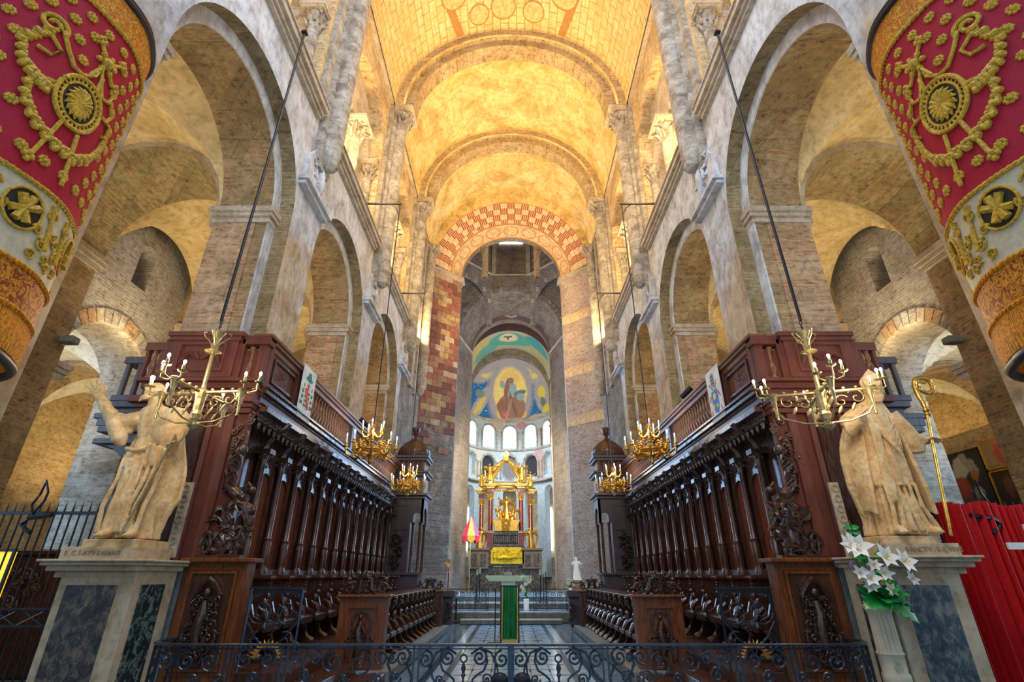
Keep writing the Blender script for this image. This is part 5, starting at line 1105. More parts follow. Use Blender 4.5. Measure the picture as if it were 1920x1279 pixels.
for s in (-1, 1):
    nm = 'with a raised arm' if s < 0 else 'with the golden crosier'
    T = thing('statue_pedestal', 'limestone pedestal with dark marble panels under the statue ' + nm, 'pedestal', (s*5, 6.9, 0)); z = 1.78 if s < 0 else 1.82
    sb(G(), s, 4.48, 5.38, 6.62, 7.42, 0, z-.11).build('die', 'pedestal', T, bevel=.012)
    g = G()
    for e, a, b in ((.05, z-.20, z-.13), (.12, z-.13, z-.07), (.17, z-.07, z-.03), (.20, z-.03, z)): sb(g, s, 4.56-e, 5.42+e, 6.66-e, 7.40+e*.5, a, b)
    g.build('cornice', 'pedestal', T, bevel=.008)
    pl = sb(G(), s, 4.58, 5.48, 6.60, 7.34, z, z+.14).build('inscribed_plinth', 'pedestal', T, bevel=.006)
    sb(G(), s, 4.60, 5.30, 6.66, 7.28, z+.14, z+.23).build('upper_plinth', 'marble', T, bevel=.006)
    x0, x1 = (4.66, 5.27) if s < 0 else (4.63, 5.19)
    sb(G(), s, x0, x1, 6.605, 6.63, .52, 1.50).build('marble_panel', 'darkmarble' if s < 0 else 'bluemarble', T, label='dark brown mottled marble panel' if s < 0 else 'blue-grey mottled marble panel')
    frame_y(G(), min(s*x0, s*x1)-.012, max(s*x0, s*x1)+.012, 6.62, .508, 1.512, .012, .012).build('panel_edge', 'pedestal', T)
    sb(G(), s, 4.465, 4.49, 6.76, 7.20, .4, 1.50).build('side_marble_panel', 'greenmarble' if s < 0 else 'darkmarble', T, label='black-green veined marble panel' if s < 0 else None)
    x = (s*5.06 if s < 0 else 5.16) - .36
    for ch in ('S.C SATVRNINVS' if s < 0 else 'SANCTV. SILVIVS'):
        if ch != ' ':
            cu = bpy.data.curves.new('letter', 'FONT'); cu.body = ch; cu.size = .082; cu.extrude = .003
            to = bpy.data.objects.new('tmp', cu); COL.objects.link(to); bpy.context.view_layer.update(); me = bpy.data.meshes.new_from_object(to.evaluated_get(bpy.context.evaluated_depsgraph_get())); bpy.data.objects.remove(to)
            me.materials.clear(); me.materials.append(M['brass']); inst(me, 'letter', pl, (x, 6.594, z+.045), (pi/2, 0, 0))
        x += .026 if ch in '. I' else .056
    # dark stone base blocks beside the pedestal
    B = thing('stone_block', 'grey-green stone block between pedestal and carved stall end, ' + ('raised-arm statue side' if s < 0 else 'lily side'), 'stone block', (s*4.45, 7.4, 0))
    sb(G(), s, 4.46, 4.80, 7.50, 7.60, 0, 1.76).build('block', 'greystone', B); sb(G(), s, 4.42, 4.84, 7.44, 7.60, 1.70, 1.78).build('cap', 'greystone', B, bevel=.01)
    # gilt-edged strip of roundels behind the statue
    L_ = thing('roundel_strip', 'narrow pale strip of roundels leaning by the statue ' + nm, 'plaque', (s*4.65, 7.42, 1.8))
    g = G(); sb(g, s, 4.58, 4.72, 7.41, 7.45, 1.82, 2.82); g.build('strip', 'pedestal', L_, bevel=.004)
    for k in range(7): G().ring(fy(), 7.395, 7.412, s*4.65, 1.90+.14*k, .036, .052, 0, 2*pi, 18).build('roundel', 'pedestal', L_)
# --- statue with a raised arm
S1 = thing('statue', 'marble statue of a bearded saint with one arm raised and a long staff', 'statue', (-4.95, 6.95, 2.0))
g = G(); zb = 2.02
robe(g, [(zb, -4.95, 6.95, .33, .24, .17), (2.25, -4.95, 6.95, .29, .22, .18), (2.75, -4.98, 6.95, .25, .20, .16), (3.15, -5.00, 6.95, .22, .18, .06), (3.30, -5.00, 6.95, .21, .17, .05), (3.55, -5.02, 6.95, .27, .19, .05), (3.74, -5.06, 6.94, .24, .15, .02), (3.83, -5.10, 6.92, .08, .08, 0)], 13, 1)
robe(g, [(2.55, -4.93, 7.0, .34, .20, .12), (3.0, -4.96, 7.02, .30, .18, .10), (3.5, -5.0, 7.03, .29, .15, .06), (3.76, -5.04, 7.0, .22, .12, .02)], 9, 5)
def cape(u, v):   # cloak falling on the viewer's right with a wavy hem
    z = 3.70 - 1.62*v + .05*sin(u*9)*v; x = -4.86 + .10*u + (.30*u + .10)*(v**.6) + .035*sin(9*v + 3*u)*u - .02
    if v > .75: x -= (v-.75)*.75*u
    return (x, 6.86 + .20*u - .09*sin(u*7)*v + .03*sin(v*6), z)
shell(g, cape, 26, 40, .045)
def cape2(u, v):
    z = 3.66 - 1.25*v; x = -5.20 - .07*u - (.17*v*u) + .03*sin(8*v+u*3)
    return (x, 6.85 + .26*u + .05*sin(u*6+v*3), z - .08*u)
shell(g, cape2, 18, 30, .045)
g.ball((-4.74, 6.84, 3.48), (.25, .13, .29), 20, 14); g.ball((-4.70, 6.78, 3.36), (.20, .09, .20), 16, 12)
shell(g, lambda u, v: (-4.92 + .30*u, 6.72 + .03*sin(u*11) + .05*v, 3.24 - .10*u - .34*v*(1-.4*u) ), 14, 8, .035)
g.tube([(-5.22, 6.76, 3.16), (-5.08, 6.74, 3.13), (-4.93, 6.75, 3.16)], [.03, .035, .025], 6)
g.tube([(-5.24, 6.90, 3.60), (-5.44, 6.86, 3.55), (-5.62, 6.84, 3.62), (-5.80, 6.84, 3.82), (-5.90, 6.84, 3.93)], [.13, .12, .095, .07, .055], 12)
robe(g, [(3.40, -5.40, 6.88, .10, .08, .10), (3.52, -5.42, 6.88, .13, .10, .08), (3.66, -5.40, 6.88, .10, .09, .05)], 6, 3, 36, 12)
g.tube([(-5.62, 6.84, 3.64), (-5.50, 6.80, 3.50), (-5.40, 6.84, 3.30), (-5.36, 6.88, 3.22)], [.075, .11, .10, .04], 10)
hand(g, (-5.89, 6.84, 3.92), (-.55, -.1, .85), (.3, -1, .1), .30, .05, .42, 1)
hand(g, (-4.60, 6.74, 3.28), (.3, -.35, -.4), (-.5, -.5, .2), .24, .5, .05, -1)
head(g, (-5.13, 6.86, 4.0), .135, (-.45, -.85, .25), True, False)
g.tube([(-5.1, 6.92, 3.75), (-5.12, 6.88, 3.9)], [.10, .085], 10)
foot(g, (-5.02, 6.66, zb), (-.1, -1, 0)); foot(g, (-4.72, 6.68, zb), (.25, -1, 0))
for k in range(7):
    x = -5.20 + .09*k; g.tube([(x, 6.76 + .02*sin(k*2), 3.05), (x + .03, 6.72, 2.75), (x - .02 + .03*sin(k), 6.69, 2.4), (x - .04*(k-3)*.3, 6.67, 2.08)], [.018, .028, .032, .036], 6)
for k in range(4): g.tube([(-5.22 + .02*k, 6.77, 3.08 - .04*k), (-5.08, 6.73 - .01*k, 2.98 - .055*k), (-4.95 - .02*k, 6.76, 3.08 - .04*k)], .013, 6)
statue_mesh(g, 'robed_body', S1)
G().tube([(-4.80, 6.58, 2.03), (-4.50, 6.62, 3.32)], .016, 8).build('staff', 'brass', S1)
# --- bishop statue
S2 = thing('statue', 'marble statue of a mitred bishop in wide cope, holding a golden crosier', 'statue', (5.0, 6.95, 2.04))
g = G(); zb = 2.06
robe(g, [(zb, 5.03, 6.93, .36, .26, .17), (2.3, 5.02, 6.94, .31, .24, .18), (2.75, 5.02, 6.95, .27, .22, .15), (3.3, 5.06, 6.95, .24, .19, .07), (3.6, 5.10, 6.95, .28, .18, .04), (3.82, 5.16, 6.93, .20, .14, .02), (3.90, 5.20, 6.9, .08, .08, 0)], 14, 8)
robe(g, [(2.66, 5.04, 6.93, .32, .26, .10), (2.8, 5.04, 6.93, .32, .26, .10), (3.1, 5.06, 6.94, .30, .23, .08), (3.5, 5.10, 6.95, .27, .19, .05), (3.7, 5.12, 6.95, .25, .17, .02)], 10, 12)
def cope(sd):
    def f(u, v):
        z = 3.80 - 1.50*v + .06*sin(u*7)*v
        w = .13 + .25*v**.6 + .16*u*(.3+v); x = 5.13 - .06*v + sd*w + .05*sin(v*7+u*2)*u - (.20*max(0, v-.72)*u*3)*sd
        return (x, 6.82 + .30*u - .07*sin(u*6+v*2)*(.4+v), z)
    return f
shell(g, cope(-1), 26, 40, .05); shell(g, cope(1), 26, 40, .05)
shell(g, lambda u, v: (5.0 + .55*u + .0*v, 6.84 + .14*u + .03*sin(9*u), 3.58 - .38*u - .75*v*(1-.2*u) + .02*sin(u*12)), 22, 18, .045)
# stole
shell(g, lambda u, v: (4.90 + .12*u - .05*v, 6.70 - .04*v, 3.50 - 1.05*v), 6, 20, .03)
for k in range(5): g.tube([(5.00, 6.72, 3.50 - .02*k), (5.12 + .02*k, 6.66 - .006*k, 3.36 - .085*k), (5.28, 6.72, 3.52 - .05*k)], .016, 6)
for k in range(6):
    x = 4.86 + .08*k; g.tube([(x, 6.70, 2.70), (x + .02*sin(k), 6.67, 2.4), (x + .03*(k-2), 6.65, 2.10)], [.02, .03, .036], 6)
g.tube([(4.90, 6.84, 3.66), (4.70, 6.78, 3.52), (4.66, 6.72, 3.42), (4.74, 6.62, 3.50)], [.12, .13, .11, .06], 12)
hand(g, (4.72, 6.62, 3.50), (.35, -.3, .7), (.7, -.4, 0), .24, .30, .12, 1)
g.tube([(5.38, 6.90, 3.66), (5.50, 6.86, 3.44), (5.60, 6.82, 3.30), (5.70, 6.80, 3.28)], [.12, .11, .075, .055], 12)
robe(g, [(3.12, 5.56, 6.86, .10, .08, .1), (3.25, 5.55, 6.85, .14, .10, .08), (3.42, 5.50, 6.86, .12, .10, .04)], 6, 3, 36, 12)
hand(g, (5.68, 6.80, 3.28), (.9, -.15, .05), (0, -.4, -1), .22, .32, .12, -1)
head(g, (5.22, 6.84, 4.03), .13, (-.35, -.9, -.05), True, True)
g.tube([(5.17, 6.90, 3.8), (5.21, 6.86, 3.95)], [.10, .085], 10)
foot(g, (4.84, 6.64, zb), (-.2, -1, 0), .2); foot(g, (5.24, 6.64, zb), (.2, -1, 0), .2)
statue_mesh(g, 'robed_body', S2)
sp = [(5.84, 6.78, 3.78), (5.80, 6.78, 3.92), (5.79, 6.78, 4.04)] + [(5.93 + .14*cos(a)*k, 6.78, 4.06 + .14*sin(a)*k) for a, k in [(pi - 2*pi*1.35*i/22, 1 - .62*(i/22)**1.4) for i in range(23)]]
cz = G().tube([(5.50, 6.70, 2.05), (5.74, 6.76, 3.27), (5.84, 6.78, 3.74)], .020, 10)
cr = cz.build('crosier_staff', 'gold', S2, True)
g = G().tube(sp, [.034]*8 + [.034 - .0009*i for i in range(len(sp)-8)], 8); g.lathe([(.02, -.10), (.04, -.06), (.022, -.03), (.045, 0), (.025, .04), (.04, .09), (.03, .13)], (5.83, 6.78, 3.70), 12); g.build('crosier_crook', 'gilt', cr, True)
# ============================================================ hanging banners
BC = (-4.58, 3.12); BR = .84
def bp(sg):
    def f(q, z, e=0.):
        a = q/BR; r = BR + e + .006*sin(9*a)*(1 if e < .1 else 0); return (sg*-1*(BC[0] + r*cos(a)) if sg > 0 else BC[0] + r*cos(a), BC[1] + r*sin(a), z)
    return f
def patch(f, q0, q1, z0, z1, e, n=40, m=2):
    g = G(); shell(g, lambda u, v: f(q0 + (q1-q0)*u, z0 + (z1-z0)*v, e), n, m, .012); return g
for s in (-1, 1):
    f = bp(s); A0, A1 = -1.35, 1.15
    T = thing('banner', 'crimson and gold embroidered banner curved round a pier ' + ('on the raised-arm statue side' if s < 0 else 'above the oil paintings'), 'banner', (s*4.5, 3.1, 3.1))
    patch(f, A0, A1, 4.38, 6.30, 0, 60, 6).build('velvet_field', 'bannerred', T, True)
    patch(f, A0, A1, 6.29, 6.66, .004, 60, 2).build('top_border', 'orangeband', T, True); patch(f, A0, A1, 3.74, 4.38, .002, 60, 3).build('cream_band', 'cream', T, True)
    patch(f, A0, A1, 3.42, 3.75, .006, 60, 2).build('lower_border', 'darkband', T, True)
    g = G(); n = 120
    for i in range(n):
        q = A0 + (A1-A0)*(i+.5)/n; g.tube([f(q, 3.43, .008), f(q + .004*sin(i), 3.25, .016), f(q + .006*sin(i*3), 3.12, .012)], [.010, .013, .009], 5)
    g.build('fringe', 'fringe', T)['kind'] = 'stuff'
    g = G(); 
    for z0, r_ in ((6.68, .035), (6.72, .03)): g.tube([f(A0 + (A1-A0)*i/50, z0, .01) for i in range(51)], r_, 8)
    g.build('top_rim', 'blackedge', T, True); G().tube([f(A0 + (A1-A0)*i/50, 3.08, .0) for i in range(51)], .035, 8).build('bottom_rim', 'blackedge', T, True)
    for z0 in (4.39, 3.74, 3.42, 6.30):
        g = G()
        for ph in (0, pi): g.tube([f(A0 + (A1-A0)*i/200, z0 + .012*cos(i*.9 + ph), .016 + .008*sin(i*.9+ph)) for i in range(201)], .013, 5)
        g.build('cord', 'goldembr' if z0 > 4 else 'fringe', T, True)
    def ros(q, z, r=.052):
        g = G(); g.ball((0, 0, 0), .001, 4, 3); g = G()
        for k in range(8): a = 2*pi*k/8; g.ball(f(q + r*.62*cos(a), z + r*.62*sin(a), .012), (r*.34,)*3, 6, 4)
        g.ball(f(q, z, .018), r*.42, 7, 5); g.build('rosette', 'goldembr', T)
    row = 0; z = 6.16
    while z > 4.48:
        q = A0 + .06 + (row % 2)*.085
        while q < A1-.04:
            dq, dz = q + .07, z - 5.28
            inring = (dq/.34)**2 + (dz/.42)**2 < 1; cross = abs(q+.02) < .16 and z > 5.6 and z < 6.12; sc_ = abs(q+.47) < .14 and 5.05 < z < 5.95; low = -.4 < q < .3 and 4.72 < z < 4.98
            if not (inring or cross or sc_ or low) and q > -.95: ros(q, z)
            q += .17
        z -= .155; row += 1
    Q = lambda pts: [f(q, z, .02) for q, z in pts]
    def oval(cq, cz_, rq, rz, th, nm, m='goldembr', e=.02): G().tube([f(cq + rq*cos(2*pi*i/40), cz_ + rz*sin(2*pi*i/40), e) for i in range(41)], th, 7).build(nm, m, T, True)
    c0, c1 = -.07, 5.29
    G().grid(lambda u, v: f(c0 + .15*v*cos(2*pi*u), c1 + .20*v*sin(2*pi*u), .014), 30, 3, cu=True).build('medallion_ground', 'blackedge', T)
    oval(c0, c1, .19, .26, .020, 'medallion_ring'); oval(c0, c1, .145, .20, .012, 'medallion_ring')
    for k in range(30): a = 2*pi*k/30; G().tube([f(c0+.15*cos(a), c1+.205*sin(a), .02), f(c0+.185*cos(a), c1+.25*sin(a), .022)], .010, 5).build('ray', 'goldembr', T)
    g = G()
    for k in range(16): a = 2*pi*k/16; g.tube([f(c0, c1, .02), f(c0+.09*cos(a), c1+.13*sin(a), .03), f(c0+.115*cos(a+.15), c1+.165*sin(a+.15), .018)], [.02, .022, .006], 5)
    g.build('embroidered_bird', 'goldembr', T)
    def garl(pts, r, nm='garland'):
        P = Q(pts); g = G(); m = 46
        for i in range(m):
            t = i/(m-1)*(len(P)-1); k = min(int(t), len(P)-2); p = Vector(P[k]).lerp(Vector(P[k+1]), t-k)
            for j in range(2): a = i*2.4 + j*pi; g.ball(p + Vector((0, .4*r*cos(a), .8*r*sin(a))), r*.62, 6, 4)
        g.build(nm, 'goldembr', T)
    garl([(-.45, 5.72), (-.56, 5.50), (-.50, 5.30), (-.38, 5.22), (-.30, 5.20)], .045); garl([(-.42, 5.22), (-.40, 5.02), (-.28, 4.86), (-.10, 4.79), (.08, 4.80), (.20, 4.92)], .045); garl([(.20, 4.92), (.28, 5.10), (.30, 5.28)], .03)
    G().tube(spiral((0, 0), .10, .02, -.5, 1.6, lambda a, b: f(-.45+a, 5.80+b, .02), 30), .020, 6).build('scroll', 'goldembr', T, True)
    for k, pts in enumerate(([(-.38, 5.80), (-.30, 5.66), (-.22, 5.56), (-.14, 5.56)], [(-.43, 5.68), (-.34, 5.60), (-.38, 5.50), (-.47, 5.50)], [(-.14, 5.56), (-.06, 5.66), (-.04, 5.78), (.02, 5.60), (.06, 5.52)], [(.06, 5.52), (.14, 5.56), (.16, 5.70), (.10, 5.76)], [(.16, 5.60), (.24, 5.48), (.20, 5.38)], [(.14, 5.38), (.27, 5.40), (.30, 5.28), (.24, 5.24)])):
        G().tube(Q(pts), .018, 6).build('ribbon', 'goldembr', T, True)
    for pts in ([(.0, 5.52), (.0, 5.70)], [(-.13, 6.02), (-.02, 5.86)], [(-.02, 5.86), (.10, 5.72)], [(-.02, 5.86), (.10, 6.00)], [(-.02, 5.86), (-.10, 5.62)], [(-.12, 5.05), (-.20, 4.58)], [(.02, 5.02), (.08, 4.52)], [(-.26, 5.30), (-.80, 5.24)]): G().tube(Q(pts), .018, 6).build('cross_arm', 'goldembr', T)
    for q, z in ((-.13, 6.04), (.11, 6.02), (-.21, 4.56), (.14, 5.74), (-.42, 5.25)):
        g = G(); [g.ball(f(q+a, z+b, .02), .026, 6, 4) for a, b in ((.025, 0), (-.025, 0), (0, .03), (0, -.03))]; g.build('trefoil', 'goldembr', T)
    g = G(); g.ball(f(-.02, 5.87, .02), (.05, .05, .06), 10, 8); [g.ball(f(-.02+.075*cos(a), 5.87+.085*sin(a), .018), .028, 6, 5) for a in (.2, 1.25, 2.3, 3.35, 4.4, 5.45)]; g.build('cross_boss', 'goldembr', T)
    # cream band: black roundels, horn and curls
    for q in (-.62, -.08, .62):
        G().grid(lambda u, v: f(q + .135*v*cos(2*pi*u), 4.15 + .165*v*sin(2*pi*u), .012), 30, 3, cu=True).build('roundel_ground', 'blackedge', T); oval(q, 4.15, .14, .17, .012, 'roundel_ring')
        g = G()
        for a in (.5, 1.3, 2.1, 3.6, 4.4, 5.2): g.tube([f(q, 4.15, .02), f(q+.10*cos(a), 4.15+.12*sin(a), .026)], [.028, .034], 5)
        g.build('embroidered_eagle', 'goldembr', T)
    for q in (.14, .36, -.32, .86, -.86):
        for k, (a, b, r, t) in enumerate(((0, 4.24, .055, 1.4), (.09, 4.10, .05, -1.4), (.02, 3.98, .06, 1.5), (-.07, 4.06, .045, -1.3), (.11, 3.90, .05, 1.3), (-.05, 3.86, .045, 1.4))):
            G().tube(spiral((q+a, b), r, .008, k, t, lambda x, y: f(x, y, .018), 18), [.013 - .0003*i for i in range(19)], 5).build('curl', 'goldembr', T, True)
        G().tube(Q([(q-.02, 4.33), (q+.0, 4.22), (q+.03, 4.08), (q+.05, 3.95)]), [.030, .012, .018, .026], 7).build('horn', 'goldembr', T, True)
    G().grid(lambda u, v: f(.52 + .05*v*cos(2*pi*u), 4.05 + .09*v*sin(2*pi*u), .016), 20, 2, cu=True).build('red_oval', 'cloth_red', T)
# ============================================================ chandeliers
def bulb(g_, gb, p, r=.018): gb.ball(p, (r, r, r*1.5), 8, 6)
def brass_chandelier():
    T = thing('brass_chandelier', 'x', 'chandelier', (0, 0, 0))
    # origin = centre of cross bars; bars along x and y
    g = G(); g.lathe([(.03, .0), (.028, .1), (.024, .55), (.045, .56), (.10, .575), (.11, .585), (.03, .60), (.05, .66), (.035, .72), (.05, .80), (.09, .86), (.095, .88), (.02, .90)], (0, 0, 0), 14); g.build('stem', 'brass', T, True)
    for k in range(4): a = k*pi/2+.4; G().tube([(.03*cos(a), .03*sin(a), .66), (.08*cos(a), .08*sin(a), .74), (.15*cos(a), .15*sin(a), .80), (.17*cos(a), .17*sin(a), .86), (.14*cos(a), .14*sin(a), .87)], .010, 6).build('scroll_leaf', 'brass', T, True)
    g = G().tube([(0, 0, .90 + .05*cos(0)), (0, .02, .96), (0, 0, 1.0), (0, -.02, .96), (0, 0, .91)], .008, 6); g.tube([(0, 0, .99), (.02, 0, 1.03), (0, 0, 1.07), (-.02, 0, 1.03), (0, 0, .99)], .008, 6); g.build('hook', 'blackiron', T)
    g = G(); g.lathe([(.06, -.36), (.075, -.30), (.055, -.25), (.06, -.1), (.08, .02), (.04, .06)], (0, 0, 0), 8); g.build('lantern_core', 'brass', T)
    g = G(); g.lathe([(.0, -.52), (.012, -.50), (.07, -.46), (.075, -.44), (.04, -.42), (.035, -.38), (.05, -.36)], (0, 0, 0), 12); g.build('bottom_ball', 'brass', T, True)
    for k, (dx, dy, L) in enumerate(((1, 0, .56), (-1, 0, .56), (0, 1, .5), (0, -1, .5))):
        D = Vector((dx, dy, 0)); sd = Vector((-dy, dx, 0)); e = D*L
        g = G(); g.tube([D*.04, e], .022, 8); [g.ball(D*(L*t) + Vector((0, 0, .035)), .020, 6, 5) for t in (.25, .5, .75)]; br = g.build('arm', 'brass', T)
        g = G(); g.lathe([(.0, -.34), (.02, -.33), (.012, -.28), (.018, -.22), (.03, -.10), (.05, -.01), (.065, .02), (.05, .03)], e, 12); g.build('trumpet', 'brass', T, True)
        g = G(); g.tube([e*1.02 + Vector((0, 0, -.02)), e*1.05 + Vector((0, 0, -.18)), e*.86 + Vector((0, 0, -.32)), e*.45 + Vector((0, 0, -.40)), e*.08 + Vector((0, 0, -.41))], .012, 7); g.build('lower_rib', 'brass', T, True)
        F = lambda a, b: D*a + Vector((0, 0, b))
        for c, r, t0, tu in (((.40, -.10), .11, 2.5, -1.2), ((.22, -.14), .09, .6, 1.2)): scr(G(), c, r, t0, tu, F, .008, 20).build('scroll', 'brass', T, True)
        for a, b in ((.34, -.22), (.18, -.25)):
            g = G(); p = F(a, b); g.ball(p, (.022, .012, .06), 8, 6, Matrix.Rotation(.5, 3, 'Y')); g.build('leaf', 'brass', T)
        for j, w in enumerate((-1, 0, 1)):
            d2 = (D + sd*w*1.5).normalized() if w else D; L2 = .17 if w else .20; p = e + d2*L2 + Vector((0, 0, .06 + .05*(j == 1)))
            g = G(); g.tube([e + Vector((0, 0, .02)), e + d2*L2*.5 + Vector((0, 0, -.02)), e + d2*L2*.95 + Vector((0, 0, .0)), p], .009, 6); g.lathe([(.006, -.01), (.05, 0), (.055, .012), (.015, .015), (.017, .07), (.0, .071)], p, 12); cb = g.build('candle_branch', 'brass', T, True)
            G().lathe([(.013, .05), (.013, .10), (0, .101)], p, 8).build('candle_sleeve', 'candle', cb)
            G().ball(p + Vector((0, 0, .125)), (.017, .017, .028), 8, 6).build('bulb', 'bulb', cb, True)
    return T
def gilt_chandelier():
    T = thing('gilt_chandelier', 'x', 'chandelier', (0, 0, 0))   # origin = ring centre
    g = G(); g.lathe([(.0, -.34), (.03, -.32), (.05, -.27), (.025, -.22), (.05, -.16), (.10, -.12), (.06, -.06), (.05, .05), (.07, .12), (.04, .2), (.07, .26), (.10, .32), (.07, .38), (.03, .42), (.05, .52), (.07, .56), (.03, .6), (.0, .62)], (0, 0, 0), 14, lambda a, z: 1 + .12*sin(6*a)); g.build('baluster_stem', 'gilt', T, True)
    g = G().tube([(.32*cos(2*pi*i/32), .32*sin(2*pi*i/32), -.02) for i in range(33)], .028, 8); g.tube([(.32*cos(2*pi*i/32), .32*sin(2*pi*i/32), -.07) for i in range(33)], .018, 6); g.build('ring', 'gilt', T, True)
    for k in range(8):
        a = 2*pi*k/8; D = Vector((cos(a), sin(a), 0)); F = lambda x, z: D*x + Vector((0, 0, z))
        g = G(); g.tube([F(.32, -.03), F(.36, -.12), F(.44, -.16), F(.53, -.12), F(.56, -.02), F(.56, .06)], [.03, .03, .028, .026, .022, .02], 8); g.lathe([(.02, 0), (.055, .02), (.05, .035), (.022, .04), (.035, .09), (.03, .11), (.018, .12), (.0, .121)], F(.56, .04), 10); ar = g.build('arm', 'gilt', T, True)
        G().lathe([(.016, .15), (.014, .27), (.008, .30)], F(.56, 0), 8).build('candle', 'candle', ar); G().ball(F(.56, .305), (.013, .013, .055), 8, 6).build('flame_bulb', 'flame', ar, True)
        g = G(); [g.ball(F(.33 + .015*j, .02 + .045*j), (.045 - .006*j)*1.0, 7, 5) for j in range(4)]; scr(g, (.24, .09), .09, 0, 1.4, F, .018, 16); scr(g, (.20, -.13), .08, 2, -1.3, F, .016, 16); g.build('acanthus_scroll', 'gilt', T, True)
    for k in range(5):
        a = 2*pi*k/5 + .3; D = Vector((cos(a), sin(a), 0)); F = lambda x, z: D*x + Vector((0, 0, z))
        g = G(); g.tube([F(.06, .34), F(.12, .28), F(.20, .28), F(.25, .36), F(.25, .44)], [.03, .032, .028, .022, .018], 8); g.lathe([(.02, 0), (.045, .02), (.02, .035), (.03, .08), (.0, .10)], F(.25, .42), 10); ar = g.build('upper_arm', 'gilt', T, True)
        G().lathe([(.015, .50), (.013, .60), (.008, .62)], F(.25, 0), 8).build('candle', 'candle', ar); G().ball(F(.25, .625), (.013, .013, .05), 8, 6).build('flame_bulb', 'flame', ar, True)
    return T
bc = brass_chandelier()
for s in (-1, 1):
    o = bc if s < 0 else copytree(bc); o.location = (s*4.06, 6.25, 3.78); o.rotation_euler = (0, 0, .10*s if s < 0 else -.30)
    o['label'] = 'brass chandelier with lit bulbs hanging before the statue ' + ('with a raised arm' if s < 0 else 'with the golden crosier')
    p = thing('chandelier_rod', 'long black rod holding the brass chandelier by the ' + ('raised-arm statue' if s < 0 else 'crosier-holding statue'), 'iron rod', (s*4.1, 6.4, 11.4))
    G().tube([(s*4.07, 6.25, 4.84), (s*4.12, 6.45, 11.42)], .022, 8).build('rod', 'blackiron', p); g = G().tube([(s*4.46, 6.45, 11.42), (s*4.08, 6.45, 11.42)], .03, 6); g.box(s*4.12-.05, s*4.12+.05, 6.40, 6.50, 11.40, 11.45); g.build('bracket', 'blackiron', p)
gc = gilt_chandelier()
for s in (-1, 1):
    for i, (y, x) in enumerate(((11.5, 3.22), (16.6, 3.32))):
        o = gc if (s < 0 and i == 0) else copytree(gc); o.location = (s*x, y, 4.22); o.rotation_euler[2] = .2*i + .5*s
        wh = ('nearer, larger-looking' if i == 0 else 'farther, smaller-looking') + ' gilt chandelier on the ' + ('raised-arm statue side' if s < 0 else 'crosier statue side')
        o['label'] = wh; o['group'] = 'gilt candle chandeliers over the choir'
        p = thing('chandelier_rod', 'black arm and rod holding the ' + wh.replace(', larger-looking', '').replace(', smaller-looking', ''), 'iron rod', (s*4, y, 11.4))
        G().tube([(s*x, y, 4.84), (s*x, y, 11.0)], .014, 6).build('rod', 'blackiron', p); g = G().tube([(s*4.5, y, 11.4), (s*(x-.04), y, 11.4)], .035, 6); g.tube([(s*(x+.3), y, 11.4), (s*(x+.12), y, 11.25), (s*x, y, 11.0), (s*x, y, 10.9)], .014, 5); g.tube([(s*x, y, 11.4), (s*x, y, 11.0)], .012, 5); g.box(min(s*4.4, s*4.46), max(s*4.4, s*4.46), y-.05, y+.05, 11.28, 11.5); g.build('arm', 'blackiron', p)
for s in (-1, 1):
    point('chandelier_glow', (s*4.2, 5.7, 3.95), 62, LAMP, .3)
    for y, x in ((11.5, 3.22), (16.6, 3.32)): point('chandelier_glow', (s*x, y, 4.75), 26, LAMP, .25)
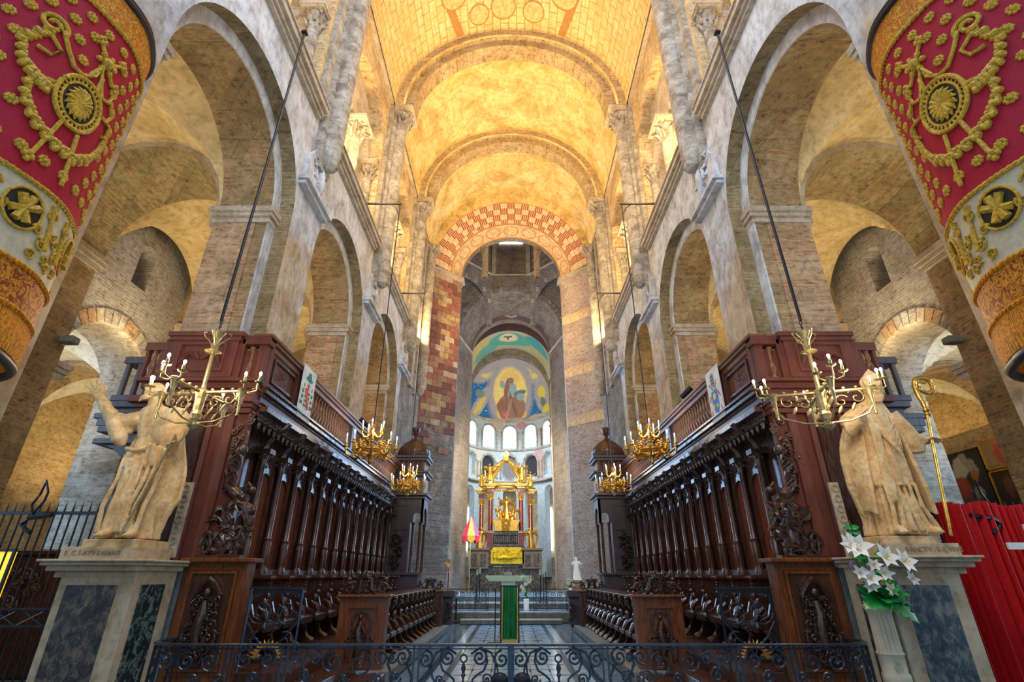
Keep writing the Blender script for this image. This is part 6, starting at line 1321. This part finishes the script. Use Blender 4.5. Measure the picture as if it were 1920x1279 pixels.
# ============================================================ fences, curtain, paintings, lamps
for s in (-1, 1):
    T = thing('iron_fence', 'tall spiked black iron fence ' + ('beside the raised-arm statue pedestal' if s < 0 else 'behind the red curtain'), 'fence', (s*6.2, 7.25, 0))
    xs = [5.70 + .115*k for k in range(26)]
    rod = G().lathe([(.012, 0), (.012, 2.40), (.016, 2.41), (.014, 2.46), (.0, 2.60)], (0, 0, 0), 6).mesh('bar', 'blackiron')
    for x in xs: inst(rod, 'bar', T, (s*x, 7.25, 0), (0, 0, 0), (1, 1, .98))
    for z in (2.36,): sb(G(), s, 5.68, 9.4, 7.235, 7.27, z, z+.04).build('rail', 'blackiron', T)
    if s < 0:
        for z in (1.03, 1.22): sb(G(), s, 5.68, 9.4, 7.10, 7.13, z-.012, z+.012).build('rail', 'blackiron', T)
        for k in range(5):
            x = 5.8 + .35*k; G().tube([(s*x, 7.12, 1.03), (s*(x+.35), 7.12, 1.22)], .010, 5).build('cross_brace', 'blackiron', T); G().tube([(s*x, 7.12, 1.22), (s*(x+.35), 7.12, 1.03)], .010, 5).build('cross_brace', 'blackiron', T)
    x = 6.50
    g = G(); g.tube([(s*x, 7.18, 2.30), (s*(x-.02), 7.16, 2.40), (s*(x-.09), 7.16, 2.52), (s*(x-.10), 7.16, 2.64), (s*(x-.02), 7.16, 2.80), (s*(x-.0), 7.16, 2.62), (s*(x+.06), 7.16, 2.48), (s*x, 7.16, 2.36)], .017, 6)
    g.tube([(s*(x-.3), 7.12, 2.34), (s*x, 7.12, 2.30), (s*(x+.06), 7.12, 2.22), (s*(x-.02), 7.12, 2.16), (s*(x-.10), 7.12, 2.12)], .03, 6); g.build('lock_scroll', 'blackiron', T, True)
    P_ = thing('blue_board', 'narrow dark blue board behind the statue ' + ('with a raised arm' if s < 0 else 'with the golden crosier'), 'board', (s*5.6, 7.35, 0))
    sb(G(), s, 5.50, 5.66, 7.28, 7.34, 0, 2.62).build('board', 'greystone', P_)
    # flood lamp on the aisle pier
    L = thing('floodlight', 'small grey floodlight fixed to the brick pier above the ' + ('raised hand of the statue' if s < 0 else 'golden crosier'), 'floodlight', (s*9.2, 9.5, 6.0))
    sb(G(), s, 9.02, 9.30, 9.30, 9.52, 5.95, 6.10).build('housing', 'greystone', L, bevel=.02); G().tube([(s*9.37, 9.45, 6.0), (s*9.2, 9.42, 6.0)], .03, 6).build('arm', 'blackiron', L)
C_ = thing('red_curtain', 'bright red pleated curtain hung on the iron fence beside the pedestal', 'curtain', (6.9, 7.1, 0))
g = G(); n = 170
shell(g, lambda u, v: (5.74 + 2.9*u, 7.12 + (.05 + .03*v)*(2*abs(sin(u*92 + 1.3*sin(u*17)))**.6-1) + .015*sin(u*170), 2.48 - 2.4*v + .02*sin(u*33) + .03*sin(u*9)), 260, 8, .006); g.build('cloth', 'redcurtain', C_, True)
g = G().tube([(5.74, 7.2, 2.44), (8.7, 7.2, 2.44)], .012, 6); g.build('curtain_rod', 'blackiron', C_)
X_ = thing('white_cross', 'white cross sign in front of the red curtain at the frame edge', 'cross', (6.7, 6.9, 0))
g = G(); g.box(6.30, 6.95, 6.84, 6.87, 1.90, 1.98); g.build('cross_bar', 'board', X_); G().box(6.60, 6.68, 6.84, 6.87, .3, 2.2).build('cross_shaft', 'board', X_)
K_ = thing('dark_stand', 'dark slanted music stand corner at the lower frame edge', 'stand', (-5.9, 6.2, 0))
G().prism([(-6.3, 6.15), (-5.62, 6.15), (-5.62, 6.19), (-6.3, 6.19)], lambda a, b, h: (a, b + (h-.8)*.3, h), .62, 1.02).build('desk_plate', 'blackedge', K_); G().tube([(-5.9, 6.2, 0), (-5.9, 6.2, .7)], .02, 6).build('post', 'blackiron', K_)
Yb = thing('display_case', 'lit yellow display panel behind the iron fence at the frame edge', 'display', (-7.5, 8, 0))
G().box(-8.6, -7.34, 8.02, 8.08, 1.2, 1.92).build('lit_panel', 'yellowbox', Yb); frame_y(G(), -8.64, -7.30, 8.02, 1.16, 1.96, .04, .03).build('frame', 'blackedge', Yb); G().box(-8.0, -7.9, 8.0, 8.1, 0, 1.2).build('post', 'blackiron', Yb)
Cf = thing('confessional', 'dark carved wooden confessional in the side aisle behind the fence', 'confessional', (-9.4, 12, 0))
G().box(-9.6, -8.2, 10.2, 10.9, 0, 1.95).build('body', 'wood_mid', Cf, bevel=.03); G().box(-9.66, -8.1, 10.1, 10.95, 1.95, 2.05).build('cornice', 'wood_mid', Cf, bevel=.03); carving((-8.9, 10.15, 1.4), .9, .8, 9, None, 1, 1, .06).build('carved_front', 'carve_brown', Cf, True)
# paintings in the outer aisle
def xb(g, x0, x1, y0, y1, z0, z1): return g.box(x0, x1, y0, y1, z0, z1)
M['pic1'] = paint('oil_painting_one', (.02, .03, .035), [(14.1, 4.3, .22, .30, .6, (.50, .52, .50), .3), (13.8, 4.35, .12, .3, -.5, (.35, .36, .36), .4), (14.2, 3.75, .2, .25, 0, (.36, .06, .05), .4), (13.75, 4.05, .1, .12, 0, (.42, .16, .08), .4), (13.8, 3.6, .18, .12, .4, (.34, .32, .26), .4), (14.0, 3.4, .3, .1, 0, (.08, .12, .10), .5)], axes='yz', warp=.12, wsc=5)
M['pic2'] = paint('oil_painting_two', (.30, .22, .10), [(12.75, 4.45, .18, .25, 0, (.40, .06, .05), .4), (12.4, 4.3, .3, .12, 0, (.12, .09, .06), .5), (12.6, 4.62, .1, .1, 0, (.55, .40, .22), .4)], axes='yz', warp=.12, wsc=5)
M['pic3'] = paint('oil_painting_three', (.03, .02, .015), [(12.5, 3.75, .2, .3, 0, (.45, .26, .12), .4), (12.4, 3.55, .25, .15, 0, (.30, .28, .16), .5), (12.9, 3.6, .1, .2, 0, (.15, .05, .03), .5)], axes='yz', warp=.12, wsc=5)
for (y0, y1, z0, z1, m, lab) in ((13.35, 14.6, 3.15, 4.72, 'pic1', 'large dark oil painting with a pale draped figure above the red curtain'), (11.9, 13.3, 4.08, 4.85, 'pic2', 'oil painting with red-robed figure, upper of two by the banner fringe'), (11.9, 13.3, 3.1, 4.05, 'pic3', 'dark oil painting of seated figures, lower of two above the curtain')):
    T = thing('oil_painting', lab, 'painting', (12.5, (y0+y1)/2, z0)); G().box(12.48, 12.50, y0+.03, y1-.03, z0+.03, z1-.03).build('canvas', m, T)
    g = G(); [g.box(12.45, 12.53, a, b, c, d) for a, b, c, d in ((y0, y1, z0, z0+.035), (y0, y1, z1-.035, z1), (y0, y0+.035, z0, z1), (y1-.035, y1, z0, z1))]; g.build('frame', 'gilt' if m != 'pic1' else 'blackedge', T)
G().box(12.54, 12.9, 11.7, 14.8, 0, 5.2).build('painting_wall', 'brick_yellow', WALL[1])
# ============================================================ flowers on the fluted column
def leafblade(g, p, d, n, L, w, lobes=0):
    p, d, n = Vector(p), Vector(d).normalized(), Vector(n).normalized(); sd = d.cross(n).normalized(); out = []
    m = 14
    for q in (-1, 1):
        row = []
        for i in range(m+1):
            t = i/m; ww = w*sin(pi*min(1, t*1.02)**.75); ww *= (1 - (.55 if lobes and (i % 3 == 1) else 0)); row.append(p + d*L*t - n*L*.35*t*t + sd*q*ww + n*.12*ww)
        out.append(row)
    mid = [p + d*L*i/m - n*L*.35*(i/m)**2 for i in range(m+1)]
    for q in (0, 1): g.add(mid + out[q], [(i, i+1, m+2+i, m+1+i) for i in range(m)])
    return g
def lily(T, p, d, r, rnd):
    p, d = Vector(p), Vector(d).normalized(); a_ = d.cross(Vector((.2, .1, 1))).normalized(); b_ = d.cross(a_)
    g = G()
    for k in range(6):
        t = k*pi/3 + rnd.random()*.2; e = a_*cos(t) + b_*sin(t); leafblade(g, p, (d*.75 + e*.8), (d*.8 - e*.9), r*(1.1 if k % 2 else .95), r*.31)
    o = g.build('lily_bloom', 'petal', T, True); g = G(); [g.tube([p, p + d*r*.6 + (a_*cos(t) + b_*sin(t))*r*.15], r*.02, 4) for t in (0, 1, 2, 3, 4, 5)]; g.build('stamens', 'yellowflower', o)
V = thing('fluted_column_stand', 'cream fluted column stand carrying the vase of white lilies', 'column stand', (4.36, 6.72, 0))
G().lathe([(.135, .05), (.135, .50), (.14, .52), (.14, .60), (.125, .62), (.128, .78), (.14, .80), (.118, .83), (.112, 1.20), (.13, 1.22), (.15, 1.26), (.15, 1.29), (.0, 1.29)], (4.31, 6.66, 0), 96, lambda a, z: 1 + (.16*(abs(sin(8*a))**.6-.6) if .825 < z < 1.205 else 0)).build('shaft', 'creamstone', V, True)
carving((0, 0, 0), .28, .13, 3, lambda a, b, o: (4.31 + .128*sin(a/.128), 6.66 - .128*cos(a/.128) - o*.3, .70 + b), .8, .8, .05).build('carved_band', 'creamstone', V, True); G().box(4.16, 4.46, 6.51, 6.81, 0, .06).build('foot', 'creamstone', V)
def bouquet(lab, c, w, h, nl, seed, big=False, grp=None):
    rnd = random.Random(seed); x, y, z = c; T = thing('flower_arrangement', lab, 'flowers', c, 0, grp)
    for k in range(nl):
        a = rnd.uniform(0, 6.28); b = rnd.uniform(.15, 1); p = (x + w*.8*cos(a)*rnd.uniform(.3, 1), y + w*.4*sin(a) - w*.35, z + h*(.25 + .65*k/nl)); lily(T, p, (cos(a)*.5, -.8, .45), w*.30 if big else w*.4, rnd)
    for k in range(9 if big else 5):
        a = 2*pi*k/9 + .3; g = G(); p = (x + w*.1*cos(a), y + w*.1*sin(a), z + h*.12*rnd.random()); leafblade(g, p, (cos(a), .6*sin(a) - .3, .55 + .5*rnd.random()), (0, -.5, 1), w*(.7+.3*rnd.random()), w*.13); g.build('leaf', 'leaf', T, True)
    g = G()
    for k in range(nl+6): a = rnd.uniform(0, 6.28); g.tube([(x, y, z), (x + w*.3*cos(a), y + .2*w*sin(a) - .1*w, z + h*.5), (x + w*.7*cos(a), y + .3*w*sin(a) - .3*w, z + h*rnd.uniform(.6, 1))], .006, 4)
    g.build('stems', 'leaf', T)
    if big:
        for d_, L, w_ in (((-.9, -.5, -.05), .34, .17), ((.75, -.6, -.45), .36, .16), ((.95, -.3, .05), .34, .06), ((-.3, -.8, .1), .28, .13), ((.3, -.7, .5), .36, .09), ((-.7, -.3, .9), .36, .08), ((.7, -.2, .9), .38, .08), ((0, -.3, 1), .42, .09), ((-.5, -.6, .5), .34, .09), ((.6, -.6, .35), .36, .08)):
            g = G(); leafblade(g, (x, y-.12, z+.06), d_, (0, -.6, .8), L, w_, 1); g.build('monstera_leaf', 'leaf', T, True)
        for k in range(22):
            a = rnd.uniform(0, 6.28); g = G(); leafblade(g, (x + .16*cos(a)*rnd.random(), y-.06, z + rnd.uniform(.05, .45)), (cos(a), -.25, .5*sin(a)+.3), (0, -.9, .3), rnd.uniform(.14, .24), .035); g.build('leaf', 'leaf', T, True)
        for k in range(14): g = G(); t = k//2; leafblade(g, (x-.10, y-.05, z+.50+.055*t), ((1 if k % 2 else -1), -.4, .35), (0, -.8, .4), .11, .035); g.build('leaflet', 'leaf', T, True)
        G().tube([(x, y, z), (x-.06, y-.05, z+.45), (x-.10, y-.05, z+.92)], .007, 5).build('stems', 'leaf', T)
        for k in range(22): a = rnd.uniform(0, 6.28); G().ball((x + w*.7*cos(a)*rnd.random(), y - .16 - .1*rnd.random(), z + .1 + .4*rnd.random()), .014, 5, 4).build('solidago_floret', 'yellowflower', T)
        for k, (a, b) in enumerate(((-.30, .42), (-.10, .38), (.12, .33), (-.02, .20))): G().ball((x+a, y-.18, z+b), (.02, .02, .028), 7, 5).build('iris_bud', 'violetflower', T)
        # explicit large lilies as seen
        for (u, b, r_) in ((-.20, .60, .17), (-.28, .62, .12), (.10, .49, .15), (.30, .44, .15), (.03, .32, .11), (-.14, .27, .12), (.33, .26, .09), (.06, .15, .09), (-.24, .32, .09)): lily(T, (x + u, y - .20, z + b), (u*.8, -.9, .35), r_, rnd)
    return T
bouquet('large arrangement of white lilies and monstera leaves beside the bishop statue', (4.31, 6.64, 1.30), .30, .70, 2, 5, True)
# ============================================================ floor level items of the choir
L = thing('lectern', 'lectern draped in green satin with gold edging before the altar steps', 'lectern', (-.03, 15.2, 0))
g = G(); shell(g, lambda u, v: (-.22 + .38*u, 15.12 + .02*sin(u*22 + 2*v)*(.3+v) - .012*sin(u*7), 1.33 - 1.24*v), 40, 20, .01); g.build('green_cloth', 'green_cloth', L, True)
for x in (-.235, .175): G().box(x-.012, x+.012, 15.10, 15.14, .09, 1.33).build('gold_edge', 'gilt', L)
G().box(-.22, .16, 15.10, 15.13, .05, .10).build('gold_hem', 'gilt', L)
for x in (-.265, .205): G().box(x-.02, x+.02, 15.14, 15.3, 0, 1.34).build('post', 'blackiron', L)
G().box(-.28, .22, 15.1, 15.5, 1.33, 1.36).build('top', 'blackiron', L); G().box(-.24, .18, 15.1, 15.5, 0, .05).build('base', 'pedestal', L)
m_ = thing('microphone_stand', 'slim black stand on a flat foot beside the green lectern', 'stand', (-.4, 15.2, 0)); G().tube([(-.42, 15.2, 0), (-.42, 15.2, 1.3)], .014, 6).build('pole', 'blackiron', m_); G().box(-.62, -.28, 15.1, 15.3, 0, .03).build('foot', 'blackiron', m_)
# steps
for i, (y0, z1, xw, xo) in enumerate(((20.7, .15, 1.85, 0), (21.55, .34, 2.6, 0), (24.1, .53, 2.84, 0), (26.2, .72, 2.84, 0))):
    S_ = struct('trim_%d' % (i+1)); 
    n = 5; w = 2*xw/n
    for k in range(n): G().box(-xw + w*k + .004, -xw + w*(k+1) - .004, y0, y0+.5, 0, z1).build('step_block', 'greystone', S_, bevel=.012); G().box(-xw + w*k + .004, -xw + w*(k+1) - .004, y0-.02, y0+.52, z1-.03, z1+.004).build('step_nosing', 'mould', S_)
    G().box(-xw, xw, y0+.5, 42, 0, z1).build('landing', 'tile_mid', S_)
# altar rails
for s in (-1, 1):
    T = thing('altar_rail', 'dark wrought-iron scroll rail at the altar steps, ' + ('checkered pier side' if s < 0 else 'white Virgin statuette side'), 'railing', (s*1.6, 22.2, .34)); x0, x1 = .9, 2.45
    g = G(); sb(g, s, x0, x1, 22.18, 22.22, 1.10, 1.13); sb(g, s, x0, x1, 22.19, 22.21, .42, .44)
    for x in (x0, x0+.08, x1-.25, x1, 1.4): sb(g, s, x-.012, x+.012, 22.18, 22.22, .34, 1.13)
    g.build('frame', 'blackiron', T)
    for i in range(5):
        for j in range(2): scr(G(), (1.1 + .28*i, .62 + .30*j), .125, i*1.3 + j, (1 if (i+j) % 2 else -1)*1.5, lambda a, b: (s*a, 22.2, b), .013, 20).build('scroll', 'blackiron', T, True)
# mensa altar
T = thing('stone_altar', 'pale green carved stone altar table on a stem', 'altar', (-.1, 27, .72))
G().prism([(-1.22, 1.60), (1.0, 1.60), (1.0, 1.54), (.8, 1.36), (-1.05, 1.36), (-1.22, 1.54)], lambda a, b, h: (a, h, b), 26.6, 27.5).build('carved_top', 'altarstone', T, bevel=.01); G().box(-.46, .22, 26.8, 27.4, .72, 1.37).build('stem', 'altarstone', T)
T = thing('altar_book_stand', 'small dark book stand on the pale stone altar', 'book stand', (-.1, 27, 1.6)); G().box(-.4, .1, 26.9, 27.2, 1.60, 1.63).build('base', 'blackedge', T); G().prism([(26.95, 1.63), (27.15, 1.75), (27.17, 1.73), (26.99, 1.63)], lambda a, b, h: (h, a, b), -.32, .05).build('page_rest', 'blackedge', T)
for x, y, n in ((-1.5, 24.5, 2), (1.3, 24.5, 3)):
    for k in range(n):
        T = thing('candlestick', ('first', 'second', 'third')[k] + ' tall black candlestick from the ' + ('checkered pier' if x < 0 else 'altar lilies'), 'candlestick', (x + .11*k, y, .53), 0, 'tall candlesticks ' + ('one' if x < 0 else 'two') + ' side of altar'); xx = x + .12*k; hh = 1.62 + .06*k
        G().tube([(xx, y, .53), (xx, y, hh)], .022, 6).build('stem', 'blackiron', T); G().lathe([(.12, .53), (.11, .56), (.02, .58)], (xx, y, 0), 10).build('foot', 'blackiron', T); G().lathe([(.038, hh), (.038, hh+.22), (0, hh+.23)], (xx, y, 0), 10).build('candle', 'altarstone', T)
T = thing('floor_vase', 'white cylindrical vase of lilies on the altar steps', 'vase', (.62, 22.9, .34)); G().lathe([(.07, .34), (.10, .36), (.11, .72), (.09, .74)], (.62, 22.9, 0), 14).build('body', 'candle', T, True)
bouquet('lily arrangement in the white vase on the altar steps', (.62, 22.9, .74), .28, 1.0, 7, 9)
# ============================================================ high altar
O = -.35
H = thing('high_altar', 'high altar of dark marble with a gilded relief and tomb', 'altar', (O, 35.3, .72))
G().box(O-2.3, O+2.3, 34.9, 36.4, .72, 2.1).build('base', 'darkmarble', H); 
for s in (-1, 1):
    sb(G(), 1, O+s*1.7-.62, O+s*1.7+.62, 34.7, 36.0, 2.0, 3.05).build('wing', 'brownstone', H); 
    for k in (-1, 1): G().box(O+s*1.7+k*.28-.17, O+s*1.7+k*.28+.17, 34.66, 34.72, 2.15, 2.85).build('marble_panel', 'darkmarble', H)
    sb(G(), 1, O+s*1.7-.7, O+s*1.7+.7, 34.6, 36.0, 3.05, 3.2).build('wing_cornice', 'brownstone', H, bevel=.03)
    G().box(O+s*1.05-.16, O+s*1.05+.16, 34.9, 35.3, 3.2, 4.1).build('pier', 'redmarble', H); G().box(O+s*1.05-.22, O+s*1.05+.22, 34.86, 35.34, 4.1, 4.25).build('pier_cap', 'stone', H)
rl = G().prism([(-1.05, 2.28), (1.05, 2.28), (1.05, 3.05), (.88, 3.25), (-.88, 3.25), (-1.05, 3.05)], lambda a, b, h: (O+.12+a, h, b), 34.70, 34.80).build('gilded_relief', 'goldpaint', H)
g = carving((O+.12, 34.68, 2.78), 1.9, .8, 12, None, 1.2, 1.0, .07); g.tube([(O-.5, 34.66, 2.6), (O-.1, 34.62, 2.68), (O+.3, 34.62, 2.62), (O+.8, 34.66, 2.72)], [.1, .13, .12, .08], 8)
for k in range(8): g.ball((O+.12-.85+.24*k, 34.64, 2.95 + .1*sin(k*2)), .07, 7, 5); g.tube([(O+.12-.85+.24*k, 34.66, 2.9), (O+.12-.83+.24*k, 34.64, 2.62)], [.07, .1], 6)
g.build('relief_figures', 'goldpaint', rl, True)
G().prism([(-1.2, 2.15), (1.2, 2.15), (1.2, 3.2), (.95, 3.45), (-.95, 3.45), (-1.2, 3.2)], lambda a, b, h: (O+.12+a, h, b), 34.80, 35.1).build('relief_surround', 'darkmarble', H)
g = G().box(O-.85, O+.85, 35.0, 36, 3.4, 4.15); g.build('grille_box', 'darkmarble', H)
gr = G(); [gr.tube([(O-.78+.12*k, 34.97, 3.5), (O-.78+.12*k, 34.97, 4.0)], .018, 4) for k in range(14)]; gr.tube([(O-.8, 34.97, 3.52), (O+.8, 34.97, 3.52)], .02, 4); gr.tube([(O-.8, 34.97, 4.0), (O+.8, 34.97, 4.0)], .02, 4); gr.build('grille', 'blackiron', H)['kind'] = 'stuff'
sg = G().prism([(-.92, 4.95), (.98, 4.95), (.92, 4.82), (.78, 4.45), (.84, 4.22), (-.78, 4.22), (-.72, 4.45), (-.86, 4.82)], lambda a, b, h: (O+a, h, b), 34.9, 35.9).build('gilt_sarcophagus', 'gilt', H, bevel=.03)
g = carving((O+.02, 34.86, 4.62), .6, .75, 14, None, 1.2, 1.5, .08, True); g.ball((O+.02, 34.82, 4.65), (.12, .08, .14), 10, 8); g.build('cartouche', 'gilt', sg, True)
def figure(T, c, h, m, seed, wings=False, nm='figure', lean=0., arms=((-.9, .5), (.8, .7)), kneel=False):
    x, y, z = c; g = G(); k = .62 if kneel else 1.
    robe(g, [(z, x, y, h*.20, h*.16, .12), (z+h*.3*k, x, y, h*.15, h*.12, .12), (z+h*.55*k, x+lean*h*.05, y, h*.10, h*.08, .05), (z+h*.78*k, x+lean*h*.1, y, h*.125, h*.08, .03), (z+h*.84*k, x+lean*h*.1, y, h*.04, h*.04, 0)], 7, seed, 28, 16)
    hx = x+lean*h*.12; hz = z+h*.84*k+h*.07; g.ball((hx, y, hz), (h*.055, h*.06, h*.07), 12, 9); g.ball((hx, y-h*.055, hz-.01*h), h*.014, 6, 4); g.ball((hx, y+.02*h, hz+.02*h), (h*.062, h*.06, h*.062), 10, 8)
    for q, (a, b) in zip((-1, 1), arms):
        p0 = Vector((x+lean*h*.1+q*h*.11, y, z+h*.78*k)); p1 = p0 + Vector((q*h*.10, -h*.08, -h*.08)); p2 = p1 + Vector((a*h*.12, -h*.10, b*h*.18)); g.tube([p0, p1, p2], [h*.05, h*.042, h*.028], 8)
        for j in range(4): g.tube([p2, p2 + Vector((a*h*.03 + (j-1.5)*h*.008, -h*.015, b*h*.045))], h*.008, 5)
    o = g.build(nm, m, T, True)
    if wings:
        for q in (-1, 1):
            w = G()
            for j in range(7): p = Vector((x+q*h*.06, y+h*.10, z+h*.72*k)); w.tube([p, p + Vector((q*h*(.18+.02*j), h*.06, h*(.16-.05*j))), p + Vector((q*h*(.34-.035*j), h*.05, h*(.02-.13*j)))], [h*.03, h*.035, h*.012], 6)
            w.build('wing', m, o if T is not None else None, True)
    return o
figure(H, (O+.05, 35.4, 4.98), 1.5, 'gilt', 3, True, 'ascending_saint', 0, ((-1.2, 1.2), (1.2, .9)))
for k, (dx, dz, hh) in enumerate(((-.35, 0, .75), (.40, 0, .75), (-.55, .2, .6), (.60, .15, .6))): figure(H, (O+.05+dx, 35.3, 4.95+dz), hh, 'gilt', 5+k, True, 'cherub', (-1 if dx < 0 else 1), ((-1, 1), (1, 1)))
cl = G(); [cl.ball((O + .05 + .34*cos(k*1.7), 35.3+.1*sin(k), 5.0 + .11*k*.5), (.16, .12, .12), 8, 6) for k in range(9)]; cl.build('gilt_cloud', 'gilt', H, True)
for s in (-1, 1):
    A = thing('gilt_angel', 'kneeling gilt angel with raised wing on the altar, ' + ('striped parasol side' if s < 0 else 'side away from the parasol'), 'angel statue', (O+s*1.7, 34.9, 3.2)); figure(A, (O+s*1.68, 34.9, 3.2), 1.25, 'gilt', 8, True, 'angel_body', -s*.8, ((1*-s, .3), (1*-s, .4)))
# baldachin
Bd = thing('baldachin', 'gilded baldachin on red marble columns crowned by scrolls and angels', 'baldachin', (O, 36, 1))
for x, y, zb, zt in ((O-1.72, 36.9, 3.4, 6.1), (O-1.04, 35.7, 3.4, 6.3), (O+1.04, 35.7, 3.4, 6.3), (O+1.72, 36.9, 3.4, 6.1)):
    c = G().lathe([(.24, .72), (.24, zb-.2), (.22, zb-.1), (.16, zb), (.15, zt-.1), (.13, zt)], (x, y, 0), 18).build('column', 'redmarble', Bd, True, label='polished red marble column')
    capital((x, y, zt), .13, .24, .45).build('capital', 'gold', c); G().box(x-.22, x+.22, y-.22, y+.22, zt+.45, zt+.75).build('dosseret', 'redmarble', c); 
    g = G(); [g.box(x-.28-e, x+.28+e, y-.28-e, y+.28+e, zt+a, zt+b) for e, a, b in ((0, .75, .85), (.10, .85, .93), (.18, .93, 1.03))]; g.build('gilt_entablature', 'gold', c, bevel=.02)
g = G(); g.tube([(O+1.72*sin(a), 37.2-1.5*cos(a), 7.15) for a in [(-1.45+2.9*i/24) for i in range(25)]], .10, 8); g.tube([(O-1.04, 35.6, 7.28), (O-.5, 35.5, 7.34), (O+.5, 35.5, 7.34), (O+1.04, 35.6, 7.28)], .10, 8); g.build('gilt_ring', 'gold', Bd, True)
g = G(); g.tube([(O-1.0, 35.6, 6.98), (O-.5, 35.55, 6.9), (O, 35.52, 6.88), (O+.5, 35.55, 6.9), (O+1.0, 35.6, 6.98)], .07, 8); [g.ball((O-.9+.15*k, 35.52, 6.86), .06, 6, 5) for k in range(13)]; g.build('gilt_swag', 'gilt', Bd, True)
for s in (-1, 1):
    for (x, y) in ((1.04, 35.7), (1.72, 36.9)):
        rb = G().tube([(O+s*x, y, 7.3), (O+s*(x-.05), y, 7.7), (O+s*x*.70, y+.1, 8.1), (O+s*x*.36, 36.0, 8.7), (O+s*.12, 36.1, 9.1)], [.17, .16, .13, .12, .11], 8).build('scroll_rib', 'gold', Bd, True)
        scr(G(), (O+s*x*.95, 7.55), .26, 0, s*1.4, lambda a, b: (a, y-.05, b), .06, 20).build('volute', 'gold', Bd, True)
        g = G()
        for k in range(9): g.ball((O+s*x*(1-.08*k), y-.08+.05*k, 7.5+.17*k), .085, 7, 5)
        g.build('leaf_garland', 'cloth_white', Bd, True)
    figure(Bd, (O+s*1.1, 35.6, 7.6), 1.15, 'gold', 20+s, True, 'crowning_angel', s*.3); figure(Bd, (O+s*1.75, 36.7, 7.35), 1.05, 'gold', 24+s, False, 'crowning_putto', 0)
G().lathe([(.0, 8.9), (.28, 8.95), (.34, 9.05), (.22, 9.15), (.14, 9.35), (.24, 9.5), (.16, 9.65), (.05, 9.75), (.0, 9.8)], (O, 36.1, 0), 14, lambda a, z: 1 + .12*sin(5*a)).build('crown', 'gold', Bd, True)
g = G().tube([(O, 36.1, 9.75), (O, 36.1, 14.3)], .012, 4); g.build('hanging_cord', 'blackiron', Bd)
cx_ = thing('hanging_crucifix', 'small red crucifix hanging before the central apse window', 'crucifix', (O, 38, 12.9)); G().box(O-.03, O+.03, 37.98, 38.02, 12.6, 13.2).build('shaft', 'hred', cx_); G().box(O-.22, O+.22, 37.98, 38.02, 12.98, 13.04).build('bar', 'hred', cx_)
# striped parasol
U = thing('striped_parasol', 'half-closed ceremonial parasol in red, yellow, white and pink', 'parasol', (-2.42, 31.6, .72))
cols = ['cloth_red', 'lime', 'pink', 'cloth_white', 'cloth_red', 'lime', 'pink', 'cloth_white']; nseg = 8
for k in range(nseg):
    a0, a1 = 2*pi*k/nseg - 2.6, 2*pi*(k+1)/nseg - 2.6
    def fp(u, v): 
        a = a0 + (a1-a0)*u; r = (.05 + .52*v**.9)*(1 - .12*sin(pi*u)); return (-2.38 + r*cos(a), 31.6 + r*sin(a), 4.75 - 1.05*v)
    G().grid(fp, 5, 6).build('silk_gore', cols[k], U)
    def fq(u, v): 
        a = a0 + (a1-a0)*u; r = .56*(1 - .12*sin(pi*u)); return (-2.38 + r*cos(a), 31.6 + r*sin(a), 3.70 - (.22 + .16*sin(pi*u))*v)
    G().grid(fq, 6, 2).build('valance_flap', 'orange' if k % 2 else 'cloth_red', U)
G().tube([(-2.38, 31.6, .72), (-2.38, 31.6, 4.8)], .025, 6).build('pole', 'gilt', U)
# small items by the crossing piers
T = thing('gilt_monstrance_staff', 'gilt openwork processional staff standing by the brick pier', 'processional staff', (-2.28, 20.2, .3)); G().tube([(-2.28, 20.2, .3), (-2.28, 20.2, 1.7)], .02, 6).build('shaft', 'wood_rail', T)
g = G(); [g.tube([(-2.28+.05*cos(a), 20.18, 1.95+.07*sin(a)), (-2.28+.13*cos(a), 20.18, 1.95+.22*sin(a))], [.02, .01], 5) for a in [k*pi/8 for k in range(16)]]; g.ring(fy(), 20.16, 20.2, -2.28, 1.95, .06, .10, 0, 2*pi, 16); g.build('radiant_head', 'gilt', T)
T = thing('credence_table', 'small dark blue table with a white candle by the checkered pier', 'table', (-1.95, 20.5, .3)); G().lathe([(.30, .86), (.32, .88), (.32, .92), (.0, .92)], (-1.98, 20.5, 0), 20).build('table_top', 'greystone', T); G().tube([(-1.98, 20.5, .15), (-1.98, 20.5, .87)], .03, 8).build('leg', 'blackiron', T)
T = thing('white_candle', 'short white candle on the small dark blue table', 'candle', (-1.9, 20.5, .92)); G().lathe([(.025, .92), (.022, 1.06), (0, 1.07)], (-1.88, 20.45, 0), 8).build('wax', 'candle', T)
T = thing('virgin_statuette', 'white statuette of a robed woman with child by the plain brick pier', 'statue', (2.36, 20.4, 1.4)); figure(T, (2.42, 20.3, 1.45), .78, 'candle', 31, False, 'robed_body', 0, ((1, .4), (-1, .3)))
T = thing('statuette_plinth', 'brick-coloured plinth under the white statuette', 'pedestal', (2.36, 20.4, 0)); G().box(2.14, 2.66, 20.1, 20.6, -.02, 1.38).build('body', 'brick_pier', T); G().box(2.08, 2.70, 20.06, 20.64, 1.38, 1.45).build('cap', 'mould', T)
bouquet('small bunch of white flowers beside the white statuette', (2.12, 19.9, 1.2), .2, .36, 5, 14)
T = thing('small_vase', 'small pale vase under the white flowers by the statuette', 'vase', (2.12, 19.9, .9)); G().lathe([(.05, 1.0), (.08, 1.08), (.05, 1.2)], (2.12, 19.9, 0), 10).build('body', 'candle', T, True); G().tube([(2.12, 19.9, -.02), (2.12, 19.9, 1.0)], .03, 6).build('stand', 'blackiron', T)
bpy.context.view_layer.update()
